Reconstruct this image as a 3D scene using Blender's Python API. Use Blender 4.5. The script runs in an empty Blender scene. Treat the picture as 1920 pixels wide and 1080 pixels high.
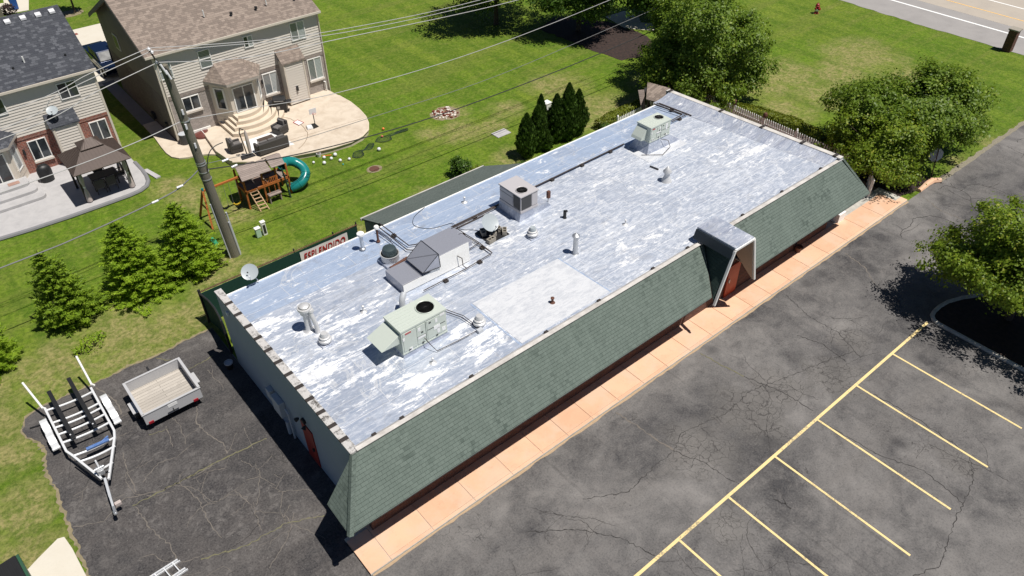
import bpy, bmesh, math, random
import numpy as np
from mathutils import Vector, Matrix
random.seed(7); RNG = np.random.default_rng(7)
SC = bpy.context.scene; COL = SC.collection
R = math.radians; PI = math.pi

# ------------------------------------------------------------------ camera, sky, sun
CAMZ = 24.0
YAW, PITCH, ROLL, FPX = 0.68965665, 0.696782852, 0.0101003, 1440.07
fw = Vector((math.sin(YAW)*math.cos(PITCH), math.cos(YAW)*math.cos(PITCH), -math.sin(PITCH)))
rt = fw.cross(Vector((0,0,1))).normalized(); dn = fw.cross(rt)
r2 = rt*math.cos(ROLL)+dn*math.sin(ROLL); d2 = -rt*math.sin(ROLL)+dn*math.cos(ROLL)
cam = bpy.data.cameras.new('camera'); co = bpy.data.objects.new('camera', cam); COL.objects.link(co)
m3 = Matrix((r2, -d2, -fw)).transposed()
co.matrix_world = Matrix.Translation((0,0,CAMZ)) @ m3.to_4x4()
cam.sensor_width = 36.0; cam.lens = 36.0*FPX/1920.0; cam.clip_end = 3000; cam.clip_start = 0.1
SC.camera = co
SUN_DIR = Vector((0.19, -0.37, 1.0)).normalized()          # towards the sun
w = bpy.data.worlds.new('World'); SC.world = w; w.use_nodes = True
nt = w.node_tree; bg = nt.nodes['Background']
sky = nt.nodes.new('ShaderNodeTexSky'); sky.sky_type = 'NISHITA'; sky.sun_disc = False
sky.sun_elevation = math.asin(SUN_DIR.z); sky.sun_rotation = math.atan2(SUN_DIR.x, SUN_DIR.y)
nt.links.new(sky.outputs[0], bg.inputs[0]); bg.inputs[1].default_value = 0.050; sky.air_density = 0.6; sky.dust_density = 0.1; sky.ozone_density = 3.0
sl = bpy.data.lights.new('sun', 'SUN'); sl.energy = 4.9; sl.angle = R(0.5); sl.color = (1.0, 0.955, 0.89)
so = bpy.data.objects.new('sun', sl); COL.objects.link(so)
so.rotation_euler = SUN_DIR.to_track_quat('Z','Y').to_euler(); so.location = (0,0,60)
SC.view_settings.view_transform = 'Standard'; SC.view_settings.look = 'None'
SC.view_settings.exposure = 0.20; SC.view_settings.gamma = 1.0

# ------------------------------------------------------------------ node helper and materials
def srgb(r,g,b):
    f = lambda c: (c/255/12.92) if c/255 <= .04045 else ((c/255+.055)/1.055)**2.4
    return (f(r), f(g), f(b), 1)
class N:
    def __init__(s, name):
        s.m = bpy.data.materials.new(name); s.m.use_nodes = True
        s.t = s.m.node_tree; s.b = s.t.nodes['Principled BSDF']; s.tc = s.t.nodes.new('ShaderNodeTexCoord')
    def new(s, k): return s.t.nodes.new(k)
    def l(s, a, b): s.t.links.new(a, b)
    def put(s, inp, v):
        if hasattr(v, 'links') or isinstance(v, bpy.types.NodeSocket): s.l(v, inp)
        else: inp.default_value = v
    def uv(s, sc=(1,1,1), rot=0, loc=(0,0,0), src='UV'):
        mp = s.new('ShaderNodeMapping'); s.l(s.tc.outputs[src] , mp.inputs[0])
        mp.inputs['Scale'].default_value = sc; mp.inputs['Rotation'].default_value = (0,0,rot); mp.inputs['Location'].default_value = loc
        return mp.outputs[0]
    def wpos(s, sc=(1,1,1), rot=0):
        g = s.new('ShaderNodeNewGeometry'); mp = s.new('ShaderNodeMapping'); s.l(g.outputs['Position'], mp.inputs[0])
        mp.inputs['Scale'].default_value = sc; mp.inputs['Rotation'].default_value = (0,0,rot); return mp.outputs[0]
    def noise(s, v, scale, det=3, rough=.55, dist=0, out=0):
        n = s.new('ShaderNodeTexNoise'); s.l(v, n.inputs['Vector']); n.inputs['Scale'].default_value = scale
        n.inputs['Detail'].default_value = det; n.inputs['Roughness'].default_value = rough; n.inputs['Distortion'].default_value = dist
        return n.outputs[out]
    def vor(s, v, scale, feat='F1', out='Distance', rnd=1):
        n = s.new('ShaderNodeTexVoronoi'); n.feature = feat; s.l(v, n.inputs['Vector']); n.inputs['Scale'].default_value = scale
        n.inputs['Randomness'].default_value = rnd
        return n.outputs[out]
    def mp(s, v, a, b, c=0, d=1):
        n = s.new('ShaderNodeMapRange'); s.put(n.inputs[0], v)
        for i, x in enumerate((a,b,c,d)): s.put(n.inputs[i+1], x)
        return n.outputs[0]
    def math(s, op, a, b=0, c=0):
        n = s.new('ShaderNodeMath'); n.operation = op
        for i, x in enumerate((a,b,c)): s.put(n.inputs[i], x)
        return n.outputs[0]
    def mix(s, f, a, b, mode='MIX'):
        n = s.new('ShaderNodeMix'); n.data_type = 'RGBA'; n.blend_type = mode
        s.put(n.inputs[0], f); s.put(n.inputs[6], a); s.put(n.inputs[7], b); return n.outputs[2]
    def brick(s, v, bw, rh, mortar, c1, c2, cm, off=.5, smooth=.1, bias=0):
        n = s.new('ShaderNodeTexBrick'); s.l(v, n.inputs['Vector']); n.offset = off; n.squash = 1
        s.put(n.inputs['Color1'], c1); s.put(n.inputs['Color2'], c2); s.put(n.inputs['Mortar'], cm)
        n.inputs['Scale'].default_value = 1; n.inputs['Mortar Size'].default_value = mortar; n.inputs['Mortar Smooth'].default_value = smooth
        n.inputs['Bias'].default_value = bias; n.inputs['Brick Width'].default_value = bw; n.inputs['Row Height'].default_value = rh
        return n.outputs[0], n.outputs[1]
    def island(s):
        return s.new('ShaderNodeNewGeometry').outputs['Random Per Island']
    def bump(s, h, strength=.4, dist=.01, chain=None):
        n = s.new('ShaderNodeBump'); n.inputs['Strength'].default_value = strength; n.inputs['Distance'].default_value = dist
        s.l(h, n.inputs['Height'])
        if chain is not None: s.l(chain, n.inputs['Normal'])
        s.l(n.outputs[0], s.b.inputs['Normal']); return n.outputs[0]
    def out(s, col=None, rough=None, metal=None, spec=None):
        if col is not None: s.put(s.b.inputs['Base Color'], col)
        if rough is not None: s.put(s.b.inputs['Roughness'], rough)
        if metal is not None: s.put(s.b.inputs['Metallic'], metal)
        if spec is not None: s.put(s.b.inputs['Specular IOR Level'], spec)
        return s.m
MATS = {}
def dull(c, f): return (c[0]*f, c[1]*f, c[2]*f, 1)
def mk(name, c, c2=None, scale=3, rough=.6, metal=0, bump=.15, bd=.004, grime=.25, stretch=(1,1,1), spec=.5):
    """an everyday surface: two-tone mottling, fine grain, a little grime and bump"""
    if name in MATS: return MATS[name]
    n = N(name); v = n.uv(stretch); c2 = c2 or dull(c, .72)
    a = n.noise(v, scale, 5, .6); b = n.noise(v, scale*9, 3, .6)
    f = n.mp(a, .3, .75); col = n.mix(n.math('MULTIPLY', f, grime*2), c, c2)
    col = n.mix(n.mp(b, .35, .8, 0, grime), col, dull(c, .6))
    n.bump(b, bump, bd)
    MATS[name] = n.out(col, n.mp(a, .2, .8, max(0,rough-.08), min(1,rough+.08)), metal, spec); return MATS[name]

def m_grass():
    n = N('lawn_grass'); v = n.wpos()
    big = n.noise(v, .07, 4, .55, .3); mid = n.noise(v, .45, 5, .62, .6); fin = n.noise(v, 5, 6, .72); vf = n.noise(v, 26, 4, .75)
    col = n.mix(n.mp(mid, .34, .66), (.080,.148,.008,1), (.185,.245,.026,1))
    col = n.mix(n.mp(big, .4, .68), col, (.105,.205,.009,1))
    st = n.noise(n.wpos((.9,.05,1), R(-8)), 1.0, 3, .5); col = n.mix(n.mp(st, .46, .56, 0, .6), col, (.055,.120,.006,1))
    st2 = n.noise(n.wpos((.08,.9,1), R(12)), .9, 4, .6); col = n.mix(n.mp(st2, .5, .62, 0, .45), col, (.17,.175,.045,1))
    # worn, dry places: (x, y, radius)
    dry = None
    for x, y, r in DRY:
        g = n.new('ShaderNodeVectorMath'); g.operation = 'DISTANCE'; n.l(v, g.inputs[0]); g.inputs[1].default_value = (x,y,0)
        d = n.math('ADD', g.outputs['Value'], n.math('MULTIPLY', n.math('SUBTRACT', mid, .5), r*1.7))
        k = n.mp(d, r*.45, r*1.15, 1, 0); dry = k if dry is None else n.math('MAXIMUM', dry, k)
    pat = n.mp(n.noise(v, 1.7, 8, .78, .5), .44, .56); tuft = n.noise(v, 2.4, 7, .74, .4); col = n.mix(n.mp(tuft, .48, .60, 0, .50), col, (.20,.235,.045,1)); col = n.mix(n.mp(tuft, .46, .36, 0, .45), col, (.045,.095,.006,1))
    col = n.mix(n.math('MULTIPLY', dry, n.mp(pat, 0, 1, .30, .90)), col, (.34,.285,.13,1))
    col = n.mix(n.mp(n.noise(v, .8, 5, .7, .3), .6, .78, 0, .65), col, (.26,.235,.085,1))
    col = n.mix(n.mp(fin, .42, .62, 0, .62), col, (.034,.072,.005,1))
    col = n.mix(n.mp(vf, .5, .68, 0, .6), col, (.22,.27,.04,1))
    b = n.bump(fin, .9, .09); n.bump(vf, .8, .03, b)
    return n.out(col, .85, 0, .15)
DRY = [(-3.6,21.8,1.5),(-3.2,29.6,1.8),(-.5,30.6,2.4),(4.6,30.1,2.6),(8.2,33,1.8),(9.5,31.6,1.6),(49,28,3),(56,26,3.5),(46,28,2.5),(35,37,2.4),(41.5,33,2.5),(20,44,2.0),(10.5,37,1.5),(2.5,30.5,3.2),(5.5,30.6,1.6),(7.6,30.8,2.2),(-3.2,27.2,1.6),(-3.4,24,1.6),(-3.4,31,2.0),(9.5,40,1.6),(8.9,42,1.2),(11,30.5,2),(15,30.6,1.4),(20,31,1.4),
       (26,36.2,1.8),(24.2,37.2,1.2),(34,32.5,3.2),(37,31.5,2),(30,36.8,1.4),(27.8,35.6,1.1),(44,24.5,2.2),(48,23.8,2.4),(52,25.3,2.4),(50,20,2.6),(55,21,2.8),(47,19,2),(46.2,13.9,.8),(50,13.9,.8),(27,38.8,1.1),(26,31.6,1.4)]

def m_asphalt(name, dark=(.042,.042,.046,1), lite=(.105,.098,.096,1), bias=0., gator=(), abr=.35):
    n = N(name); v = n.wpos()
    a = n.noise(v, .16, 5, .6, .8); b = n.noise(v, .75, 6, .68, .5); c = n.noise(v, 14, 5, .8); s = n.noise(v, 60, 2, .6)
    f = n.math('ADD', n.math('MULTIPLY', a, .95), n.math('MULTIPLY', b, .6)); col = n.mix(n.mp(f, .62-bias, .97-bias), dark, lite)
    lane = n.noise(n.wpos((.06,.55,1)), 1, 4, .6); col = n.mix(n.mp(lane, .5, .7, 0, .45), col, (.135,.125,.118,1))
    col = n.mix(n.mp(n.noise(v, .5, 7, .75), .58, .72, 0, .5), col, (.024,.024,.028,1))
    col = n.mix(n.mp(c, .36, .8, 0, .85), col, n.mix(.5, col, (.23,.215,.20,1)))
    col = n.mix(n.mp(c, .5, .2, 0, .6), col, (.02,.02,.022,1))
    spk = n.vor(v, 4.5); col = n.mix(n.mp(spk, .03, .055, .75, 0), col, (.38,.36,.33,1))
    scuff = n.noise(n.wpos((2.6,.5,1), R(4)), 1.1, 8, .8); col = n.mix(n.mp(scuff, .64, .74, 0, .55), col, (.25,.235,.225,1))
    ab = n.noise(v, 1.9, 10, .82, .3); am = n.noise(v, .3, 3, .5); k = n.math('MULTIPLY', n.mp(ab, .50, .60), n.mp(am, .38, .60, .25, 1)); col = n.mix(n.math('MULTIPLY', k, abr), col, (.215,.20,.19,1))
    col = n.mix(n.mp(n.noise(v, 7, 8, .85), .60, .68, 0, abr*1.3), col, (.30,.285,.265,1))
    h = s
    if gator:
        wv = n.new('ShaderNodeVectorMath'); wv.operation = 'MULTIPLY_ADD'; n.l(n.noise(v, 1.6, 3, .6, 0, 1), wv.inputs[0]); wv.inputs[1].default_value = (.7,.7,0); n.l(v, wv.inputs[2])
        mask = None
        for x, y, r in gator:
            g = n.new('ShaderNodeVectorMath'); g.operation = 'DISTANCE'; n.l(v, g.inputs[0]); g.inputs[1].default_value = (x,y,0)
            d = n.math('ADD', g.outputs['Value'], n.math('MULTIPLY', n.math('SUBTRACT', b, .5), r*2))
            k = n.mp(d, r*.5, r, 1, 0); mask = k if mask is None else n.math('MAXIMUM', mask, k)
        e1 = n.vor(wv.outputs[0], 2.2, 'DISTANCE_TO_EDGE'); e2 = n.vor(wv.outputs[0], 5.2, 'DISTANCE_TO_EDGE')
        cr = n.math('MAXIMUM', n.mp(e1, .012, .034, 1, 0), n.math('MULTIPLY', n.mp(e2, .03, .075, .8, 0), n.mp(n.noise(v, 1.1, 3), .45, .6)))
        cr = n.math('MULTIPLY', cr, mask)
        col = n.mix(n.math('MULTIPLY', mask, .5), col, (.165,.155,.145,1)); col = n.mix(n.math('MULTIPLY', cr, .62), col, (.035,.033,.033,1))
    oil = n.vor(n.wpos((.55,.45,1)), .9); col = n.mix(n.mp(oil, .06, .20, .45, 0), col, (.03,.03,.033,1)); tyre = n.noise(n.wpos((3.2,.10,1)), 1, 5, .6); col = n.mix(n.mp(tyre, .60, .70, 0, .30), col, (.045,.043,.043,1))
    e3 = n.vor(n.noise(v, .5, 4, .6, 0, 1), 2.4, 'DISTANCE_TO_EDGE')
    hair = n.math('MULTIPLY', n.mp(e3, .002, .008, .6, 0), n.mp(n.noise(v, .35, 3), .5, .58)); col = n.mix(hair, col, (.03,.028,.028,1))
    n.bump(h, .5, .012); return n.out(col, n.mp(a, .3, .7, .85, .95), 0, .08)

def m_concrete(name, c, stain, scale=.9, amt=.5, joint=None):
    n = N(name); v = n.wpos(); a = n.noise(v, scale, 6, .65, .4); b = n.noise(v, 18, 4, .7)
    col = n.mix(n.mp(a, .42, .75, 0, amt), c, stain); col = n.mix(n.mp(b, .5, .85, 0, .3), col, dull(c, .7))
    if joint:
        col = n.mix(n.mp(n.island(), 0, 1, 0, .55), col, stain); col = n.mix(n.mp(n.noise(v, 2.2, 8, .8), .56, .70, 0, .40), col, (.30,.20,.13,1)); col = n.mix(n.mp(n.noise(v, .7, 4, .6), .48, .60, 0, .55), col, (.60,.44,.33,1))
    n.bump(b, .3, .006); return n.out(col, .85, 0, .25)

def m_shingle(name, c1, c2, cm, bw=.30, rh=.145, dark=None, darkp=.6, patch=0):
    n = N(name); v = n.uv(); col, f = n.brick(v, bw, rh, .006, c1, c2, cm, .5, .2)
    col2, f2 = n.brick(n.uv((1,1,1), 0, (.13,.0,0)), bw*.62, rh, .004, (0,0,0,1), (1,1,1,1), (0,0,0,1), .37, .1)
    if dark:
        cm_ = n.mp(n.noise(v, .55, 3, .6), .50, .62, .12, 1) if patch else 1.0
        col = n.mix(n.math('MULTIPLY', n.mp(col2, darkp, darkp+.08, 0, .8), cm_), col, dark)
        if patch: col = n.mix(n.mp(n.noise(n.uv((1.6,.12,1)), 1.5, 6, .7), .50, .66, 0, .35), col, dull(c1, 1.35)); col = n.mix(n.mp(n.noise(n.uv((2.4,.2,1)), 1.1, 6, .75), .56, .68, 0, .4), col, dull(c2, .7))
    big = n.noise(v, .6, 4, .6, .5); col = n.mix(n.mp(big, .4, .7, 0, .3), col, dull(c2, .75))
    fin = n.noise(v, 70, 3, .7); col = n.mix(n.mp(fin, .35, .8, 0, .45), col, dull(c1, 1.5))
    st = n.noise(n.uv((2.2,.25,1)), 1.2, 4, .6); col = n.mix(n.mp(st, .5, .75, 0, .25), col, dull(c2, 1.35))
    # each course overlaps the one below: a step in height along v
    sx = n.new('ShaderNodeSeparateXYZ'); n.l(v, sx.inputs[0]); fr = n.math('FRACT', n.math('DIVIDE', sx.outputs[1], rh))
    ht = n.math('ADD', n.math('MULTIPLY', n.math('SUBTRACT', 1, fr), 1.0), n.math('MULTIPLY', col2, .6))
    b = n.bump(ht, .8, .018); n.bump(fin, .25, .003, b); return n.out(col, .9, 0, .2)

def m_brick(name, c1, c2, cm, bw=.21, rh=.075, soldier=False):
    n = N(name); v = n.uv()
    if soldier: bw, rh = .075, .23
    col, f = n.brick(v, bw, rh, .010, c1, c2, cm, 0 if soldier else .5, .15)
    b2 = n.vor(n.uv((1/bw,1/rh,1)), 1.0, 'F1', 'Color', 0); col = n.mix(.0, col, b2)
    a = n.noise(v, 1.3, 4, .6); col = n.mix(n.mp(a, .4, .75, 0, .35), col, dull(c2, .6)); fn = n.noise(v, 30, 3, .7)
    col = n.mix(n.mp(fn, .4, .8, 0, .3), col, dull(c1, 1.4))
    h = n.math('SUBTRACT', 1, f); n.bump(h, .7, .012); return n.out(col, .9, 0, .2)

def m_roof(name, white=.5, seam=True, blue=0.):
    """aluminium-coated membrane: silver paint rolled in long strips over lapped sheets, worn to chalky white in places"""
    n = N(name); v = n.wpos()
    wob = n.new('ShaderNodeVectorMath'); wob.operation = 'MULTIPLY_ADD'; n.l(n.noise(v, .8, 2, .5, 0, 1), wob.inputs[0]); wob.inputs[1].default_value = (.10,.10,0); n.l(v, wob.inputs[2])
    strip, sf = n.brick(wob.outputs[0], 3.1, .92, .022, (0,0,0,1), (1,1,1,1), (.5,.5,.5,1), .37, .3)
    strip2, _ = n.brick(n.wpos((1,1,1)), 1.3, .31, .0, (0,0,0,1), (1,1,1,1), (.5,.5,.5,1), .43, .1)
    blot = n.noise(n.wpos((.50,1.25,1), R(2)), 1.3, 9, .68, .6)
    streak = n.noise(n.wpos((.18,2.9,1)), 1.4, 9, .78, .3); fine = n.noise(n.wpos((1.2,3.6,1)), 2.0, 8, .84, .5); grit = n.noise(v, 9, 5, .8); big = n.noise(n.wpos((.5,.8,1)), .5, 3, .5)
    base = n.mix(n.mp(streak, .42, .58), (.33,.38,.48,1), (.62,.65,.71,1)); base = n.mix(n.mp(strip, .0, 1, 0, .70), base, (.38,.43,.53,1)); base = n.mix(n.mp(big, .42, .60, 0, .55), base, (.42,.47,.57,1)); base = n.mix(n.mp(strip2, .62, .80, 0, .22), base, (.70,.74,.80,1))
    if name == 'parapet_membrane': base = n.mix(n.mp(streak, .40, .60), (.30,.33,.42,1), (.50,.53,.60,1)); sf = n.math('MULTIPLY', sf, 0)
    base = n.mix(n.mp(strip2, .34, .14, 0, .24), base, (.30,.36,.46,1)); base = n.mix(n.mp(fine, .50, .60, 0, .55), base, (.78,.80,.84,1)); base = n.mix(n.mp(fine, .46, .38, 0, .45), base, (.26,.32,.42,1))
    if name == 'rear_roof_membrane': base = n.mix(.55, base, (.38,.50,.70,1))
    f = n.math('ADD', blot, n.math('MULTIPLY', n.math('SUBTRACT', streak, .5), .35)); f = n.math('ADD', f, n.math('MULTIPLY', n.math('SUBTRACT', fine, .5), .65)); f = n.math('ADD', f, n.math('MULTIPLY', n.math('SUBTRACT', strip2, .5), .05))
    bias = None; worn = None
    if name == 'roof_membrane':                      # coating chalked and flaked in these places: (x, y, radius, how much)
        for x, y, r, s in ((7.6,19.8,4.2,.12),(6.7,23.6,1.8,.08),(12.5,16.6,2.6,.12),(11,20.5,1.8,.05),(31.4,20,3.0,.07),(9.5,16.9,2.2,.12),(17,21.8,2.0,.07),(21,17.5,2.5,.05)):
            g = n.new('ShaderNodeVectorMath'); g.operation = 'DISTANCE'; n.l(v, g.inputs[0]); g.inputs[1].default_value = (x,y,4)
            k = n.mp(g.outputs['Value'], r*.2, r, s, 0); bias = k if bias is None else n.math('MAXIMUM', bias, k)
        f = n.math('ADD', f, bias)
        sx = n.new('ShaderNodeSeparateXYZ'); n.l(v, sx.inputs[0]); worn = n.mp(sx.outputs[0], 13.0, 19.0, 0, 1)   # beyond the duct housing the silver is thinner and greyer
    wm = n.mp(f, .645-white*.08, .690-white*.08)
    dirt = n.noise(n.wpos((.7,3.0,1)), 1.5, 9, .82, .3)
    grey = n.mix(n.mp(dirt, .52, .60, 0, .7), (.80,.80,.80,1), (.42,.43,.45,1))
    col = n.mix(n.math('MULTIPLY', wm, .85), base, grey); chalk = n.math('MULTIPLY', wm, .9)
    if worn is not None:
        k = n.math('MULTIPLY', worn, n.mp(dirt, .40, .58, .35, 1)); col = n.mix(n.math('MULTIPLY', k, .42), col, n.mix(n.mp(fine, .44, .56), (.30,.32,.36,1), (.66,.67,.69,1))); chalk = n.math('MAXIMUM', chalk, n.math('MULTIPLY', k, .45))
    col = n.mix(n.math('MULTIPLY', sf, .55), col, (.74,.75,.78,1))
    st = n.noise(n.wpos((.8,1.6,1)), .8, 9, .82, .6); col = n.mix(n.mp(st, .55, .64, 0, .55), col, (.33,.345,.38,1)); wet = n.noise(v, .34, 5, .6, .8); col = n.mix(n.mp(wet, .56, .60, 0, .28), col, (.30,.34,.42,1)); rim = n.mp(n.math('ABSOLUTE', n.math('SUBTRACT', wet, .565)), .002, .010, .5, 0); col = n.mix(rim, col, (.74,.74,.74,1))
    ring = n.vor(n.noise(v, .22, 2, .5, 0, 1), 5.0, 'DISTANCE_TO_EDGE'); col = n.mix(n.mp(ring, .004, .016, .28, 0), col, (.42,.44,.48,1))
    metal = n.mp(chalk, 0, 1, .34, .05); rough = n.mp(chalk, 0, 1, .42, .7); rough = n.math('ADD', rough, n.mp(streak, .3, .7, .06, -.04))
    wr = n.noise(n.wpos((1.2,3.2,1)), 1.5, 4, .6, 1.0)
    b = n.bump(wr, .4, .05); b = n.bump(fine, .4, .012, b); n.bump(sf, .6, .018, b)
    return n.out(col, rough, metal, .4)

def m_glass(name, c=(.02,.024,.028,1), blind=None):
    n = N(name); v = n.uv()
    col = n.mix(n.mp(n.noise(v, 1.4, 3), .4, .65), c, dull(c, 2.2))
    if blind:
        sx = n.new('ShaderNodeSeparateXYZ'); n.l(v, sx.inputs[0]); fr = n.math('FRACT', n.math('DIVIDE', sx.outputs[1], .09))
        col = n.mix(n.mp(fr, .55, .75, 0, 1), blind, dull(blind, .55))
    n.out(col, .08, 0, .8); n.b.inputs['Coat Weight'].default_value = .6 if blind else .0; return n.m

def m_wood(name, c, c2, scale=2., bw=.14, L=2.4, mortar=.006):
    n = N(name); v = n.uv(); col, f = n.brick(v, L, bw, mortar, c, dull(c, .75), dull(c, .2), .4, .1)
    g = n.noise(n.uv((1.2,14,1)), scale, 6, .7, .3); col = n.mix(n.mp(g, .4, .7, 0, .7), col, c2)
    k = n.noise(v, 2.2, 5, .7); col = n.mix(n.mp(k, .55, .75, 0, .45), col, dull(c2, .7)); b = n.bump(n.math('SUBTRACT', 1, f), .6, .008); n.bump(g, .3, .004, b)
    return n.out(col, .8, 0, .2)

def m_leaf(name, cs, trans=.35, rough=.5, var=.25):
    n = N(name); i = n.island(); v = n.wpos()
    big = n.noise(v, .9, 3, .6)
    col = n.mix(i, cs[0], cs[1]); col = n.mix(n.mp(big, .38, .66, 0, .75), col, cs[2])
    w2 = n.new('ShaderNodeTexWhiteNoise'); w2.noise_dimensions = '1D'; n.l(i, w2.inputs[1]); col = n.mix(n.mp(w2.outputs[0], .86, .98, 0, .8), col, cs[3])
    n.out(col, rough, 0, .35)
    t = n.new('ShaderNodeBsdfTranslucent'); n.l(n.mix(.5, col, dull(cs[1], 1.6)), t.inputs[0]); mx = n.new('ShaderNodeMixShader'); mx.inputs[0].default_value = trans
    o = n.t.nodes['Material Output']; n.l(n.b.outputs[0], mx.inputs[1]); n.l(t.outputs[0], mx.inputs[2]); n.l(mx.outputs[0], o.inputs[0]); return n.m

# ------------------------------------------------------------------ mesh builder
ORG = {}
class MB:
    def __init__(s, M=None): s.v = []; s.f = []; s.s = []; s.M = M
    def add(s, vs, fs, smooth=False):
        k = len(s.v); s.v += [tuple(s.M @ Vector(p)) if s.M else tuple(p) for p in vs]
        s.f += [tuple(i+k for i in f) for f in fs]; s.s += [smooth]*len(fs); return s
    def box(s, x0, x1, y0, y1, z0, z1):
        v = [(x0,y0,z0),(x1,y0,z0),(x1,y1,z0),(x0,y1,z0),(x0,y0,z1),(x1,y0,z1),(x1,y1,z1),(x0,y1,z1)]
        return s.add(v, [(0,3,2,1),(4,5,6,7),(0,1,5,4),(1,2,6,5),(2,3,7,6),(3,0,4,7)])
    def hexa(s, v): return s.add(v, [(0,3,2,1),(4,5,6,7),(0,1,5,4),(1,2,6,5),(2,3,7,6),(3,0,4,7)])
    def face(s, *p): return s.add(p, [tuple(range(len(p)))])
    def solid(s, poly, vec):
        """extrude a planar polygon by a vector into a closed solid"""
        n = len(poly); v = [Vector(p) for p in poly]; vec = Vector(vec); nn = Vector((0,0,0))
        for i in range(n): nn += v[i].cross(v[(i+1) % n])
        if nn.dot(vec) > 0: v.reverse()
        vv = v+[p+vec for p in v]
        return s.add(vv, [tuple(range(n)), tuple(range(2*n-1, n-1, -1))]+[((i+1)%n, i, i+n, (i+1)%n+n) for i in range(n)])
    def prism(s, poly, z0, z1): return s.solid([(x,y,z0) for x,y in poly], (0,0,z1-z0))
    def tube(s, pts, r, n=8, smooth=True, cap=True):
        pts = [Vector(p) for p in pts]; m = len(pts); rs = r if isinstance(r, (list,tuple)) else [r]*m; vs = []; fs = []
        t0 = (pts[1]-pts[0]).normalized(); up = Vector((0,0,1)) if abs(t0.z) < .9 else Vector((1,0,0)); a = t0.cross(up).normalized()
        for i, p in enumerate(pts):
            t = (pts[min(i+1,m-1)]-pts[max(i-1,0)]).normalized(); a = (a-t*a.dot(t)).normalized(); b = t.cross(a)
            for k in range(n):
                th = 2*PI*k/n; vs.append(p+(a*math.cos(th)+b*math.sin(th))*rs[i])
        for i in range(m-1):
            for k in range(n): fs.append((i*n+k, i*n+(k+1)%n, (i+1)*n+(k+1)%n, (i+1)*n+k))
        if cap: fs += [tuple(range(n-1,-1,-1)), tuple(range((m-1)*n, m*n))]
        return s.add(vs, fs, smooth)
    def bar(s, p, q, w, h):
        """square bar from p to q, w wide and h deep"""
        p, q = Vector(p), Vector(q); t = (q-p).normalized(); up = Vector((0,0,1)) if abs(t.z) < .95 else Vector((0,1,0))
        a = t.cross(up).normalized()*w/2; b = a.cross(t).normalized()*h/2
        return s.hexa([p-a-b, p+a-b, q+a-b, q-a-b, p-a+b, p+a+b, q+a+b, q-a+b])
    def lathe(s, prof, c=(0,0,0), n=24, smooth=True, axis=None):
        """profile of (radius, height) turned about the vertical through c"""
        M = Matrix.Translation(c)
        if axis is not None: M = M @ Vector((0,0,1)).rotation_difference(Vector(axis)).to_matrix().to_4x4()
        vs = []; fs = []
        for r, h in prof:
            for k in range(n): vs.append(M @ Vector((r*math.cos(2*PI*k/n), r*math.sin(2*PI*k/n), h)))
        for i in range(len(prof)-1):
            for k in range(n): fs.append((i*n+k, i*n+(k+1)%n, (i+1)*n+(k+1)%n, (i+1)*n+k))
        if prof[0][0] > 1e-4: fs.append(tuple(range(n-1,-1,-1)))
        if prof[-1][0] > 1e-4: fs.append(tuple(range((len(prof)-1)*n, len(prof)*n)))
        return s.add(vs, fs, smooth)
    def ball(s, c, r, n=14, sq=1):
        return s.lathe([(max(1e-5, r*math.sin(PI*i/8)), -r*sq*math.cos(PI*i/8)) for i in range(9)], c, n)
    def plate_hole(s, x0, x1, y0, y1, z, cx, cy, r, n=32):
        ang = [2*PI*k/n for k in range(n)]+[math.atan2(b-cy, a-cx) % (2*PI) for a in (x0,x1) for b in (y0,y1)]
        ang = sorted(ang); vs = []
        for th in ang:
            c, d = math.cos(th), math.sin(th); t = min([((x1-cx)/c if c > 0 else (x0-cx)/c) if abs(c) > 1e-9 else 1e9, ((y1-cy)/d if d > 0 else (y0-cy)/d) if abs(d) > 1e-9 else 1e9])
            vs += [(cx+r*c, cy+r*d, z), (cx+t*c, cy+t*d, z)]
        m = len(ang); return s.add(vs, [(2*i, 2*i+1, (2*((i+1)%m))+1, 2*((i+1)%m)) for i in range(m)])
    def build(s, name, mat, parent=None, org=None, local=False, bevel=0, sub=0):
        o0 = Vector((0,0,0))
        if not local: o0 = ORG.get(parent.name, Vector((0,0,0))) if parent else Vector(org or (0,0,0))
        me = bpy.data.meshes.new(name); me.from_pydata([tuple(Vector(p)-o0) for p in s.v], [], s.f)
        me.validate(); me.update()
        uvl = me.uv_layers.new(name='UVMap'); vs = me.vertices; data = uvl.data
        for p in me.polygons:
            nx, ny, nz = p.normal
            if abs(nz) > .95 or nx*nx+ny*ny < 1e-6:
                for li, vi in zip(p.loop_indices, p.vertices): c = vs[vi].co; data[li].uv = (c.x, c.y)
            else:
                k = math.hypot(nx, ny); hx, hy = -ny/k, nx/k; ux, uy, uz = p.normal.cross(Vector((hx,hy,0)))
                if uz < 0: ux, uy, uz = -ux, -uy, -uz
                for li, vi in zip(p.loop_indices, p.vertices):
                    c = vs[vi].co; data[li].uv = (c.x*hx+c.y*hy, c.x*ux+c.y*uy+c.z*uz)
        if len(s.s) == len(me.polygons) and any(s.s):
            me.polygons.foreach_set('use_smooth', s.s); me.set_sharp_from_angle(angle=R(42))
        ob = bpy.data.objects.new(name, me); COL.objects.link(ob)
        if mat: me.materials.append(mat)
        if parent: ob.parent = parent; ORG[ob.name] = ORG.get(parent.name, Vector((0,0,0)))
        else: ob.location = o0; ORG[ob.name] = o0
        if bevel:
            b = ob.modifiers.new('bevel', 'BEVEL'); b.width = bevel; b.segments = 2; b.limit_method = 'ANGLE'; b.angle_limit = R(50)
        return ob
def boxes(name, mat, parent, lst, bevel=0):
    for b in lst: mb = MB(); mb.box(*b); mb.build(name, mat, parent, bevel=bevel)
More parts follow.
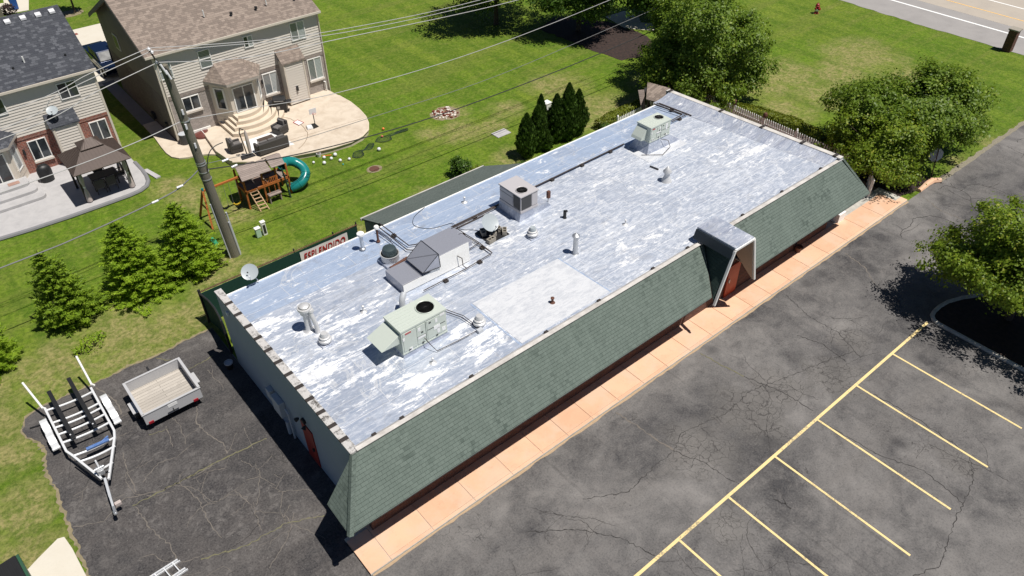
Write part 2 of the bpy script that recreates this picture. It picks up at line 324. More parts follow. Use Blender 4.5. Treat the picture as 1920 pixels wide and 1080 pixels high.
def thing(name, label, cat, loc=(0,0,0), rz=0, group=None):
    o = bpy.data.objects.new(name, None); COL.objects.link(o); o.empty_display_size = .2
    o.location = loc; o.rotation_euler = (0,0,rz); ORG[o.name] = Vector(loc) if not rz else Vector((0,0,0)); return tag(o, label, cat, group)
def tag(o, label, cat, group=None):
    o['label'] = label; o['category'] = cat
    if group: o['group'] = group
    return o
def struct(o): o['kind'] = 'structure'; return o
def stuff(o, label, cat): tag(o, label, cat); o['kind'] = 'stuff'; return o
def copy_tree(o, parent=None):
    c = o.copy(); COL.objects.link(c); c.parent = parent
    for ch in list(o.children): copy_tree(ch, c)
    return c
def clone(o, loc, label, rz=None, scale=None):
    c = copy_tree(o); c.location = loc; c['label'] = label
    if rz is not None: c.rotation_euler = (0,0,rz)
    if scale: c.scale = (scale,)*3
    return c
# ------------------------------------------------------------------ materials
GRASS = m_grass()
ASPH = m_asphalt('lot_asphalt', lite=(.205,.195,.188,1), gator=((17.6,9.9,1.7),(20.6,9.8,1.9),(22.6,9.9,1.6),(25,8.6,1.6),(24.6,3.2,.9),(27.5,9.4,1.0),(15.6,7.0,.9)))
ASPH_L = m_asphalt('back_asphalt', (.026,.026,.030,1), (.075,.068,.066,1), abr=.42)
ROADM = m_concrete('road_concrete', (.40,.355,.30,1), (.30,.27,.24,1), .5, .5)
SHOULD = m_concrete('road_shoulder', (.30,.285,.275,1), (.21,.20,.195,1), .6, .5)
WALK = m_concrete('salmon_concrete', (.73,.47,.315,1), (.52,.30,.19,1), .8, .5, True)
CONC = m_concrete('pale_concrete', (.58,.54,.46,1), (.50,.44,.35,1), 1.0, .4)
PATIO = m_concrete('tan_stamped_concrete', (.58,.50,.405,1), (.38,.30,.22,1), 1.3, .7)
STEPC = m_concrete('tan_step_concrete', (.62,.53,.42,1), (.50,.41,.31,1), 1.3, .5)
PATIOG = m_concrete('grey_stamped_concrete', (.42,.41,.41,1), (.29,.285,.29,1), 1.8, .6)
GREYC = m_concrete('grey_border_concrete', (.20,.20,.21,1), (.15,.15,.155,1), 1.5, .5)
KERB = m_concrete('kerb_concrete', (.48,.46,.41,1), (.27,.25,.23,1), 2.5, .8)
DIRT = m_concrete('edge_dirt', (.25,.205,.13,1), (.13,.12,.06,1), 3.0, .9)
MULCH = m_concrete('dark_mulch', (.030,.022,.020,1), (.075,.045,.035,1), 5.0, .8)
BARK = mk('tree_bark', (.10,.07,.05,1), (.04,.03,.025,1), 6, .9, 0, .8, .02, .5, (1,.3,1))
YEL = None
n = N('yellow_paint'); v = n.wpos(); wear = n.math('ADD', n.noise(v, 11, 8, .8), n.math('MULTIPLY', n.math('SUBTRACT', n.noise(v, .8, 3), .5), .5)); col = n.mix(n.mp(wear, .55, .64, 0, .8), (.74,.575,.27,1), (.20,.18,.14,1)); YEL = n.out(col, .7, 0, .3)
n = N('white_road_paint'); v = n.wpos(); WPAINT = n.out(n.mix(n.mp(n.noise(v, 6, 5, .7), .6, .75, 0, .5), (.80,.80,.78,1), (.4,.38,.36,1)), .7, 0, .3)
n = N('orange_road_paint'); OPAINT = n.out((.85,.50,.12,1), .7, 0, .3)
CRACK = mk('crack_fill', (.030,.028,.027,1), None, 3, .9, 0, .1)
CRACKL = mk('pale_crack', (.165,.145,.125,1), (.09,.08,.07,1), 8, .9, 0, .1)
CRACKG = mk('weedy_crack', (.13,.125,.06,1), (.20,.18,.13,1), 6, .9, 0, .2)
SHG = m_shingle('green_shingles', (.118,.146,.128,1), (.098,.124,.108,1), (.042,.056,.048,1), .26, .135, (.042,.058,.050,1), .72, 1)
SHGD = m_shingle('grey_green_shingles', (.105,.125,.115,1), (.085,.103,.096,1), (.05,.06,.055,1), .30, .15)
SHB = m_shingle('brown_shingles', (.27,.22,.185,1), (.20,.16,.135,1), (.10,.08,.07,1), .34, .17, (.13,.105,.09,1), .52)
SHK = m_shingle('charcoal_shingles', (.060,.064,.074,1), (.040,.043,.053,1), (.02,.021,.026,1), .36, .17, (.115,.12,.135,1), .66)
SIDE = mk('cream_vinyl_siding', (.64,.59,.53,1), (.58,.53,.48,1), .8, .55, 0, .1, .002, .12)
SIDED = mk('shade_darkened_siding', (.15,.135,.115,1), (.13,.115,.10,1), .8, .6, 0, .1, .002, .15)  # house siding darkened so its colour carries the side wall's shade
TRIM = mk('cream_trim', (.62,.56,.48,1), (.55,.49,.42,1), 1.5, .5, 0, .1, .002, .15)
WHITE = mk('white_vinyl', (.78,.77,.74,1), (.70,.69,.66,1), 2, .4, 0, .1, .002, .12)
SOFF = mk('soffit_aluminium', (.42,.38,.34,1), None, 2, .5, 0, .1)
BRG = m_brick('grey_brick', (.38,.33,.305,1), (.25,.22,.205,1), (.42,.39,.36,1), .24, .085)
BRGS = m_brick('grey_brick_soldier', (.30,.245,.215,1), (.20,.165,.15,1), (.42,.39,.36,1), soldier=True)
BRR = m_brick('red_brick', (.32,.105,.07,1), (.15,.055,.045,1), (.38,.31,.27,1), .24, .085)
BRRS = m_brick('red_brick_soldier', (.32,.105,.07,1), (.15,.055,.045,1), (.38,.31,.27,1), soldier=True)
BRD = m_brick('dark_red_brick', (.15,.065,.045,1), (.07,.035,.028,1), (.14,.11,.095,1), .24, .085)  # colour lowered to deepen the shade under the restaurant eave
STONE = mk('window_sill_stone', (.62,.56,.50,1), (.5,.45,.4,1), 3, .8, 0, .3)
GLASS = m_glass('window_glass'); GBLIND = m_glass('window_with_blinds', (.03,.035,.04,1), (.20,.22,.23,1)); GBL = m_glass('pale_blind_glass', (.2,.25,.27,1), (.40,.44,.45,1))
SHEET = mk('sheet_metal', (.40,.41,.46,1), (.32,.33,.38,1), 1.6, .42, .45, .15, .003, .3)
PGLASS = mk('dull_dark_glass', (.02,.024,.03,1), None, 2, .35, 0, 0, .001, .1, (1,1,1), .2)
ROOF = m_roof('roof_membrane', .50); ROOFB = m_roof('rear_roof_membrane', .30); ROOFU = m_roof('parapet_membrane', .16)
STUCCO = mk('painted_block_wall', (.30,.35,.41,1), (.265,.31,.365,1), 1.1, .8, 0, .35, .006, .2)
COPE = mk('weathered_coping', (.66,.63,.59,1), (.34,.315,.29,1), 2.2, .7, 0, .2, .004, .5)
n = N('lichen_coping'); v = n.wpos(); a = n.noise(v, 5, 7, .8); bb = n.noise(v, 1.1, 4, .6)
f_ = n.math('MULTIPLY', n.mp(a, .5, .6), n.mp(bb, .38, .56, .35, 1)); LICH = n.out(n.mix(f_, (.47,.455,.44,1), (.07,.065,.06,1)), .85, 0, .2)
TAR = mk('tar_joint', (.035,.028,.025,1), None, 6, .75, 0, .4, .01)
WTRIM = mk('white_fascia', (.88,.87,.84,1), (.70,.68,.64,1), 2, .6, 0, .15, .003, .2)
TANP = mk('tan_panel', (.52,.40,.30,1), (.46,.35,.26,1), 1, .7, 0, .15)
REDD = mk('red_door_paint', (.30,.02,.015,1), None, 2, .45, 0, .1)
REDO = mk('orange_red_door', (.48,.06,.018,1), None, 2, .5, 0, .1)
DARK = mk('dark_metal', (.035,.035,.038,1), None, 4, .5, .3, .1)
BLACK = mk('black_plastic', (.016,.016,.017,1), None, 4, .5, 0, .1)
GALV = mk('galvanised_steel', (.56,.57,.58,1), (.40,.41,.43,1), 3, .42, .75, .1, .002, .25)
PIPEB = mk('black_gas_pipe', (.045,.038,.036,1), (.10,.06,.045,1), 5, .6, .2, .2)
VENTW = mk('aluminium_painted_vent', (.66,.66,.66,1), (.50,.49,.48,1), 4, .5, .35, .2, .003, .3)
HVAC = mk('sage_cabinet_paint', (.50,.545,.49,1), (.47,.51,.46,1), 1.2, .45, .05, .06, .002, .12)
HVACG = mk('grey_cabinet_paint', (.47,.45,.46,1), (.43,.41,.42,1), 1.2, .5, .1, .06, .002, .12)
COIL = mk('condenser_coil', (.05,.05,.052,1), (.08,.08,.082,1), 30, .5, .4, .5, .003, .3, (1,.2,1))
WSTICK = mk('white_sticker', (.80,.80,.79,1), None, 2, .5, 0, .02)
RSTICK = mk('red_sticker', (.45,.10,.10,1), None, 2, .5, 0, .02)
RUST = mk('rusty_steel', (.14,.06,.04,1), (.08,.04,.03,1), 8, .8, .2, .4)
DISH = mk('dish_grey', (.36,.40,.42,1), (.33,.36,.38,1), 2, .4, 0, .03)
CINDER = mk('cinder_block', (.34,.31,.26,1), (.22,.20,.17,1), 7, .95, 0, .6, .01, .4)
WEED = mk('green_fence_screen', (.012,.045,.034,1), (.02,.06,.045,1), 9, .8, 0, .4, .004, .3, (1,1,1), .2)
BANW = mk('banner_white', (.78,.76,.74,1), None, 1, .6, 0, .1); BANR = mk('banner_red', (.42,.012,.02,1), None, 1, .6, 0, .05)
POLEW = mk('weathered_pole_wood', (.205,.19,.145,1), (.11,.10,.08,1), 2.2, .95, 0, .8, .02, .5, (6,.6,1))
WIRE = mk('grey_wire', (.52,.51,.50,1), None, 2, .5, .3, 0); WIREB = mk('black_cable', (.03,.03,.03,1), None, 2, .6, 0, 0); WIREG = mk('dull_cable', (.20,.20,.20,1), None, 2, .6, 0, 0)
PORC = mk('porcelain', (.7,.7,.72,1), None, 2, .25, 0, 0)
PVC = mk('grey_conduit', (.48,.50,.53,1), None, 2, .5, 0, .05)

# ------------------------------------------------------------------ the ground
def poly_obj(name, pts, z, mat, h=None, org=None):
    mb = MB(); z0 = z-(h or 0.004)
    mb.prism(pts, z0, z) if h else mb.add([(x,y,z) for x,y in pts], [tuple(range(len(pts)))])
    o = mb.build(name, mat); me = o.data
    if not h and me.polygons[0].normal.z < 0: me.flip_normals()
    return struct(o)
def ragged(pts, step=.35, amp=.07, closed=False):
    out = []; k = len(pts); rg = range(k if closed else k-1)
    for i in rg:
        a, b = Vector(pts[i]), Vector(pts[(i+1)%k]); L = (b-a).length; m = max(1, int(L/step)); nrm = Vector((-(b-a).y, (b-a).x)).normalized()
        for j in range(m): q = a.lerp(b, j/m)+nrm*random.uniform(-amp, amp)*(j > 0); out.append((q.x, q.y))
    if not closed: out.append(tuple(pts[-1]))
    return out
def arc(cx, cy, rx, ry, a0, a1, n): return [(cx+rx*math.cos(R(a0+(a1-a0)*i/n)), cy+ry*math.sin(R(a0+(a1-a0)*i/n))) for i in range(n+1)]
mb = MB(); mb.box(-400, 600, -300, 700, -.5, 0); struct(mb.build('lawn', GRASS))
left_edge = ragged([(-2.4,17.5),(-2.4,19.8),(-2.31,21.3),(-2.23,23.7),(-2.27,25.4),(-2.02,26.4),(-2.07,26.93),(-2.42,27.5),(-2.45,28.1),(-2.2,28.62),(-1.55,28.85),(.11,28.8),(1.9,28.85),(3.3,28.72),(5.7,28.9)], .25, .06)
lot = [(-2.4,-60),]+left_edge+[(5.9,28.9),(5.9,13.60),(42.9,13.60),(43.6,13.36),(66,13.3),(66,-60)]
poly_obj('parking_lot', lot, .004, ASPH)
poly_obj('back_yard_asphalt', [(-2.38,13)]+[(x+.02,y-.02) for x,y in left_edge]+[(5.86,28.8),(5.86,15.2),(4.6,13.0)], .008, ASPH_L)
edge = [(x-.12,y+.02) for x,y in left_edge]; mb = MB()
edge = [(x+.03+.02*(y<28.4), y-.02*(y>28.3)) for x,y in left_edge]; dirt_in = ragged(edge, .12, .05)
outer = [(x-(.04+random.uniform(0,.13))*(y < 28.4), y+(.03+random.uniform(0,.13))*(y > 28.3)) for x,y in dirt_in]
poly_obj('dirt_verge', dirt_in+outer[::-1], .0095, DIRT)
# sidewalk along the front of the restaurant, one slab at a time, and its kerb step
joints = [-1.0+5.0, 5.78, 7.55, 9.42, 11.2, 12.72, 14.05, 15.4, 16.9, 18.4, 19.9, 21.4, 22.9, 24.4, 25.9, 27.3, 28.9, 30.5, 32.2, 33.9, 35.6, 37.4, 39.3]
mb = MB()
for a, b in zip(joints, joints[1:]):
    if b <= 5.8: continue
    mb.box(a+.008, b-.008, 13.765, 15.3 if b < 35 else 14.95, -.1, .11)
    mb.box(a+.008, b-.008, 13.62, 13.755, -.1, .105)
mb.box(5.80-.85, 5.77, 13.62, 15.2, -.1, .11)
mb.box(39.3,39.9,13.62,14.0,-.1,.11)
struct(mb.build('sidewalk', WALK, bevel=.012))
mb = MB(); mb.box(4.95, 39.9, 13.60, 15.35, -.1, .085); struct(mb.build('sidewalk_joint_base', KERB))
# slim spill of sand and weeds along the kerb foot
pts = ragged([(5.0,13.60),(39.9,13.60)], .3, 0); o2 = [(x, 13.55-random.uniform(0,.07)) for x,_ in pts]
poly_obj('kerb_sand', pts+o2[::-1], .0085, mk('kerb_sand', (.42,.30,.19,1), (.25,.19,.12,1), 8, .9, 0, .3))
# kerb nose at the planting bed by the drive
mb = MB(); path = [(41.3,13.68),(41.8,13.70),(42.3,13.74),(42.9,13.72),(43.3,13.45)]
mb.tube([(x,y,.06) for x,y in path], [.13,.15,.17,.19,.17], 8); struct(mb.build('kerb_nose', WALK))
poly_obj('lawn_gravel_edge', ragged([(43.3,13.32),(66,13.28)], .3, .03)+ragged([(66,13.55),(43.3,13.62)], .3, .08), .006, mk('edge_gravel', (.30,.26,.20,1), (.16,.15,.10,1), 12, .9, 0, .6, .02, .6))
# yellow parking lines
def line(name, x0, x1, y0, y1, z=.012): mb = MB(); mb.box(x0, x1, y0, y1, .003, z); return struct(mb.build(name, YEL))
line('parking_line', -6, 31.2, 7.80, 7.915)
for x in (8.2, 11.05, 13.9, 16.63, 19.47, 22.31, 25.18, 28.08): line('parking_line', x-.045, x+.045, 2.34, 7.80)
# planting island with kerb
isl = [(31.3,-3),(31.36,3.65),(31.42,7.5),(31.75,7.98),(32.5,8.02),(33.3,7.95),(34.2,7.55),(35.4,6.9),(37.5,5.5),(39,-3)]
poly_obj('planting_island', isl, .05, MULCH, .05)
mb = MB()
kp = [(31.33,-3),(31.36,0),(31.36,3.65),(31.40,7.45),(31.50,7.75),(31.75,7.95),(32.1,8.02),(32.6,8.03),(33.2,7.95),(34.0,7.65),(35.4,6.9),(37.5,5.5),(39,3)]
mb.tube([(x,y,.06) for x,y in kp], .10, 8); struct(mb.build('island_kerb', KERB))
# cracks
CR = MB(); CRL = MB(); CRG = MB()
def crack(mb, pts, w=.035, z=.0105, amp=.045, step=.11):
    q = ragged(pts, step, amp); a = []; b = []
    for i, (x,y) in enumerate(q):
        p = Vector(q[max(0,i-1)]); r = Vector(q[min(len(q)-1,i+1)]); d = (r-p).normalized(); nn = Vector((-d.y,d.x)); ww = w*random.uniform(.25,1)*.5
        a.append((x+nn.x*ww, y+nn.y*ww, z)); b.append((x-nn.x*ww, y-nn.y*ww, z))
    mb.add(a+b, [(i, i+len(q), i+1+len(q), i+1) for i in range(len(q)-1)])
crack(CR, [(12.5,11.2),(14.04,10.33),(15.6,10.5),(16.6,10.5)], .034); crack(CR, [(16.7,10.5),(17.6,10.9),(19.8,10.4),(21.5,10.5),(23,10.1),(25.3,9.5),(26.9,9.0)], .034)
crack(CRL, [(16.4,13.3),(16.55,12.2),(16.6,11.2),(16.75,10.5)], .10, .0105, .04); crack(CR, [(16.7,10.5),(17.2,9.3),(17.3,8.2),(17.4,7.9)], .034)
crack(CR, [(27.9,13.2),(27.4,11.5),(27.5,10.2),(26.8,8.6)], .034); crack(CRG, [(21.7,13.3),(21.8,12.2),(22,11.2)], .07); crack(CR, [(22,11.2),(22.5,9.6),(22.6,8.2)], .04)
crack(CR, [(25.9,11.2),(26.3,10.2),(26.1,8.9)], .04); crack(CR, [(22.31,7.6),(22.6,5.2),(23.2,3.8),(22.9,2.2)], .034); crack(CR, [(25.3,7.1),(25.4,5.0),(25.2,3.0),(24.2,2.4),(21.9,2.0),(19.9,1.5),(18.8,1.9),(17,1.2)], .034, .0105, .05)
crack(CR, [(17.8,6.7),(17.97,6.3),(17.95,6.05)], .10); crack(CR, [(18.1,6.5),(17.97,6.3)], .07); crack(CR, [(10,11.5),(11.5,10.4),(12.4,9.2),(12.8,7.95)], .04)
crack(CRL, [(33.0,13.2),(32.7,11.9),(31.9,10.9)], .08); crack(CR, [(31.9,10.9),(31.6,9.4)], .034); crack(CRL, [(41.0,13.3),(40.4,11.9),(40.5,10.6)], .07)
crack(CRG, [(1.4,24.5),(2.1,24.3)], .04)
# back yard cracks
crack(CRG, [(4.9,21.3),(3.3,21.45),(1.9,21.5),(.4,21.55),(-.25,21.6)], .075, .012); crack(CRL, [(2.8,21.4),(.9,21.55),(-.4,22.1),(-1.3,21.6),(-2.2,22.1)], .05, .012)
crack(CRG, [(4.9,16.7),(3.7,17.3),(2.2,17.4),(.8,17.9)], .07, .012); crack(CRL, [(3.6,25.0),(3.1,23.9),(3.2,23.0),(3.5,22.2),(3.4,21.6)], .06, .012)
crack(CRL, [(2.6,22.9),(1.8,22.7),(1.2,22.9),(.4,22.4)], .04, .012); crack(CRL, [(1.5,21.2),(1.7,20.3),(1.6,19.2),(1.7,18.2)], .05, .012)
crack(CRL, [(2.9,19.8),(3.1,18.8),(2.9,17.6)], .04, .012); crack(CRL, [(.3,24.3),(.1,23.1),(.05,22.1)], .05, .012); crack(CRL, [(.6,28.5),(1.0,27.2),(.9,26.3)], .09, .012)
crack(CRG, [(3.2,28.6),(3.9,27.7),(4.0,27.0),(5.2,27.1)], .06, .012); crack(CRL, [(-.2,21.5),(-.1,20.2),(.2,19.1),(.1,17.9)], .05, .012); crack(CRL, [(2.1,24.5),(2.0,23.8),(1.9,23.3)], .05, .012)
crack(CRL, [(-2.2,26.6),(-1.4,26.3)], .05, .012); crack(CRL, [(-1.0,22.3),(-.3,22.3)], .05,.012); crack(CRL, [(-.9,24.4),(.1,24.9)], .03,.012)
def wander(mb, x, y, a, L, w, z, depth=0, lim=None):
    pts = [(x,y)]; s = 0
    while s < L:
        d = random.uniform(.22,.5); a += random.gauss(0,.38); x += d*math.cos(a); y += d*math.sin(a); s += d
        if lim and not lim(x,y): break
        pts.append((x,y))
        if depth < 2 and random.random() < .22: wander(mb, x, y, a+random.choice((-1,1))*random.uniform(.7,1.3), L*.35, w*.75, z, depth+1, lim)
    if len(pts) > 1: crack(mb, pts, w, z, .03, .09)
rs = random.getstate(); random.seed(41)
bl = lambda x,y: -1.9 < x < 5.4 and 15.5 < y < 28.3; fl_ = lambda x,y: 6 < x < 30.5 and 1 < y < 13.2
for _ in range(26): wander(CRL, random.uniform(-1.6,5), random.uniform(17,27.5), random.uniform(0,6.3), random.uniform(.7,2.6), .032, .0122, 0, bl)
for _ in range(6): wander(CR, random.uniform(-1.6,5), random.uniform(17,27.5), random.uniform(0,6.3), random.uniform(1,3), .03, .0124, 0, bl)
for _ in range(16): wander(CR, random.uniform(8,30), random.uniform(1.5,12), random.choice((0,1.57,2.6,-.5))+random.uniform(-.4,.4), random.uniform(.8,3.5), .018, .0107, 0, fl_)
for _ in range(12): wander(CR, random.uniform(32,60), random.uniform(9,12.6), random.uniform(-.5,.5), random.uniform(2,6), .04, .0107, 1, lambda x,y: y < 13.1)
random.setstate(rs)
for mb, nm, mt in ((CR,'dark_cracks',CRACK),(CRL,'pale_cracks',CRACKL),(CRG,'weedy_cracks',CRACKG)):
    o = mb.build(nm, mt); struct(o)
# road, shoulder and their lines
poly_obj('road_shoulder', ragged([(65.3,-60),(65.2,14),(65.1,19),(65.0,26),(65.2,33.6),(65.2,90)], .6, .12)+[(70.4,90),(70.4,-60)], .012, SHOULD)
poly_obj('road', [(70.2,-60),(70.2,90),(92,90),(92,-60)], .016, ROADM)
def stripe(x, w, m, nm): mb = MB(); mb.box(x-w/2, x+w/2, -60, 90, .01, .024); struct(mb.build(nm, m))
stripe(68.55, .22, WPAINT, 'road_edge_line'); stripe(72.1, .10, OPAINT, 'road_centre_line'); stripe(74.9, .16, WPAINT, 'road_lane_line')
poly_obj('front_path', [(46.4,41.6),(47.0,44.3),(49.2,44.2),(49.0,42.3),(48.3,41.5),(52,36),(51,35.6),(47,40.6)], .006, CONC)
poly_obj('mulch_bed', ragged([(41.6,37.2),(41.3,39.4),(41.2,42.5),(41.0,46.0),(43.8,47.0),(46.4,43.2),(46.6,40),(46,37),(43.5,36.6)], .4, .12, True), .012, MULCH)
poly_obj('hedge_mulch', ragged([(39.8,15.0),(40.2,18.5),(41.6,18.6),(43.6,16.0),(43.0,13.85),(41,13.85),(40,14.1),(35.5,15.0),(35.5,15.4)], .3, .06, True), .02, MULCH)
poly_obj('side_patio', [(34,15.3),(34,27),(40,28.3),(40,15.4)], .02, m_brick('patio_brick', (.30,.16,.12,1), (.22,.12,.09,1), (.30,.26,.22,1)))

# ------------------------------------------------------------------ the restaurant
B = thing('restaurant_building', 'long low flat roofed building with silver roof, green shingled mansard and orange front walk', 'building', (20,20.5,0))
ZR = 4.0; XL, XR = 5.87, 34.0; YF, YB = 15.35, 25.62
mb = MB(); mb.solid([(XL,YF,0),(XL,YF,4.02),(XL,YB+.35,4.02),(XL,YB+.35,0)], (.22,0,0)); mb.build('end_wall', STUCCO, B)
mb = MB(); mb.box(XL+.24, XR, YB-.22, YB, 0, 3.9); mb.build('rear_wall', STUCCO, B)
mb = MB(); mb.solid([(XL+.03,15.0,.05),(34.0,15.0,.05),(34.0,15.0,2.3),(XL+.03,15.0,2.3)], (0,.2,0)); mb.solid([(34.15,YF,.0),(33.35,26.0,0),(33.35,26.0,3.55),(34.15,YF,3.55)], (-.2,0,0)); fw_ = mb.build('brick_wall', BRD, B)
# roof deck, in two falls
def slab(name, x0, x1, y0, y1, za, zb, mat): mb = MB(); mb.solid([(x0,y0,za),(x1,y0,za),(x1,y1,zb),(x0,y1,zb)], (0,0,-.12)); return mb.build(name, mat, B)
mb = MB(); mb.solid([(XL+.23,YF+.12,ZR),(33.15,YF+.12,ZR),(32.1,23.45,ZR),(XL+.23,23.45,ZR)], (0,0,-.12)); RF = mb.build('roof_membrane', ROOF, B)
mb = MB(); mb.solid([(XL+.23,23.455,ZR-.002),(32.1,23.455,ZR-.002),(31.83,YB+.02,ZR-.10),(XL+.23,YB+.02,ZR-.10)], (0,0,-.12)); mb.build('rear_roof_strip', ROOFB, B)
mb = MB(); mb.solid([(XL+.23,YB,3.93),(32,YB,3.93),(32,YB,3.66),(XL+.23,YB,3.66)], (0,.06,0)); mb.build('rear_gutter', WTRIM, B)
# membrane turned up the parapet at the far end, curved
mb = MB(); prof = [(0,0),(.35,.03),(.62,.10),(.82,.18),(.96,.25)]; vs = []
for k in range(11):
    t = k/10; y = YF+.1+t*(YB+.1-YF); xf = 33.10+(31.83-33.10)*t; xe = 33.93+(33.15-33.93)*t
    for a, z in prof: vs.append((xf+(xe-xf)*a/.96, y, ZR+.003+z))
nq = len(prof); mb.add(vs, [(k*nq+i, k*nq+i+1, (k+1)*nq+i+1, (k+1)*nq+i) for k in range(10) for i in range(nq-1)], True); mb.build('parapet_flashing', ROOFU, B)
# copings
mb = MB(); mb.box(XL-.03, XL+.27, YF-.02, YB+.38, 4.02, 4.10); cp = mb.build('end_coping', LICH, B, bevel=.01)
for i, y in enumerate((16.0,16.75,17.52,18.3,19.05,19.85,20.65,21.45,22.3,23.15,24.05,24.9)): boxes('coping_joint', TAR, cp, [(XL-.033, XL+.273, y-.085, y+.085, 4.04, 4.106)])
mb = MB(); mb.solid([(XL+.20,YF+.06,3.98),(XL+.20,YF-.02,3.98),(XL+.20,YF-.08,4.13),(XL+.20,YF+.10,4.13),(XL+.20,YF+.26,4.0)], (23.72-XL-.2,0,0)); mb.solid([(25.38,YF+.06,3.98),(25.38,YF-.02,3.98),(25.38,YF-.08,4.13),(25.38,YF+.10,4.13),(25.38,YF+.26,4.0)], (34.22-25.38,0,0)); fcp = mb.build('front_coping', COPE, B)
for x in (6.85, 7.95, 10.9, 14.45, 17.25, 20.4, 22.6, 26.4, 29.4, 32.6): boxes('coping_joint', TAR, fcp, [(x-.08, x+.08, YF+.11, YF+.225, 4.05, 4.135)])
mb = MB(); a, b = Vector((34.10,YF-.05,0)), Vector((33.32,26.05,0))
mb.hexa([a+Vector((-.20,0,4.20)), a+Vector((.10,0,4.20)), b+Vector((.10,0,4.20)), b+Vector((-.20,0,4.20)), a+Vector((-.20,0,4.27)), a+Vector((.10,0,4.27)), b+Vector((.10,0,4.27)), b+Vector((-.20,0,4.27))]); rcp = mb.build('side_coping', COPE, B, bevel=.01)
for t in (.03,.20,.42,.66,.98):
    p = a.lerp(b, t); boxes('coping_joint', TAR, rcp, [(p.x-.22, p.x+.15, p.y-.09, p.y+.09, 4.21, 4.285)])
mb = MB(); mb.hexa([a+Vector((-.15,0,3.6)), a+Vector((.08,0,3.6)), b+Vector((.08,0,3.6)), b+Vector((-.15,0,3.6)), a+Vector((-.15,0,4.195)), a+Vector((.08,0,4.195)), b+Vector((.08,0,4.195)), b+Vector((-.15,0,4.195))]); mb.build('parapet_wall', STUCCO, B)
# mansard: sloping shingled skirts with hipped ends
zb = 2.38; T = 4.04
def skirt(name, pts, th=.10):
    mb = MB(); p = [Vector(q) for q in pts]; nn = (p[1]-p[0]).cross(p[2]-p[0]).normalized()
    if nn.y > 0 and abs(nn.y) > .2 or (abs(nn.y) < .2 and nn.z < 0): nn = -nn
    mb.solid(p, -nn*th); return mb.build(name, SHG, B)
skirt('mansard_roof', [(5.90,YF-.03,T),(23.45,YF-.03,T),(22.60,13.86,zb),(4.68,13.86,zb)])
skirt('mansard_roof', [(25.45,YF-.03,T),(34.22,YF-.03,T),(35.22,13.86,zb),(25.66,13.86,zb)])
mb = MB(); A_, B_, C_ = Vector((5.865,YF-.02,T)), Vector((4.665,13.86,zb)), Vector((4.70,YF+.02,zb)); mb.solid([A_,B_,C_], (.09,0,-.04)); mb.build('mansard_hip', SHG, B)
mb = MB(); mb.solid([(34.24,YF-.02,4.2),(35.24,13.86,zb),(35.24,YF+2,zb),(34.9,26,zb),(33.5,26,4.2)], (-.09,0,-.04)); mb.build('mansard_hip', SHG, B)
mb = MB(); mb.box(4.72, 22.6, 13.92, 14.99, 2.24, 2.30); mb.box(25.7, 35.15, 13.92, 14.99, 2.24, 2.30); mb.box(4.74, 5.86, 13.92, 15.34, 2.26, 2.32); mb.build('soffit', SOFF, B)
mb = MB()   # hip ridge caps
for k in range(15):
    t = k/15; p = Vector((5.88,YF-.06,T+.02)).lerp(Vector((4.64,13.82,zb+.02)), t); q = Vector((5.88,YF-.06,T+.02)).lerp(Vector((4.64,13.82,zb+.02)), t+1/15+.012)
    mb.hexa([p+Vector((-.03,.13,-.03)), p+Vector((0,0,.012)), q+Vector((0,0,.024)), q+Vector((-.03,.13,-.02)), p+Vector((-.03,.13,-.02)), p+Vector((0,0,.022)), q+Vector((0,0,.034)), q+Vector((-.03,.13,-.01))])
    mb.hexa([p+Vector((0,0,.012)), p+Vector((.14,-.02,-.03)), q+Vector((.14,-.02,-.02)), q+Vector((0,0,.024)), p+Vector((0,0,.022)), p+Vector((.14,-.02,-.02)), q+Vector((.14,-.02,-.01)), q+Vector((0,0,.034))])
mb.build('ridge_cap', SHG, B)
# entrance canopy: a tapered hood with white edge boards
zt = 4.72; L0, R0 = 23.38, 24.62; lb, rb = 22.66, 25.42; yF, yT = 13.70, 15.75
mb = MB(); mb.solid([(L0,yF,zt),(R0,yF,zt),(R0,yT,zt+.01),(L0,yT,zt+.01)], (0,0,-.10)); can = mb.build('entrance_canopy', ROOFU, B)
mb = MB(); mb.solid([(L0-.005,yF+.02,zt-.10),(L0-.005,yT,zt-.10),(23.62,YF+.3,4.0),(23.50,YF-.05,3.95),(22.66,13.86,2.3),(lb,yF+.04,2.02)], (.08,0,-.02)); mb.build('canopy_side', m_shingle('dark_green_shingles', (.05,.075,.066,1), (.04,.06,.053,1), (.012,.018,.016,1), .30, .15), can)
mb = MB(); mb.solid([(R0+.01,yF+.02,zt-.10),(R0+.01,yT,zt-.10),(25.3,YF+.1,3.9),(25.6,13.9,2.3),(rb,yF+.04,2.02)], (-.07,0,-.02)); mb.build('canopy_side', TANP, can)
mb = MB()
for s, (p, q) in enumerate((((L0-.03,yF,zt-.12),(lb-.03,yF,2.0)), ((R0+.03,yF,zt-.12),(rb+.03,yF,2.0)))): mb.bar(p, q, .09, .10)
mb.bar((L0-.03,yF,zt-.10), (R0+.05,yF,zt-.10), .08, .10); mb.build('canopy_trim', WTRIM, can)
mb = MB(); mb.solid([(L0-.06,yF+.03,zt-.09),(L0-.06,yT,zt-.09),(L0-.20,yT,zt-.50),(L0-.20,yF+.03,zt-.50)], (.04,0,0)); mb.build('canopy_fascia', mk('dark_fascia', (.02,.03,.04,1), None, 2, .5, .2, .05), can)
mb = MB(); mb.box(25.35, 26.2, 14.93, 14.99, .1, 1.95); dr = mb.build('front_door', REDO, B); mb = MB(); mb.box(25.43, 25.49, 14.87, 14.93, 1.0, 1.2); mb.build('handle', GALV, dr)
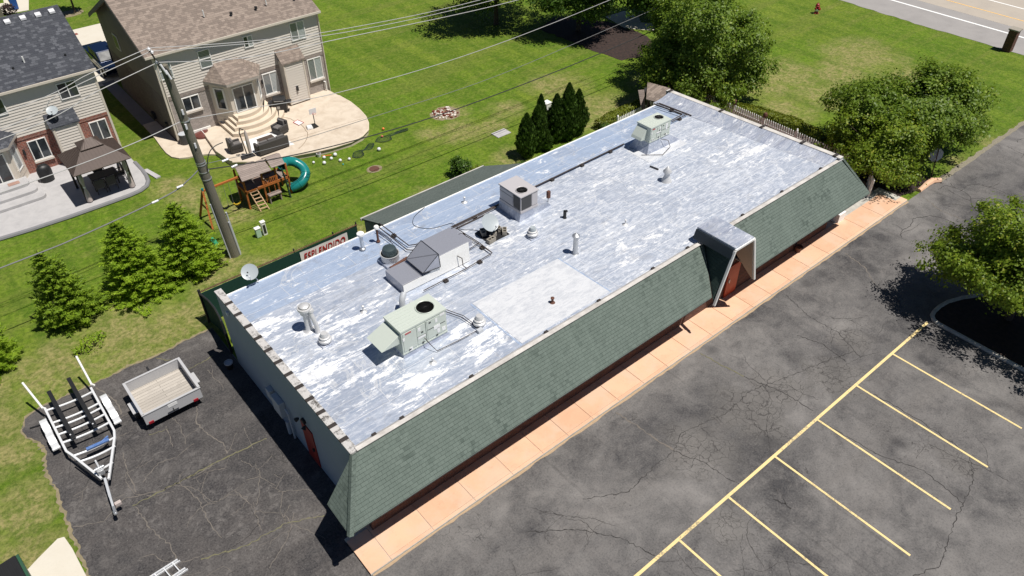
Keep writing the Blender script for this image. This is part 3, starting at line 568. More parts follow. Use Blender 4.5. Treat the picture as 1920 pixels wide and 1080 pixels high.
mb = MB(); mb.box(34.9, 35.5, 14.85, 15.40, .0, .62); mb.build('corner_pier', WTRIM, B)
# end wall fittings
mb = MB(); mb.box(XL-.04, XL-.003, 18.62, 19.5, 0.05, 2.05); dr = mb.build('side_door', REDD, B); mb = MB(); mb.box(XL-.11, XL-.04, 18.72, 18.78, .95, 1.1); mb.build('handle', DARK, dr)
t = thing('utility_meter', 'pale grey electric meter cabinet and conduit on the shaded end wall', 'meter', (XL-.1,21.2,.2))
mb = MB(); mb.box(XL-.26, XL-.005, 20.95, 21.65, .95, 1.75); mb.build('cabinet', PVC, t, bevel=.02)
mb = MB(); mb.box(XL-.22, XL-.005, 21.85, 22.2, 1.2, 1.7); mb.build('junction_box', PVC, t, bevel=.02)
mb = MB(); mb.tube([(XL-.12,20.9,.75),(XL-.12,20.9,.05)], .08); mb.tube([(XL-.1,20.55,.05),(XL-.1,20.55,1.5),(XL-.1,20.75,1.6)], .04); mb.build('conduit', PVC, t)
t = thing('wall_lamp', 'small black twin floodlight above the red side door', 'lamp', (XL-.05,19.1,2.3))
mb = MB(); mb.box(XL-.10, XL-.003, 19.0, 19.2, 2.25, 2.42); mb.build('bracket', BLACK, t)
for y in (18.86, 19.34): mb = MB(); mb.lathe([(.03,0),(.06,.04),(.09,.14),(.085,.15),(.0,.12)], (XL-.12,y,2.34), 12, axis=(-.6,.3*(1 if y > 19.1 else -1),-.4)); mb.build('lamp_head', BLACK, t)
mb = MB(); mb.box(XL-.10, XL-.003, 24.85, 25.0, 3.55, 3.72); tag(mb.build('wall_camera', WSTICK, org=(XL,24.9,3.6), bevel=.02), 'tiny white camera box high on the end wall by the fence', 'camera')
t = thing('waste_bucket', 'dark bucket with pale rim standing in shade at foot of end wall', 'bucket', (5.45,25.9,0))
mb = MB(); mb.lathe([(.13,0),(.17,.34),(.155,.34),(.12,.03),(.0,.03)], (5.45,25.9,.01), 20); mb.build('pail', BLACK, t)
mb = MB(); mb.lathe([(.175,.30),(.185,.31),(.185,.36),(.165,.365),(.155,.33)], (5.45,25.9,.01), 20); mb.build('rim', PVC, t)
t = thing('planter_pot', 'small dark planter pot against the brick front under the far eave', 'planter', (31.15,14.8,.11))
mb = MB(); mb.lathe([(.14,0),(.2,.3),(.22,.32),(.18,.32),(.16,.27),(0,.27)], (31.15,14.8,.11), 18); mb.build('pot', RUST, t)
# ------------------------------------------------------------------ roof equipment (all stands on the deck at ZR)
def fan_opening(parent, cx, cy, z, r, name='fan'):
    mb = MB(); mb.lathe([(r,0),(r,-.26),(r*.2,-.27),(0,-.27)], (cx,cy,z), 32); f = mb.build(name+'_well', COIL, parent)
    mb = MB(); mb.lathe([(r+.012,.0),(r+.03,.02),(r+.012,.035),(r-.012,.02),(r-.01,.0)], (cx,cy,z), 32); mb.build('rim', parent.data.materials[0] if parent.data else HVAC, f)
    mb = MB()
    for k in range(4):
        M = Matrix.Translation((cx,cy,z-.14)) @ Matrix.Rotation(k*PI/2+.4,4,'Z') @ Matrix.Rotation(.5,4,'X'); b = MB(M); b.add([(.07,-.07,0),(r*.86,-.16,0),(r*.9,.13,0),(.07,.07,0)], [(0,1,2,3)]); mb.v += [tuple(p) for p in b.v]; mb.f += [tuple(i+len(mb.v)-4 for i in q) for q in b.f]; mb.s += b.s
    mb.lathe([(.075,-.2),(.08,-.08),(.0,-.07)], (cx,cy,z), 16); mb.build('fan_blade', DARK, f)
    mb = MB()
    for rr in (r*.3, r*.55, r*.8): mb.tube([(cx+rr*math.cos(2*PI*k/24), cy+rr*math.sin(2*PI*k/24), z+.03) for k in range(25)], .004, 4, cap=False)
    for k in range(6): a = k*PI/6; mb.tube([(cx-r*math.cos(a),cy-r*math.sin(a),z+.03),(cx+r*math.cos(a),cy+r*math.sin(a),z+.03)], .004, 4)
    mb.build('grille', DARK, f); return f
def rooftop_unit(label, x0, x1, y0, y1, z0, z1, hood, curb, fanx, fany, fr, stickers, group):
    t = thing('rooftop_air_unit', label, 'air conditioner', ((x0+x1)/2,(y0+y1)/2,ZR), 0, group)
    cx0, cx1, cy0, cy1 = curb
    mb = MB(); mb.hexa([(cx0,cy0,ZR+.002),(cx1,cy0,ZR+.002),(cx1,cy1,ZR+.002),(cx0,cy1,ZR+.002),(x0+.03,y0+.03,z0-.02),(x1-.03,y0+.03,z0-.02),(x1-.03,y1-.03,z0-.02),(x0+.03,y1-.03,z0-.02)]); mb.build('curb', ROOFU, t)
    mb = MB(); mb.box(x0-.01, x1+.01, y0-.01, y1+.01, z0-.02, z0+.06); mb.build('base_rail', HVAC, t, bevel=.01)
    mb = MB(); mb.box(x0, x1, y0, y1, z0+.06, z1-.06); cab = mb.build('cabinet', HVAC, t, bevel=.012)
    mb = MB(); mb.plate_hole(x0-.02, x1+.02, y0-.02, y1+.02, z1, fanx, fany, fr)
    for a in ((x0-.02,y0-.02,x1+.02,y0-.02),(x1+.02,y0-.02,x1+.02,y1+.02),(x1+.02,y1+.02,x0-.02,y1+.02),(x0-.02,y1+.02,x0-.02,y0-.02)):
        mb.face((a[0],a[1],z1-.07),(a[2],a[3],z1-.07),(a[2],a[3],z1),(a[0],a[1],z1))
    lid = mb.build('lid', HVAC, t); fan_opening(lid, fanx, fany, z1, fr)
    mb = MB(); n = 7
    for k in range(n):
        yy = y0+(y1-y0)*(k+.5)/n; xe = fanx-fr-.12; mb.box(x0+.05, xe, yy-.012, yy+.012, z1-.01, z1+.012)
    mb.build('lid_rib', HVAC, lid)
    # access doors on the long side towards the car park, and their stickers
    W = x1-x0; boxes('access_door', HVAC, t, [(x0+W*a, x0+W*b, y0-.016, y0+.01, z0+.12, z1-.13) for a, b in ((.03,.30),(.33,.52),(.56,.96))], .006)
    boxes('door_post', HVAC, t, [(x0+W*.53, x0+W*.55, y0-.03, y0, z0+.05, z1-.08)])
    mb = MB(); mb.box(x0+W*.56, x0+W*.96, y0-.022, y0-.012, z0+(z1-z0)*.5, z0+(z1-z0)*.52); mb.box(x0+W*.33, x0+W*.52, y0-.022, y0-.012, z0+(z1-z0)*.42, z0+(z1-z0)*.44); mb.build('door_seam', DARK, cab)
    boxes('sticker', WSTICK, cab, [(x0+W*a, x0+W*(a+sw), y0-.024, y0-.01, z0+(z1-z0)*h, z0+(z1-z0)*(h+sh)) for a, h, sw, sh in stickers])
    mb = MB(); mb.box(x0+W*.08, x0+W*.21, y0-.024, y0-.01, z0+(z1-z0)*.80, z0+(z1-z0)*.86); mb.build('warning_sticker', RSTICK, cab)
    boxes('latch', BLACK, cab, [(x0+W*a, x0+W*(a+.045), y0-.03, y0-.01, z0+(z1-z0)*h+.05, z0+(z1-z0)*h+.10) for a, h in ((.13,.05),(.42,.05),(.74,.05),(.42,.50),(.60,.72))])
    mb = MB()
    if hood == 'big':   # intake hood sticking out of the short side like an open flap
        mb.hexa([(x0-.05,y0+.10,z1-.62),(x0-.0,y0+.10,z1-.66),(x0-.0,y1-.02,z1-.66),(x0-.05,y1-.02,z1-.62),(x0-.84,y0+.02,z1-.50),(x0-.0,y0+.10,z1-.20),(x0-.0,y1-.02,z1-.20),(x0-.84,y1-.05,z1-.50)])
    else:
        mb.hexa([(x0-.42,y0+.22,z0+.15),(x0-.0,y0+.22,z0+.10),(x0-.0,y1-.02,z0+.10),(x0-.42,y1-.02,z0+.15),(x0-.36,y0+.22,z0+.28),(x0-.0,y0+.22,z0+.72),(x0-.0,y1-.02,z0+.72),(x0-.36,y1-.02,z0+.28)])
    mb.build('intake_hood', HVAC, t, bevel=.01)
    return t
S1 = [(.02,.58,.04,.12),(.34,.34,.17,.09),(.36,.66,.05,.14),(.74,.66,.05,.16),(.70,.38,.14,.16),(.77,.18,.06,.22),(.88,.16,.08,.16),(.85,.82,.11,.09),(.14,.02,.07,.16),(.53,.16,.02,.07)]
rooftop_unit('large pale green rooftop air unit with open intake flap, nearest the front edge', 9.62, 11.60, 17.92, 19.02, 4.16, 5.30, 'big', (9.60,11.66,17.88,19.08), 11.06, 18.47, .345, S1, 'rooftop air units')
S2 = [(.04,.55,.04,.12),(.30,.44,.22,.08),(.45,.62,.06,.16),(.75,.45,.09,.40),(.10,.06,.10,.12),(.44,.02,.05,.12),(.80,.03,.06,.10)]
rooftop_unit('pale green rooftop air unit near the far rear corner on a tapered silver curb', 27.42, 28.93, 22.18, 23.10, 4.58, 5.42, 'small', (27.2,29.75,22.05,23.3), 28.58, 22.70, .24, S2, 'rooftop air units')
# grey square unit
t = thing('condenser_unit', 'square grey packaged air conditioner with dark coil sides beside the rear pipe run', 'air conditioner', (19,22.4,ZR), 0, 'rooftop air units')
x0, x1, y0, y1, z0, z1 = 18.48, 19.52, 21.74, 23.26, 4.52, 5.32
mb = MB(); mb.hexa([(18.40,21.95-.2,ZR+.002),(20.45,21.95-.1,ZR+.002),(20.4,23.3,ZR+.002),(18.45,23.3,ZR+.002),(x0+.0,y0+.02,z0-.1),(x1+.55,y0+.02,z0-.1),(x1+.55,y1-.02,z0-.1),(x0+.0,y1-.02,z0-.1)]); mb.build('curb', ROOFU, t)
mb = MB(); mb.box(x0, x1, y0, y1, z0-.1, z0+.03); mb.build('base_rail', HVACG, t, bevel=.01)
mb = MB(); mb.box(x0+.02, x1-.02, y0+.02, y1-.02, z0+.03, z1-.04); cab = mb.build('cabinet', HVACG, t, bevel=.01)
boxes('coil_panel', COIL, t, [(x0+.07, x0+.62, y0-.002, y0+.03, z0+.08, z1-.10), (x0-.002, x0+.03, y0+.08, y0+.5, z0+.08, z1-.1)])
boxes('side_panel', HVACG, cab, [(x0-.004, x0+.03, y0+.56, y1-.06, z0+.10, z0+.5), (x0-.004, x0+.03, y0+.56, y1-.06, z0+.53, z1-.1), (x0+.66, x1-.05, y0-.004, y0+.03, z0+.08, z1-.1)], .006)
mb = MB(); mb.plate_hole(x0-.02, x1+.02, y0-.02, y1+.02, z1, 18.90, 22.16, .265)
for a in ((x0-.02,y0-.02,x1+.02,y0-.02),(x1+.02,y0-.02,x1+.02,y1+.02),(x1+.02,y1+.02,x0-.02,y1+.02),(x0-.02,y1+.02,x0-.02,y0-.02)): mb.face((a[0],a[1],z1-.05),(a[2],a[3],z1-.05),(a[2],a[3],z1),(a[0],a[1],z1))
lid = mb.build('lid', HVACG, t); fan_opening(lid, 18.90, 22.16, z1, .265)
t = thing('disconnect_box', 'brown electrical disconnect box on a stub post beside the grey air conditioner', 'switch box', (20.5,22.14,ZR))
mb = MB(); mb.tube([(20.5,22.14,ZR),(20.5,22.14,ZR+.3)], .03); mb.build('post', GALV, t); mb = MB(); mb.box(20.43, 20.58, 22.06, 22.2, ZR+.25, ZR+.62); mb.build('box', RUST, t, bevel=.01)
# silver duct housing with its flap
t = thing('duct_housing', 'long silver sheet metal exhaust housing with high back box and tilted square flap', 'ductwork', (13,21.6,ZR))
mb = MB(); mb.hexa([(11.63,21.0,ZR),(14.45,21.0,ZR),(14.45,22.3,ZR),(11.63,22.25,ZR),(11.64,21.0,ZR+.44),(14.45,21.0,ZR+.44),(14.45,22.3,ZR+.44),(11.64,22.25,ZR+.44)]); mb.build('low_duct', SHEET, t, bevel=.01)
mb = MB(); mb.hexa([(12.95,20.98,ZR+.44),(15.02,20.98,ZR+.02),(15.02,22.32,ZR+.02),(12.95,22.32,ZR+.44),(13.30,20.98,ZR+1.0),(14.98,20.98,ZR+1.02),(14.98,22.32,ZR+1.02),(13.30,22.32,ZR+1.0)]); mb.build('high_duct', SHEET, t, bevel=.01)
mb = MB(); mb.solid([(11.66,20.975,ZR+.03),(15.0,20.975,ZR+.03),(14.97,20.975,ZR+1.0),(13.31,20.975,ZR+.98),(12.98,20.975,ZR+.43),(11.66,20.975,ZR+.42)], (0,-.012,0)); mb.build('white_panel', WTRIM, t)
mb = MB(); yA, yB = 20.92, 22.15
mb.hexa([(12.62,yA,ZR+.60),(13.45,yA,ZR+.50),(13.45,yB,ZR+.50),(12.62,yB,ZR+.60),(13.42,yA,ZR+1.16),(13.46,yA,ZR+1.10),(13.46,yB,ZR+1.10),(13.42,yB,ZR+1.16)]); fl = mb.build('tilted_flap', SHEET, t)
mb = MB(); e = [(12.60,yA-.01,ZR+.60),(13.42,yA-.01,ZR+1.18),(13.47,yA-.01,ZR+.50),(12.60,yA-.01,ZR+.60)]; [mb.bar(p,q,.018,.018) for p,q in zip(e,e[1:])]
mb.bar((12.60,yA,ZR+.61),(12.60,yB,ZR+.61),.015,.015); mb.bar((13.42,yA,ZR+1.18),(13.42,yB,ZR+1.18),.015,.015); mb.bar((12.6,yB,ZR+.6),(13.42,yB,ZR+1.18),.015,.015); mb.bar((12.6,yB,ZR+.61),(13.42,yA,ZR+1.19),.008,.008); mb.build('flap_frame', DARK, fl)
boxes('side_box', SHEET, t, [(15.02,15.32,21.2,21.9,ZR+.55,ZR+.78), (15.02,15.32,21.98,22.45,ZR+.55,ZR+.78)], .01)
mb = MB(); mb.box(12.9,13.7,22.36,22.9,ZR,ZR+.12); mb.build('curb_block', ROOFU, t)
# round exhaust fan with dark dome
t = thing('exhaust_fan', 'round exhaust fan with dark green dome inside a silver drum, left of the duct housing', 'exhaust fan', (12.45,23.1,ZR))
c = (12.42,23.12,ZR); mb = MB(); mb.lathe([(.34,.0),(.36,.10),(.375,.12),(.40,.45),(.415,.46),(.405,.475),(.37,.46),(.35,.2),(.0,.2)], c, 36); mb.build('drum', VENTW, t)
mb = MB(); mb.lathe([(.30,.30),(.31,.62),(.27,.72),(.16,.76),(0,.77)], c, 36); mb.build('dome', mk('dark_green_dome', (.06,.085,.09,1), None, 3, .4, .3, .1), t)
mb = MB(); mb.tube([(12.05,22.55,ZR+.16),(12.95,22.62,ZR+.22)], .07, 10); mb.build('motor_tube', RUST, t)
mb = MB(); mb.box(12.0,12.8,22.72,23.5,ZR,ZR+.12); mb.build('curb', ROOFU, t, bevel=.01)
# vents
def cap_vent(label, x, y, h, r, mat, capmat, rc):
    t = thing('vent_pipe', label, 'vent', (x,y,ZR), 0, 'roof vent pipes')
    mb = MB(); mb.lathe([(r*1.9,0),(r*1.5,.05),(r,.07),(r,h)], (x,y,ZR), 18); mb.build('pipe', mat, t)
    mb = MB(); mb.lathe([(rc*.8,h-.07),(rc,h-.05),(rc,h+.05),(rc*.8,h+.08),(0,h+.09)], (x,y,ZR), 20); mb.build('cap', capmat, t); return t
cap_vent('silver vent pipe with wide white cap nearest the rear edge banner', 11.98, 24.66, .78, .075, GALV, WTRIM, .16)
cap_vent('rusty brown vent pipe with pale cap beside the rear gas lines', 12.79, 24.69, .74, .05, RUST, WTRIM, .11)
def ring_vent(label, x, y, topdark=False, s=1):
    t = thing('ring_vent', label, 'roof vent', (x,y,ZR), 0, 'ringed roof vents')
    mb = MB(); mb.box(x-.25, x+.25, y-.22, y+.26, ZR, ZR+.06); mb.build('curb', ROOFU, t, bevel=.01)
    mb = MB(); mb.lathe([(.17,.05),(.17,.12),(.245,.14),(.25,.22),(.215,.25),(.19,.26),(.20,.28),(.205,.34),(.16,.36)], (x,y,ZR), 28); mb.build('rings', VENTW, t)
    mb = MB(); mb.lathe([(.13,.34),(.155,.37),(.15,.44),(.12,.52)]+([(.0,.525)] if not topdark else [(.10,.52),(0,.50)]), (x,y,ZR), 28); mb.build('cap', VENTW if not topdark else DISH, t)
ring_vent('white ringed mushroom vent beside the tall leaning vent stack near the end wall', 7.84, 20.50)
ring_vent('white ringed mushroom vent between the green air unit and the white patch', 12.82, 17.52)
ring_vent('ringed mushroom vent with dark top near the dish on cinder blocks', 18.15, 20.55, True)
t = thing('vent_stack', 'tall silver vent stack with round hat and slanting side duct near the end wall', 'vent', (7.75,21.5,ZR))
mb = MB(); mb.lathe([(.24,0),(.15,.06),(.13,.12),(.13,.85)], (7.72,21.55,ZR), 22); mb.build('pipe', VENTW, t)
mb = MB(); mb.lathe([(.16,.82),(.20,.86),(.20,1.02),(.26,1.04),(.28,1.10),(.27,1.16),(.22,1.17),(.2,1.12),(0,1.12)], (7.72,21.55,ZR), 28); mb.lathe([(.19,1.13),(.185,1.21),(.12,1.25),(0,1.26)], (7.72,21.55,ZR), 28); mb.build('hat', VENTW, t)
mb = MB(); mb.tube([(7.90,21.22,ZR),(7.90,21.22,ZR+.35),(7.84,21.32,ZR+.9),(7.86,21.36,ZR+1.0)], [.10,.085,.085,.085], 14); mb.lathe([(.12,0),(.13,.06),(.10,.12),(0,.13)], (7.86,21.36,ZR+.98), 18); mb.build('side_duct', VENTW, t)
t = thing('flue_pipe', 'tall silver flue pipe with wide cone cap above the white patch', 'vent', (18.75,18.45,ZR))
mb = MB(); mb.lathe([(.16,0),(.12,.03),(.11,.06),(.11,.90)], (18.75,18.46,ZR), 22); mb.build('pipe', GALV, t); mb = MB(); mb.lathe([(.13,.86),(.17,.90),(.165,.95),(.05,1.05),(0,1.06)], (18.75,18.46,ZR), 22); mb.build('cap', GALV, t)
t = thing('cone_vent', 'white conical vent cap on a flared base at the far end of the roof', 'vent', (26.1,19.8,ZR))
mb = MB(); mb.lathe([(.27,0),(.24,.05),(.15,.26),(.13,.34),(.13,.45)], (26.1,19.8,ZR), 24); mb.build('base', VENTW, t); mb = MB(); mb.lathe([(.13,.42),(.21,.50),(.215,.54),(.02,.82),(0,.83)], (26.1,19.8,ZR), 24); mb.build('cone', VENTW, t)
t = thing('vent_pipe', 'short black pipe stub standing right of the dark topped ringed vent', 'vent', (20.22,20.7,ZR), 0, 'roof vent pipes')
mb = MB(); mb.lathe([(.10,0),(.075,.04),(.075,.38),(.06,.38),(.06,.2),(0,.2)], (20.22,20.7,ZR), 18); mb.build('pipe', BLACK, t); mb = MB(); mb.box(20.27,20.36,20.66,20.74,ZR+.28,ZR+.36); mb.build('tab', BLACK, t)
t = thing('elbow_duct', 'dark round duct elbow rising just behind the large green air unit', 'duct', (11.0,20.1,ZR))
mb = MB(); mb.tube([(11.05,20.12,ZR),(11.05,20.12,ZR+.5),(11.12,20.16,ZR+.66),(11.25,20.25,ZR+.72)], .12, 16); mb.build('elbow', PVC, t); mb = MB(); mb.tube([(11.38,19.98,ZR),(11.38,19.98,ZR+.4)], .09, 14); mb.build('side_duct', PVC, t)
for lab, x, y, h, r, m in (('tiny white capped pipe on a white patch left of the large green air unit', 9.85,21.1,.28,.035,VENTW),('tiny white capped pipe just in front of the large green air unit', 10.3,17.05,.22,.03,VENTW),
        ('small dark pipe standing on the big white roof patch', 15.84,16.7,.24,.05,RUST),('small white pipe with flared foot on the middle of the roof', 21.93,18.55,.24,.03,VENTW),('tiny white pipe on the rear roof strip', 17.58,24.75,.26,.04,VENTW)):
    t = thing('vent_pipe', lab, 'vent', (x,y,ZR-(.05 if y > 24 else 0)), 0, 'roof vent pipes'); mb = MB(); mb.lathe([(.14,0),(.10,.02),(r,.06),(r,h)], (x,y,ZR-(.05 if y > 24 else 0)), 14); mb.build('pipe', m, t); mb = MB(); mb.lathe([(r*1.5,h-.02),(r*1.6,h+.02),(0,h+.05)], (x,y,ZR-(.05 if y > 24 else 0)), 14); mb.build('cap', m, t)
mb = MB(); mb.bar((26.48,21.2,ZR+.04),(26.56,20.72,ZR+.04),.07,.06); tag(mb.build('loose_batten', DARK, org=(26.5,21,ZR)), 'short dark stick lying on the roof beside the white cone vent', 'batten')
# satellite dishes
def dish(parent, c, nrm, r, back, mat=DISH):
    c = Vector(c); nrm = Vector(nrm).normalized(); mb = MB(); prof = [(r*math.sin(a)/math.sin(.5), (1-math.cos(a))*r*1.0/.45*.42) for a in [i*.5/7 for i in range(8)]]
    pr = [(max(1e-5,q), h) for q, h in prof]; n = len(pr); pr2 = pr+[(r+.012, pr[-1][1]+.004)]+[(max(1e-5,q-.0), h-.012) for q, h in pr[::-1]]
    mb.lathe(pr2, c, 36, axis=nrm); d = mb.build('reflector', mat, parent)
    f = c+nrm*r*.9; up = Vector((0,0,1)); low = (up-nrm*up.dot(nrm)).normalized()*-1
    mb = MB(); mb.tube([c+low*r*.98, f+low*r*.75], .012, 6); mb.build('feed_arm', GALV, parent); mb = MB(); mb.lathe([(.03,-.06),(.045,-.05),(.045,.05),(0,.06)], f+low*r*.72, 12, axis=nrm); mb.build('receiver', PVC, parent)
    mb = MB(); mb.tube([c-nrm*.01, c-nrm*.12, back], .022, 8); mb.build('mast', GALV, parent)
t = thing('satellite_dish', 'grey satellite dish on the rear roof edge near the left end, facing the camera', 'satellite dish', (7.55,25.6,ZR), 0, 'satellite dishes')
dish(t, (7.34,25.68,4.50), (-.30,-.62,.72), .33, Vector((7.55,25.55,ZR)))
mb = MB(Matrix.Translation((7.22,25.58,4.60))); mb.lathe([(.035,0),(.035,.006),(0,.008)], (0,0,0), 12, axis=(-.30,-.62,.72)); mb.build('emblem', BLACK, t)
t = thing('satellite_dish', 'round pale satellite dish standing on a square frame of cinder blocks mid roof', 'satellite dish', (16.9,21.9,ZR), 0, 'satellite dishes')
dish(t, (16.80,21.85,4.68), (.02,-.72,.69), .40, Vector((16.95,21.85,ZR+.1)))
mb = MB(); [mb.tube([(16.95,21.85,4.5),(16.95+a,21.85+b,ZR+.08)], .02, 6) for a,b in ((-.35,.35),(.35,.3),(-.2,-.45),(.35,-.3))]; mb.build('tripod', BLACK, t)
mb = MB(); mb.box(16.36,17.5,21.35,22.4,ZR+.003,ZR+.03); mb.build('rubber_mat', BLACK, t)
for i, (x, y, a) in enumerate(((16.52,21.42,.1),(16.78,21.62,.5),(17.38,21.55,.9),(17.30,21.95,1.5),(17.05,22.25,.2),(16.60,22.1,1.2))):
    b = thing('cinder_block', ('nearest cinder block under the mid roof dish','cinder block just behind the nearest one under the mid roof dish','rightmost cinder block under the mid roof dish, standing endways','second cinder block from the right behind the mid roof dish','rear cinder block hidden partly by the mid roof dish foot','leftmost cinder block under the mid roof dish')[i], 'block', (x,y,ZR+.03), a, 'cinder blocks round the dish')
    mb = MB(); w_, d_, h_ = .20, .10, .19; mb.box(-w_,w_,-d_,-d_+.035,0,h_); mb.box(-w_,w_,d_-.035,d_,0,h_)
    for q in (-w_, -.018, w_-.036): mb.box(q, q+.036, -d_+.034, d_-.034, 0, h_-.002)
    mb.build('shell', CINDER, b, local=True)
# gas lines on little sleepers
def pipe_run(label, runs, r=.022, z=.13, mat=PIPEB, nm='gas_pipe', blocks=True):
    p0 = runs[0][0]; t = thing(nm, label, 'pipe', (p0[0],p0[1],ZR), 0, 'gas and conduit runs on the roof'); mb = MB()
    for pts in runs: mb.tube([(x,y,ZR+(zz[0] if zz else z)) for x,y,*zz in pts], r, 8)
    mb.build('pipe', mat, t)
    if blocks:
        for pts in runs[:1]:
            for a, b in zip(pts, pts[1:]):
                a, b = Vector(a[:2]), Vector(b[:2]); L = (b-a).length; k = max(1, int(L/1.9))
                for j in range(k):
                    q = a.lerp(b, (j+.5)/k); mb = MB(); mb.box(q.x-.09,q.x+.09,q.y-.09,q.y+.09,ZR+.002,ZR+.10); mb.build('support_block', TAR, t)
pipe_run('long pair of black gas lines along the step between main roof and rear strip', [[(15.75,23.33),(18.4,23.33),(20.9,23.42),(27.0,23.5)], [(15.8,23.22),(18.3,23.24)], [(15.9,23.42,.06),(27.1,23.56,.06)], [(15.8,23.18,.05),(17.7,23.2,.05)]], .028)
pipe_run('black gas lines bending from the rear edge around to the duct housing', [[(13.48,25.66),(13.55,23.42),(14.6,22.9),(14.6,22.4)], [(13.30,25.6),(13.32,23.2),(13.75,22.75)]], .024)
pipe_run('pair of thin black conduits near the rusty vent', [[(13.1,25.4),(13.12,24.0)], [(13.2,25.3),(13.25,24.3)]], .016, .08, blocks=False)
pipe_run('square loop of black pipe right of the duct housing', [[(15.76,23.2),(15.9,21.95),(15.96,20.66),(14.5,20.52),(12.3,20.5)], [(15.88,23.1),(15.99,21.6),(15.05,21.45)], [(15.99,21.6),(15.97,20.7)], [(14.5,20.52),(14.48,20.75,.13),(14.48,20.8,.5),(14.35,20.95,.6)]], .020)
pipe_run('thin black pipe loop from the large green air unit to a pale roof box', [[(11.9,19.7),(12.5,18.3),(12.62,17.28),(11.6,17.3),(10.72,17.36),(10.62,17.6,.3),(10.55,17.88,.5)], [(12.0,19.8),(12.62,18.3),(12.68,17.36)]], .015, .10, blocks=False)
mb = MB(); mb.box(12.5,12.74,17.15,17.32,ZR+.003,ZR+.14); tag(mb.build('pipe_junction_box', PVC, org=(12.6,17.2,ZR), bevel=.01), 'small grey pipe box where thin pipes meet near the front', 'junction box')
pipe_run('double black pipes turning a corner at the far rear end of the roof', [[(31.75,25.5),(32.0,23.5),(30.75,23.48)], [(31.55,25.5),(31.75,23.66),(30.8,23.6)], [(31.98,25.5,.05),(32.2,23.35,.05)]], .03)
pipe_run('thin black loop of pipe in front of the far green air unit', [[(28.3,22.15,.5),(28.55,21.9,.45),(28.6,21.75,.12),(27.75,21.5,.08),(26.95,22.2,.06)]], .016, .08, blocks=False)
def loose(name, label, pts, r, mat, org, cat='cable', group=None, z=None):
    mb = MB(); mb.tube(pts, r, 6); return tag(mb.build(name, mat, org=org), label, cat, group)
def smooth(pts, k=6):
    P = [Vector(p) for p in pts]; out = []
    for i in range(len(P)-1):
        a, b, c, d = P[max(i-1,0)], P[i], P[i+1], P[min(i+2,len(P)-1)]
        for j in range(k):
            t = j/k; out.append(.5*((2*b)+(-a+c)*t+(2*a-5*b+4*c-d)*t*t+(-a+3*b-3*c+d)*t**3))
    return out+[P[-1]]
loose('roof_cable', 'thin dark cable curling over the rear strip to the mid roof dish', smooth([(15.9,25.62,3.95),(15.1,25.3,3.94),(14.7,24.7,3.96),(15.1,24.0,3.99),(16.0,23.7,4.02),(15.95,23.3,4.16),(16.1,23.0,4.02),(16.5,22.6,4.02),(16.7,22.2,4.03)]), .011, BLACK, (15.5,24,4))
# white coated sheet near the middle and bright pad under the far unit: thin membranes lying on the deck
def patch(name, pts, mat, z=.004): mb = MB(); mb.prism(pts, ZR+.0005, ZR+z); return mb.build(name, mat, B)
n = N('white_coating'); v = n.wpos(); a = n.noise(n.wpos((1.2,3.2,1)), 1.6, 9, .8, .4); WCOAT = n.out(n.mix(n.mp(a, .44, .60, 0, .85), (.66,.67,.69,1), (.46,.48,.52,1)), n.mp(a, .3, .7, .5, .7), .25, .4); 
patch('white_roof_patch', [(13.42,15.72),(18.05,15.72),(17.92,18.66),(13.40,18.72)], WCOAT, .012)
patch('patch_seam', [(18.05,15.66),(18.13,15.66),(17.99,18.7),(17.91,18.7)], ROOFB, .008); patch('patch_seam', [(13.30,15.66),(13.38,15.66),(13.36,18.74),(13.29,18.74)], ROOFB, .008)
patch('white_roof_patch', [(26.75,21.5),(29.7,21.5),(29.75,22.6),(26.75,23.0)], WCOAT, .012)

# ------------------------------------------------------------------ rear lean-to, fences, banner
t = thing('lean_to_shed', 'long low lean-to with grey green shingles behind the restaurant', 'shed', (18,27.2,0))
mb = MB(); mb.solid([(14.1,25.70,3.62),(22.9,25.70,3.62),(21.68,28.62,2.55),(14.1,28.58,2.55)], (0,0,-.09)); mb.build('roof', SHGD, t)
mb = MB(); mb.hexa([(14.15,25.66,0),(22.4,25.66,0),(21.6,28.45,0),(14.15,28.45,0),(14.15,25.66,3.5),(22.3,25.66,3.5),(21.6,28.45,2.46),(14.15,28.45,2.46)]); mb.build('wall', m_concrete('shed_wall', (.20,.23,.22,1), (.14,.17,.16,1)), t)
mb = MB(); mb.box(14.05,21.72,28.6,28.66,2.42,2.57); mb.build('gutter', COPE, t)
t = thing('screened_fence', 'long chain link fence with dark green privacy screen behind the restaurant', 'fence', (10,29.3,0), 0, 'green screened fence')
mb = MB(); mb.box(6.02,14.1,29.30,29.325,.05,1.74); mb.build('screen', WEED, t)
mb = MB(); mb.tube([(6.0,29.35,1.8),(14.15,29.30,1.8)], .028); mb.build('top_rail', RUST, t)
for x in (6.0,8.4,10.68,12.8,14.1): mb = MB(); mb.tube([(x,29.35,0),(x,29.35,1.9)], .035); mb.lathe([(.045,0),(.03,.05),(0,.06)], (x,29.35,1.9), 10); mb.build('post', DARK, t)
mb = MB(); n_ = 60
for k in range(n_): x = 6+8.1*(k+.5)/n_; mb.bar((x-.06,29.35,1.76),(x+.06,29.35,1.87),.008,.008); mb.bar((x+.06,29.35,1.76),(x-.06,29.35,1.87),.008,.008)
mb.build('wire_mesh', DARK, t)
t = thing('screened_gate', 'sagging dark green screened gate running from the fence corner to the end wall', 'gate', (6.0,28,0))
gp = [(6.0,29.3),(6.10,28.6),(6.10,27.9),(6.02,27.2),(5.94,26.7)]
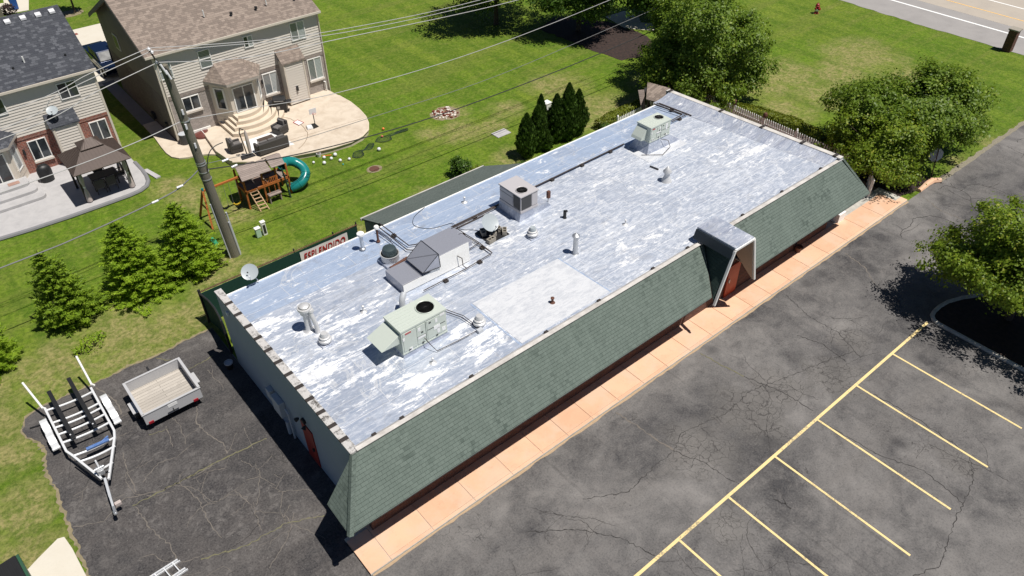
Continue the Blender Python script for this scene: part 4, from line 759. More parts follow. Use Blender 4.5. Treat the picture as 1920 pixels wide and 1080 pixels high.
mb = MB(); [mb.hexa([(a[0],a[1],.05),(a[0]+.03,a[1],.05),(b[0]+.03,b[1],.05),(b[0],b[1],.05),(a[0],a[1],1.72),(a[0]+.03,a[1],1.72),(b[0]+.03,b[1],1.72),(b[0],b[1],1.72)]) for a,b in zip(gp,gp[1:])]; mb.build('screen', WEED, t)
mb = MB(); mb.tube([(x-.03,y,1.76) for x,y in gp], .045); mb.build('top_rail', DARK, t)
for x, y in (gp[0], gp[-1]): mb = MB(); mb.tube([(x-.05,y+.03,0),(x-.05,y+.03,1.95)], .045); mb.build('post', DARK, t)
t = thing('banner', 'white banner with dark red lettering hung on the green screened fence', 'banner', (12.1,29.24,.8))
mb = MB(); vs = []; 
for k in range(13):
    x = 10.9+2.6*k/12; vs += [(x,29.25+.012*math.sin(k*1.3),.78),(x,29.25+.012*math.sin(k*1.3+.6),1.66-.03*math.sin(PI*k/12))]
mb.add(vs, [(2*k,2*k+2,2*k+3,2*k+1) for k in range(12)]); bn = mb.build('cloth', BANW, t)
cu = bpy.data.curves.new('lettering','FONT'); cu.body = 'ESPLENDIDO'; cu.size = .56; cu.extrude = .004; cu.offset = .010; cu.shear = .22; cu.space_character = 1.12; cu.align_x = 'LEFT'
tmp = bpy.data.objects.new('tmp', cu); COL.objects.link(tmp); bpy.context.view_layer.update(); dg = bpy.context.evaluated_depsgraph_get(); me = bpy.data.meshes.new_from_object(tmp.evaluated_get(dg)); bpy.data.objects.remove(tmp)
xs = [v.co.x for v in me.vertices]; wd = max(xs)-min(xs); sx = 2.3/wd; x0 = min(xs)
for v in me.vertices: v.co = Vector((11.05+(v.co.x-x0)*sx, 29.226-v.co.z, 1.12+v.co.y*.98))-Vector((12.1,29.24,.8))
lt = bpy.data.objects.new('lettering', me); COL.objects.link(lt); lt.parent = bn; me.materials.clear(); me.materials.append(BANR)
# ------------------------------------------------------------------ houses
def siding(parent, x0, x1, y, z0, z1, mat=SIDE, lap=.165, name='siding', side=None):
    """lapped boards facing -y (or -x when side is given): each board leans out at its foot"""
    mb = MB(); k = max(1, round((z1-z0)/lap)); h = (z1-z0)/k
    for i in range(k):
        a, b = z0+i*h, z0+(i+1)*h
        if side is None: mb.face((x0,y-.032,a),(x1,y-.032,a),(x1,y-.002,b),(x0,y-.002,b)); mb.face((x0,y,a),(x1,y,a),(x1,y-.032,a),(x0,y-.032,a))
        else: mb.face((side-.022,x1,a),(side-.022,x0,a),(side-.002,x0,b),(side-.002,x1,b)); mb.face((side,x1,a),(side,x0,a),(side-.022,x0,a),(side-.022,x1,a))
    return mb.build(name, mat, parent)
def window(parent, x0, x1, z0, z1, y, kind='v', glass=GLASS, glass2=None, sill=None, f=.055, name='window'):
    mb = MB(); d0, d1 = y-.05, y+.02
    mb.box(x0, x0+f, d0, d1, z0, z1); mb.box(x1-f, x1, d0, d1, z0, z1); mb.box(x0+f, x1-f, d0, d1, z1-f, z1); mb.box(x0+f, x1-f, d0, d1, z0, z0+f)
    xm, zm = (x0+x1)/2, (z0+z1)/2
    if kind == 'v': mb.box(xm-.03, xm+.03, d0+.006, d1, z0+f, z1-f)
    elif kind == 'h': mb.box(x0+f, x1-f, d0+.006, d1, zm-.03, zm+.03)
    w_ = mb.build(name, WHITE, parent, bevel=.006)
    g = [(x0+f, xm-.03), (xm+.03, x1-f)] if kind == 'v' else [(x0+f, x1-f)]
    for i, (a, b) in enumerate(g):
        if kind == 'h':
            for j, (c, d) in enumerate(((z0+f,zm-.03),(zm+.03,z1-f))): mb = MB(); mb.box(a, b, y-.018, y-.008, c, d); mb.build('pane', glass, w_)
        else: mb = MB(); mb.box(a, b, y-.018, y-.008, z0+f, z1-f); mb.build('pane', (glass2 or glass) if i else glass, w_)
    if sill: mb = MB(); mb.box(x0-.04, x1+.04, y-.11, y, z0-.14, z0-.005); mb.build('sill', STONE, w_, bevel=.01)
    return w_
def angled_panel(parent, name, p, q, z0, z1, mat, th=.06):
    mb = MB(); a, b = Vector((p[0],p[1],0)), Vector((q[0],q[1],0)); n_ = (b-a).cross(Vector((0,0,1))).normalized()*-th
    mb.hexa([(a.x,a.y,z0),(b.x,b.y,z0),(b.x+n_.x,b.y+n_.y,z0),(a.x+n_.x,a.y+n_.y,z0),(a.x,a.y,z1),(b.x,b.y,z1),(b.x+n_.x,b.y+n_.y,z1),(a.x+n_.x,a.y+n_.y,z1)]); return mb.build(name, mat, parent)
def lerp2(p, q, t): return (p[0]+(q[0]-p[0])*t, p[1]+(q[1]-p[1])*t)
def bay(parent, pts, z0, z1, door, roof, roofmat, front_mat, glassd):
    """three sided bay with a patio door in front and a tall narrow window on each slanted side"""
    (A, B2, C2, D) = pts
    mb = MB(); mb.prism([A,B2,C2,D,(D[0],D[1]+.5),(A[0],A[1]+.5)], 0.0, z1); by = mb.build('bay', front_mat, parent)
    for p, q, tag_ in ((A,B2,0),(B2,C2,1),(C2,D,2)):
        off = lambda a, d: None
        v = Vector((q[0]-p[0], q[1]-p[1])); nn = Vector((v.y,-v.x)).normalized(); o_ = lambda t, d: (p[0]+v.x*t+nn.x*d, p[1]+v.y*t+nn.y*d)
        if tag_ == 1:
            a, b = door; fr = MB(); L = v.length
            def pb(t0,t1,za,zb_,d0,d1,m):
                i, j, k2, l2 = o_(t0,d0), o_(t1,d0), o_(t1,d1), o_(t0,d1); m.hexa([(*l2,za),(*k2,za),(*j,za),(*i,za),(*l2,zb_),(*k2,zb_),(*j,zb_),(*i,zb_)])
            pb(.12,.16,a,b,0,.05,fr); pb(.84,.88,a,b,0,.05,fr); pb(.16,.84,b-.06,b,0,.05,fr); pb(.16,.84,a,a+.06,0,.05,fr); pb(.485,.515,a+.06,b-.06,0,.045,fr)
            dd = fr.build('patio_door', WHITE, by)
            g = MB(); pb(.16,.485,a+.06,b-.06,0,.02,g); g.build('pane', glassd, dd) if False else None
            g2 = MB(); pb(.16,.84,a+.06,b-.06,.004,.02,g2); g2.build('pane', glassd, by)
        else:
            a, b = door; fr = MB(); za = a+.45
            def pb(t0,t1,za_,zb_,d0,d1,m):
                i, j, k2, l2 = o_(t0,d0), o_(t1,d0), o_(t1,d1), o_(t0,d1); m.hexa([(*l2,za_),(*k2,za_),(*j,za_),(*i,za_),(*l2,zb_),(*k2,zb_),(*j,zb_),(*i,zb_)])
            pb(.22,.30,za-.2,b,0,.045,fr); pb(.70,.78,za-.2,b,0,.045,fr); pb(.30,.70,b-.06,b,0,.045,fr); pb(.30,.70,za-.2,za-.13,0,.045,fr); fr.build('window', WHITE, by)
            g = MB(); pb(.30,.70,za-.13,b-.06,.004,.02,g); g.build('pane', glassd if tag_ == 0 else GBL, by)
            sd = MB()
            for k in range(4): zz = .5+k*.13; pb(.12,.88,zz,zz+.115,.0,.018,sd)
            sd.build('siding', front_mat, by)
    ov, ze, zw, top = roof; cx = (B2[0]+C2[0])/2
    ex = lambda p, s: (cx+(p[0]-cx)*1.16, p[1]-s)
    E0, E1, E2, E3 = ex(A,.0), ex(B2,ov), ex(C2,ov), ex(D,.0)
    E0 = (E0[0], top[2]); E3 = (E3[0], top[2])
    mb = MB(); lo = [(*E0,ze),(*E1,ze),(*E2,ze),(*E3,ze)]; hi = [(top[0],top[2],zw),(top[1],top[2],zw)]
    mb.face(lo[0],lo[1],hi[0]); mb.face(lo[1],lo[2],hi[1],hi[0]); mb.face(lo[2],lo[3],hi[1]); mb.face(lo[3],lo[0],hi[0],hi[1])
    low = [(x,y,z-.16) for x,y,z in lo]
    rf = mb.build('bay_roof', roofmat, by)
    mb = MB(); [mb.face(low[i],low[i+1],lo[i+1],lo[i]) for i in range(3)]; mb.face(*low[::-1]); mb.build('fascia', SOFF, rf); return by
# the brown roofed house
H2 = thing('brown_roof_house', 'two storey house with brown shingle roof, cream siding over grey brick and round steps', 'house', (16.8,50.5,0))
hx0, hx1, hy, hf = 11.36, 22.22, 46.75, 57.0
mb = MB(); mb.box(hx0+.03, hx1, hy, hf, 0, 3.04); mb.build('brick_wall', BRG, H2)
mb = MB(); mb.solid([(hx0+.03,hy,3.0),(hx0+.03,hf,3.0),(hx0+.03,hf,5.4),(hx0+.03,51.5,7.85),(hx0+.03,hy,5.75)], (hx1-hx0-.03,0,0)); up_ = mb.build('upper_wall', SIDE, H2)
siding(up_, hx0+.02, hx1+.01, hy, 3.08, 5.74)
mb = MB(); mb.box(hx0+.02, hx1+.01, hy-.03, hy, 2.84, 3.06); mb.build('soldier_course', BRGS, H2)
# shaded side wall, shade put into both colours: boards on top, brick below
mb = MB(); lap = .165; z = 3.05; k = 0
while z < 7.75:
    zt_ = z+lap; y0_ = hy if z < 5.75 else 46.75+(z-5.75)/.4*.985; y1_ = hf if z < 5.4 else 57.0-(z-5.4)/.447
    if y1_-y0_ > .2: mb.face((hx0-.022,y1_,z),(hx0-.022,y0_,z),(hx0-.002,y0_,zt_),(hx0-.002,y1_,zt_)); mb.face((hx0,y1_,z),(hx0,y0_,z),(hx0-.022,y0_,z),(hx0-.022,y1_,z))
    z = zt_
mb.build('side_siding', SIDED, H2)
mb = MB(); mb.box(hx0-.01, hx0+.03, hy+.1, hf, 0, 3.03); mb.build('side_brick', m_brick('shade_darkened_brick', (.17,.145,.13,1), (.12,.10,.095,1), (.2,.18,.16,1)), H2)  # grey brick again, with the wall's shade mixed into its colour
mb = MB(); [boxes('corner_board', TRIM, H2, [b]) for b in ((hx0-.03, hx0+.09, hy-.04, hy+.08, 0, 5.68),(hx1-.08, hx1+.03, hy-.045, hy+.08, 0, 5.68))]
for x_ in (hx0+.14, hx1-.02): mb = MB(); mb.tube([(x_,hy-.09,5.7),(x_,hy-.09,.1)], .035); mb.build('downspout', TRIM, H2)
mb = MB(); mb.solid([(10.9,46.48,5.84),(22.36,46.48,5.84),(22.36,51.5,8.04),(10.9,51.5,8.04)], (0,0,-.07)); mb.solid([(10.9,51.5,8.04),(22.36,51.5,8.04),(22.36,57.3,5.44),(10.9,57.3,5.44)], (0,0,-.07)); rf = mb.build('roof', SHB, H2)
mb = MB(); mb.box(10.9, 22.36, 46.41, 46.48, 5.70, 5.83); mb.build('gutter', TRIM, rf)
mb = MB(); mb.solid([(10.88,46.48,5.78),(10.88,51.5,7.98),(10.88,57.3,5.38),(10.88,57.3,5.16),(10.88,51.5,7.76),(10.88,46.48,5.56)], (.02,0,0)); mb.build('rake_board', SIDED, rf)
mb = MB(); mb.box(10.92, 22.34, 46.49, 46.74, 5.66, 5.70); mb.build('soffit', SOFF, rf)
for i, (x, y, z, h, m) in enumerate(((15.44,48.17,6.70,.36,WHITE),(19.4,47.85,6.58,.38,WHITE),(17.0,47.8,6.56,.10,DARK),(18.63,47.76,6.54,.10,DARK),(21.3,47.75,6.54,.10,DARK),(11.5,51.1,7.87,.12,DARK))):
    mb = MB(); (mb.tube([(x,y,z-.05),(x,y,z+h)], .04) if m is WHITE else mb.box(x-.07,x+.07,y-.07,y+.07,z-.05,z+h)); mb.build('roof_vent', m, rf)
window(H2, 11.42, 12.28, 4.16, 5.24, hy-.02, 'h', GBL); window(H2, 13.97, 14.74, 4.17, 5.31, hy-.02, 'h', GBLIND); window(H2, 16.94, 17.57, 4.68, 5.43, hy-.02, 'v', GLASS, GBL); window(H2, 20.13, 21.17, 4.27, 5.47, hy-.02, 'v', GBLIND, GBL)
window(H2, 12.28, 13.36, 1.83, 2.76, hy-.02, 'v', GLASS, None, 1); window(H2, 17.62, 18.66, 1.30, 2.74, hy-.02, 'v', GBLIND, GBL, 1); window(H2, 20.89, 21.92, 1.31, 2.81, hy-.02, 'v', GBLIND, GBL, 1)
mb = MB(); mb.box(hx0-.06, hx0-.02, 53.55, 54.45, 3.85, 4.85); sw = mb.build('window', WHITE, H2, bevel=.01); mb = MB(); mb.box(hx0-.066, hx0-.061, 53.62, 54.38, 3.92, 4.78); mb.build('pane', PGLASS, sw)
ch = MB(); ch.box(18.92, 20.35, 46.05, hy+.02, .42, 3.35); chm = ch.build('chimney_chase', SIDE, H2); siding(chm, 18.98, 20.30, 46.05, .45, 3.3)
boxes('corner_board', TRIM, chm, [(18.90,18.99,46.0,46.06,.42,3.35),(20.28,20.37,46.0,46.06,.42,3.35)])
mb = MB(); mb.solid([(18.80,45.95,3.32),(20.47,45.95,3.32),(20.47,46.74,4.02),(18.80,46.74,4.02)], (0,0,-.08)); mb.build('chase_roof', SHB, chm)
mb = MB(); mb.box(19.5,19.62,45.92,46.04,1.3,1.62); mb.build('flue_outlet', DARK, chm)
bay(H2, [(14.1,hy+.02),(14.86,45.62),(16.72,45.62),(17.4,hy+.02)], 0, 3.45, (1.28,2.95), (.42,3.42,4.30,(14.75,16.3,46.74)), SHB, TRIM, GLASS)
mb = MB(); mb.box(17.5,17.6,hy-.12,hy-.02,2.15,2.4); mb.build('wall_lantern', DARK, H2); mb = MB(); mb.tube([(21.9,46.55,.4),(21.9,46.55,1.0),(21.85,46.7,1.02)], .04); mb.build('vent_pipe', WHITE, H2)
boxes('meter_box', MATS['dark_metal'], H2, [(11.2,11.33,hy+1.0,hy+1.3,.6,1.0), (11.15,11.33,50.1,50.5,.4,.8)])
mb = MB(); mb.box(12.6,17,57.02,60.6,0,2.4); gw = mb.build('garage_wall', BRG, H2); mb = MB(); mb.solid([(12.2,57.02,3.4),(12.2,61.0,2.5),(12.2,61.0,2.35),(12.2,57.02,2.35)], (5.0,0,0)); mb.build('garage_roof', SHB, H2)
# patio, steps (structure)
ptop = [(12.95,hy),(12.55,43.6),(12.72,41.98),(12.80,41.80)]+[(13.15,41.55),(13.85,40.95),(14.9,40.4),(16.24,39.97),(17.3,39.6),(18.27,39.37),(19.49,39.25),(20.4,39.45),(21.1,39.9),(21.6,40.7),(21.95,41.6),(22.15,42.7),(22.25,44.0),(22.15,45.4),(22.0,hy)]
poly_obj('tan_patio', ptop, .35, PATIO, .35)
lp = [(12.95,hy),(11.3,hy),(11.3,50.5),(10.45,50.5),(10.40,48.3),(10.28,46.8),(10.24,45.9),(10.32,45.2),(10.6,44.75),(11.05,44.5),(11.57,44.36),(12.1,44.1),(12.6,43.62),(12.95,43.6)]
poly_obj('tan_patio', lp, .10, PATIO, .10)
rim = ptop[3:-1]; mb = MB(); mb.tube([(x,y,.30) for x,y in rim], .07, 8); struct(mb.build('patio_rim', STEPC))
mb = MB(); mb.tube([(x+.08*(x < 18),y+.10,.352) for x,y in arc(15.0,43.2,3.15,3.1,60,-62,22)], .018, 4); mb.tube([(16.6,41.9,.351),(22.0,41.35,.351)], .012, 4); struct(mb.build('patio_joint', mk('joint_brown', (.25,.18,.12,1))))
mb = MB()
for k, (L_, r_, z_) in enumerate(((14.12,2.60,.35),(14.36,2.18,.58),(14.58,1.80,.80),(14.80,1.45,1.03))):
    pts = [(L_,hy),(L_,44.55+.14*k)]+[p for p in arc(15.75-.05*k,46.55,r_,r_,-122,12,22) if p[0] > L_+.05]+[(15.75-.05*k+r_,hy)]
    mb.prism(pts, z_-.01*(k>0), z_+.225)
struct(mb.build('round_steps', STEPC, bevel=.012))
poly_obj('shade_path', [(10.42,50.5),(11.3,50.5),(11.3,63),(10.5,63)], .02, GREYC)
poly_obj('driveway', [(9.5,58.4),(11.3,58.4),(18,61.2),(18,70.9),(10.9,70.95),(11.0,64),(9.6,63.3)], .015, CONC)
poly_obj('front_walk', [(-2,80),(10.4,78.2),(13.3,90),(10.5,90),(9.2,81.6),(-2,83)], .02, CONC)
poly_obj('house_gap_slab', [(10.25,58.9),(11.3,58.9),(11.3,63.2),(10.9,63.4)], .03, CONC)
# the charcoal roofed house
H1 = thing('charcoal_roof_house', 'two storey house with charcoal shingle roof, cream siding over red brick at the left edge', 'house', (3,52,0))
gy = 48.7; gx1 = 8.42; gx0 = -6
mb = MB(); mb.box(gx0, gx1, gy, 58.2, 0, 2.44); mb.build('brick_wall', BRR, H1)
mb = MB(); mb.solid([(gx1,gy,2.4),(gx1,58.2,2.4),(gx1,58.2,5.25),(gx1,53.6,7.3),(gx1,gy,5.2)], (gx0-gx1,0,0)); up_ = mb.build('upper_wall', SIDE, H1); siding(up_, gx0, gx1+.01, gy, 2.46, 5.2)
mb = MB(); mb.box(gx0, gx1+.01, gy-.03, gy, 2.24, 2.45); mb.build('soldier_course', BRRS, H1)
mb = MB(); mb.box(gx1-.09, gx1+.03, gy-.04, gy+.08, 0, 5.2); mb.build('corner_board', TRIM, H1)
mb = MB(); mb.solid([(gx0-.3,48.45,5.28),(8.56,48.45,5.28),(8.72,53.6,7.52),(gx0-.3,53.6,7.52)], (0,0,-.07)); mb.solid([(gx0-.3,53.6,7.52),(8.72,53.6,7.52),(8.6,58.9,5.3),(gx0-.3,58.9,5.3)], (0,0,-.07)); rf = mb.build('roof', SHK, H1)
mb = MB(); mb.box(gx0-.3, 8.58, 48.38, 48.45, 5.13, 5.26); mb.build('gutter', TRIM, rf); mb = MB(); mb.box(gx0-.3, 8.5, 48.46, 48.68, 5.09, 5.13); mb.build('soffit', SOFF, rf)
for x, y in ((5.74,53.05),(6.59,53.07),(7.42,53.05),(8.2,53.08),(4.9,53.05)):
    z = 5.28+.435*(y-48.45); mb = MB(); mb.hexa([(x-.16,y-.13,z-.02),(x+.16,y-.13,z-.02),(x+.16,y+.13,z+.08),(x-.16,y+.13,z+.08),(x-.16,y-.13,z+.11),(x+.16,y-.13,z+.11),(x+.16,y+.13,z+.21),(x-.16,y+.13,z+.21)]); mb.build('box_vent', PORC, rf, bevel=.012)
for x, y, h, r in ((5.39,50.04,.34,.045),(7.51,49.79,.10,.06),(4.71,49.79,.10,.06)): z = 5.28+.435*(y-48.45); mb = MB(); mb.tube([(x,y,z-.05),(x,y,z+h)], r); mb.build('roof_vent', WHITE if h > .2 else DARK, rf)
window(H1, 6.25, 7.32, 3.86, 4.86, gy-.02, 'v', GLASS); window(H1, 2.42, 3.45, 3.95, 4.90, gy-.02, 'v', GLASS); window(H1, 3.65, 4.65, .80, 2.07, gy-.02, 'v', GLASS, None, 1); window(H1, 7.12, 8.12, .80, 2.10, gy-.02, 'v', GLASS, None, 1)
ch = MB(); ch.box(5.12, 6.53, 48.05, gy+.02, .3, 2.72); chm = ch.build('chimney_chase', SIDE, H1); siding(chm, 5.2, 6.46, 48.05, .32, 2.68)
boxes('corner_board', TRIM, chm, [(5.10,5.22,48.0,48.06,.3,2.72),(6.44,6.56,48.0,48.06,.3,2.72)])
mb = MB(); mb.solid([(5.0,47.95,2.74),(6.66,47.95,2.74),(6.66,48.69,3.33),(5.0,48.69,3.33)], (0,0,-.08)); mb.build('chase_roof', SHK, chm)
bay(H1, [(.1,gy+.02),(.75,47.55),(2.45,47.55),(3.12,gy+.02)], 0, 2.72, (.62,2.36), (.35,2.74,3.4,(.8,2.3,48.69)), SHK, TRIM, GLASS)
mb = MB(); mb.box(3.28,3.38,gy-.12,gy-.02,1.35,1.7); mb.build('wall_lantern', DARK, H1)
t = thing('satellite_dish', 'pale satellite dish on a thin mast above the small charcoal chase roof', 'satellite dish', (5.5,48.3,2.9), 0, 'satellite dishes')
dish(t, (5.52,48.2,3.62), (-.15,-.5,.85), .30, Vector((5.55,48.3,2.95)))
# grey patio and steps
g1 = [(-8,gy),(-8,42.9),(.12,42.75),(1.5,42.6),(3.54,42.5),(5.8,42.5),(6.9,42.52),(7.5,42.62),(7.95,42.9),(8.2,43.35),(8.33,44.0),(8.38,44.8),(8.36,46),(8.3,gy)]
poly_obj('grey_patio', g1, .12, PATIOG, .12)
mb = MB(); mb.tube([(x,y,.07) for x,y in g1[1:-1]], .13, 8); struct(mb.build('patio_border', GREYC))
mb = MB()
for k, (x_, y_) in enumerate(((3.22,45.28),(3.0,45.95),(2.8,46.65))):
    pts = [(-6,47.6),(-6,y_),(x_-.5,y_)]+arc(x_-.35,y_+.35,.35,.35,-90,0,6)+[(x_,47.6)]; mb.prism(pts, .12+.17*k-.005*(k>0), .12+.17*(k+1))
struct(mb.build('grey_steps', PATIOG, bevel=.015))
mb = MB(); mb.box(1.75, 2.35, 46.95, 47.3, .635, .65); tag(mb.build('door_mat', mk('mat_brown', (.30,.16,.12,1), (.5,.4,.35,1), 12), org=(2,47.1,.63)), 'small patterned brown door mat on the top grey step', 'door mat')
poly_obj('stepping_slab', [(8.42,44.85),(8.68,44.82),(8.98,43.45),(8.68,43.42)], .08, PATIOG, .08)
# gazebo
t = thing('gazebo', 'dark brown metal hardtop gazebo with two tier roof and tied back curtains on grey patio', 'gazebo', (6.1,44.7,.12))
GB = mk('brown_metal_roof', (.085,.062,.052,1), (.065,.048,.042,1), 2, .5, .25, .15); GD = mk('dark_bronze_frame', (.03,.024,.02,1), None, 3, .5, .2, .1); CUR = mk('curtain_cloth', (.50,.43,.40,1), (.36,.30,.28,1), 8, .8, 0, .3)
def hiproof(mb, x0, x1, y0, y1, z0, rx0, rx1, ry, z1, th=.04):
    c = [(x0,y0,z0),(x1,y0,z0),(x1,y1,z0),(x0,y1,z0)]; r = [(rx0,ry,z1),(rx1,ry,z1)]
    mb.face(c[0],c[1],r[1],r[0]); mb.face(c[1],c[2],r[1]); mb.face(c[2],c[3],r[0],r[1]); mb.face(c[3],c[0],r[0]); d = [(x,y,z-th) for x,y,z in c]
    mb.face(*d[::-1]); [mb.face(d[i],d[(i+1)%4],c[(i+1)%4],c[i]) for i in range(4)]
mb = MB(); hiproof(mb, 4.53, 7.62, 42.42, 45.45, 2.30, 5.75, 6.45, 44.0, 3.15); rf = mb.build('roof', GB, t)
mb = MB()
for k in range(15):
    x = 4.75+k*.195; f = min(1, (x-4.53)/1.22, (7.62-x)/1.17); ye = 42.42+(44.0-42.42)*max(0,f)*1; ze = 2.30+.85*f; mb.bar((x,42.43,2.305),(x,ye,ze+.006),.02,.02); mb.bar((x,45.44,2.305),(x,45.45-(1.45)*f,ze+.006),.02,.02)
for k in range(13):
    y = 42.6+k*.225; f = min(1,(y-42.42)/1.58,(45.45-y)/1.45); mb.bar((4.54,y,2.305),(4.53+1.22*f,y,2.305+.85*f),.02,.02); mb.bar((7.61,y,2.305),(7.62-1.17*f,y,2.305+.85*f),.02,.02)
mb.build('roof_rib', GB, rf)
mb = MB(); hiproof(mb, 5.50, 6.72, 43.55, 44.75, 3.02, 5.95, 6.35, 44.1, 3.36); cup = mb.build('upper_roof', GB, t)
mb = MB(); [mb.bar((5.56+k*.16,43.56,3.03),(min(6.35,max(5.95,5.56+k*.16)),44.08,3.36),.02,.02) for k in range(8)]; mb.build('roof_rib', GB, cup)
mb = MB(); [mb.box(x-.06,x+.06,y-.06,y+.06,.12,2.28) for x,y in ((4.80,43.30),(7.40,43.30),(4.80,45.2),(7.40,45.2))]; mb.box(4.72,7.48,43.25,43.34,2.08,2.27); mb.box(4.72,7.48,45.15,45.25,2.08,2.27); mb.box(4.75,4.84,43.3,45.2,2.08,2.26); mb.box(7.36,7.45,43.3,45.2,2.08,2.26)
for x, s in ((4.8,1),(7.4,-1)): mb.bar((x,43.3,1.75),(x+.35*s,43.3,2.1),.05,.05)
mb.build('frame', GD, t)
for x, y in ((4.92,43.22),(7.28,43.22),(7.3,45.1)):
    mb = MB(); prof = [(.02,2.05),(.10,1.9),(.13,1.5),(.05,1.12),(.05,1.05),(.12,.7),(.16,.25),(.15,.18)]; mb.lathe([(r*(1), z) for r, z in prof], (x,y,0), 10); mb.build('curtain', CUR, t); mb = MB(); mb.lathe([(.07,1.05),(.07,1.14)], (x,y,0), 10); mb.build('tie', WHITE, t)
WICK = mk('dark_wicker', (.06,.055,.052,1), (.035,.032,.03,1), 20, .7, 0, .5, .006, .4); CUSH = mk('grey_cushion', (.15,.14,.135,1), (.12,.11,.105,1), 5, .9, 0, .2)
def patio_chair(label, x, y, rz, group, z=.12):
    t = thing('patio_chair', label, 'chair', (x,y,z), rz, group)
    mb = MB(); mb.box(-.26,.26,-.25,.25,.36,.44); mb.build('seat', CUSH, t, local=True, bevel=.02); mb = MB(); mb.box(-.26,.26,.22,.28,.42,.92); mb.build('backrest', WICK, t, local=True, bevel=.015)
    for a in (-.24,.24):
        for b in (-.22,.24): mb = MB(); mb.bar((a,b,0),(a,b,.38 if b < 0 else .42),.04,.04); mb.build('leg', GD, t, local=True)
    mb = MB(); [mb.bar((a,-.24,.62),(a,.25,.62),.05,.03) for a in (-.28,.28)]; mb.build('armrest', GD, t, local=True); return t
t = thing('dining_table', 'dark dining table in the shade under the gazebo', 'table', (6.2,44.5,.12)); mb = MB(); mb.box(5.5,6.95,44.1,44.95,.80,.85); mb.build('tabletop', WICK, t, bevel=.01)
for a, b in ((5.6,44.2),(6.85,44.2),(5.6,44.85),(6.85,44.85)): mb = MB(); mb.bar((a,b,.12),(a,b,.8),.06,.06); mb.build('leg', GD, t)
for lab, x, y, a in (('left front patio chair drawn up to the table under the gazebo',5.75,43.85,PI),('middle front patio chair drawn up to the table under the gazebo',6.38,43.85,PI),('patio chair at the right end of the table under the gazebo',7.08,44.5,-PI/2),('patio chair behind the table in the darkest shade of the gazebo',6.2,45.2,0)): patio_chair(lab, x, y, a, 'chairs round the gazebo table')
def grill(label, x, y, z, rz, covered):
    t = thing('barbecue_grill', label, 'grill', (x,y,z), rz)
    if covered:
        mb = MB(); mb.lathe([(.36,.0),(.38,.3),(.40,.62),(.37,.85),(.26,1.0),(0,1.06)], (0,0,0), 20); o = mb.build('cover', BLACK, t, local=True); o.scale = (1,.75,1)
        mb = MB(); mb.box(-.2,.2,-.1,.1,1.02,1.07); mb.build('handle_bump', BLACK, t, local=True, bevel=.02)
    else:
        mb = MB(); mb.box(-.42,.42,-.26,.26,.12,.72); mb.build('cart', DARK, t, local=True, bevel=.015)
        mb = MB(); mb.solid([(-.40,-.27,.74),(-.40,.27,.74),(-.40,.27,.95),(-.40,.12,1.10),(-.40,-.14,1.08),(-.40,-.27,.92)], (.8,0,0)); mb.build('lid', BLACK, t, local=True, bevel=.03)
        for s in (-1,1): mb = MB(); mb.box(min(s*.43,s*.75),max(s*.43,s*.75),-.24,.24,.70,.74); mb.build('side_shelf', DARK, t, local=True)
        mb = MB(); mb.bar((-.3,-.31,.88),(.3,-.31,.88),.03,.03); mb.build('handle', GALV, t, local=True)
        for s in (-.35,.35): mb = MB(); mb.lathe([(.09,-.03),(.09,.03)], (s,.2,.09), 14, axis=(1,0,0)); mb.build('wheel', BLACK, t, local=True)
        mb = MB(); mb.box(-.2,-.02,-.275,-.262,.3,.5); mb.build('label_plate', GALV, t, local=True)
grill('black covered barbecue standing against the red brick wall', 3.75, 47.2, .12, .1, True)
grill('black gas barbecue with side shelves beside the siding chase on the tan patio', 18.05, 45.75, .35, -.55, False)
# furniture on the tan patio
t = thing('outdoor_sofa', 'long grey wicker sofa with rolled back seen from behind on tan patio', 'sofa', (15.3,41.55,.35), .0)
mb = MB(); mb.box(-.98,.98,-.36,.42,.06,.38); mb.build('base', WICK, t, local=True, bevel=.03); mb = MB(); mb.box(-.98,.98,-.42,-.26,.06,.78); mb.build('backrest', WICK, t, local=True, bevel=.05)
for s in (-1,1): mb = MB(); mb.box(min(s*.98,s*.82),max(s*.98,s*.82),-.3,.42,.3,.60); mb.build('armrest', WICK, t, local=True, bevel=.04)
for k in (-.54,0,.54): mb = MB(); mb.box(k-.255,k+.255,-.24,.4,.385,.50); mb.build('cushion', CUSH, t, local=True, bevel=.03); mb = MB(); mb.box(k-.255,k+.255,-.255,-.12,.5,.86); mb.build('back_cushion', CUSH, t, local=True, bevel=.05)
t.rotation_euler = (0,0,R(0))
def armchair(label, x, y, rz, g):
    t = thing('outdoor_armchair', label, 'armchair', (x,y,.35), rz, g); mb = MB(); mb.box(-.38,.38,-.36,.36,.06,.36); mb.build('base', WICK, t, local=True, bevel=.03)
    mb = MB(); mb.box(-.38,.38,.26,.42,.1,.82); mb.build('backrest', WICK, t, local=True, bevel=.05)
    for s in (-1,1): mb = MB(); mb.box(min(s*.40,s*.27),max(s*.40,s*.27),-.36,.34,.3,.58); mb.build('armrest', WICK, t, local=True, bevel=.04)
    mb = MB(); mb.box(-.26,.26,-.34,.25,.37,.49); mb.build('cushion', CUSH, t, local=True, bevel=.03); mb = MB(); mb.box(-.26,.26,.12,.26,.46,.84); mb.build('back_cushion', CUSH, t, local=True, bevel=.04)
armchair('grey wicker armchair at the right end of the white rug', 16.65, 43.15, -1.25, 'grey patio armchairs'); armchair('grey wicker armchair at the left end of the white rug beside the closed umbrella', 13.55, 42.85, 1.45, 'grey patio armchairs')
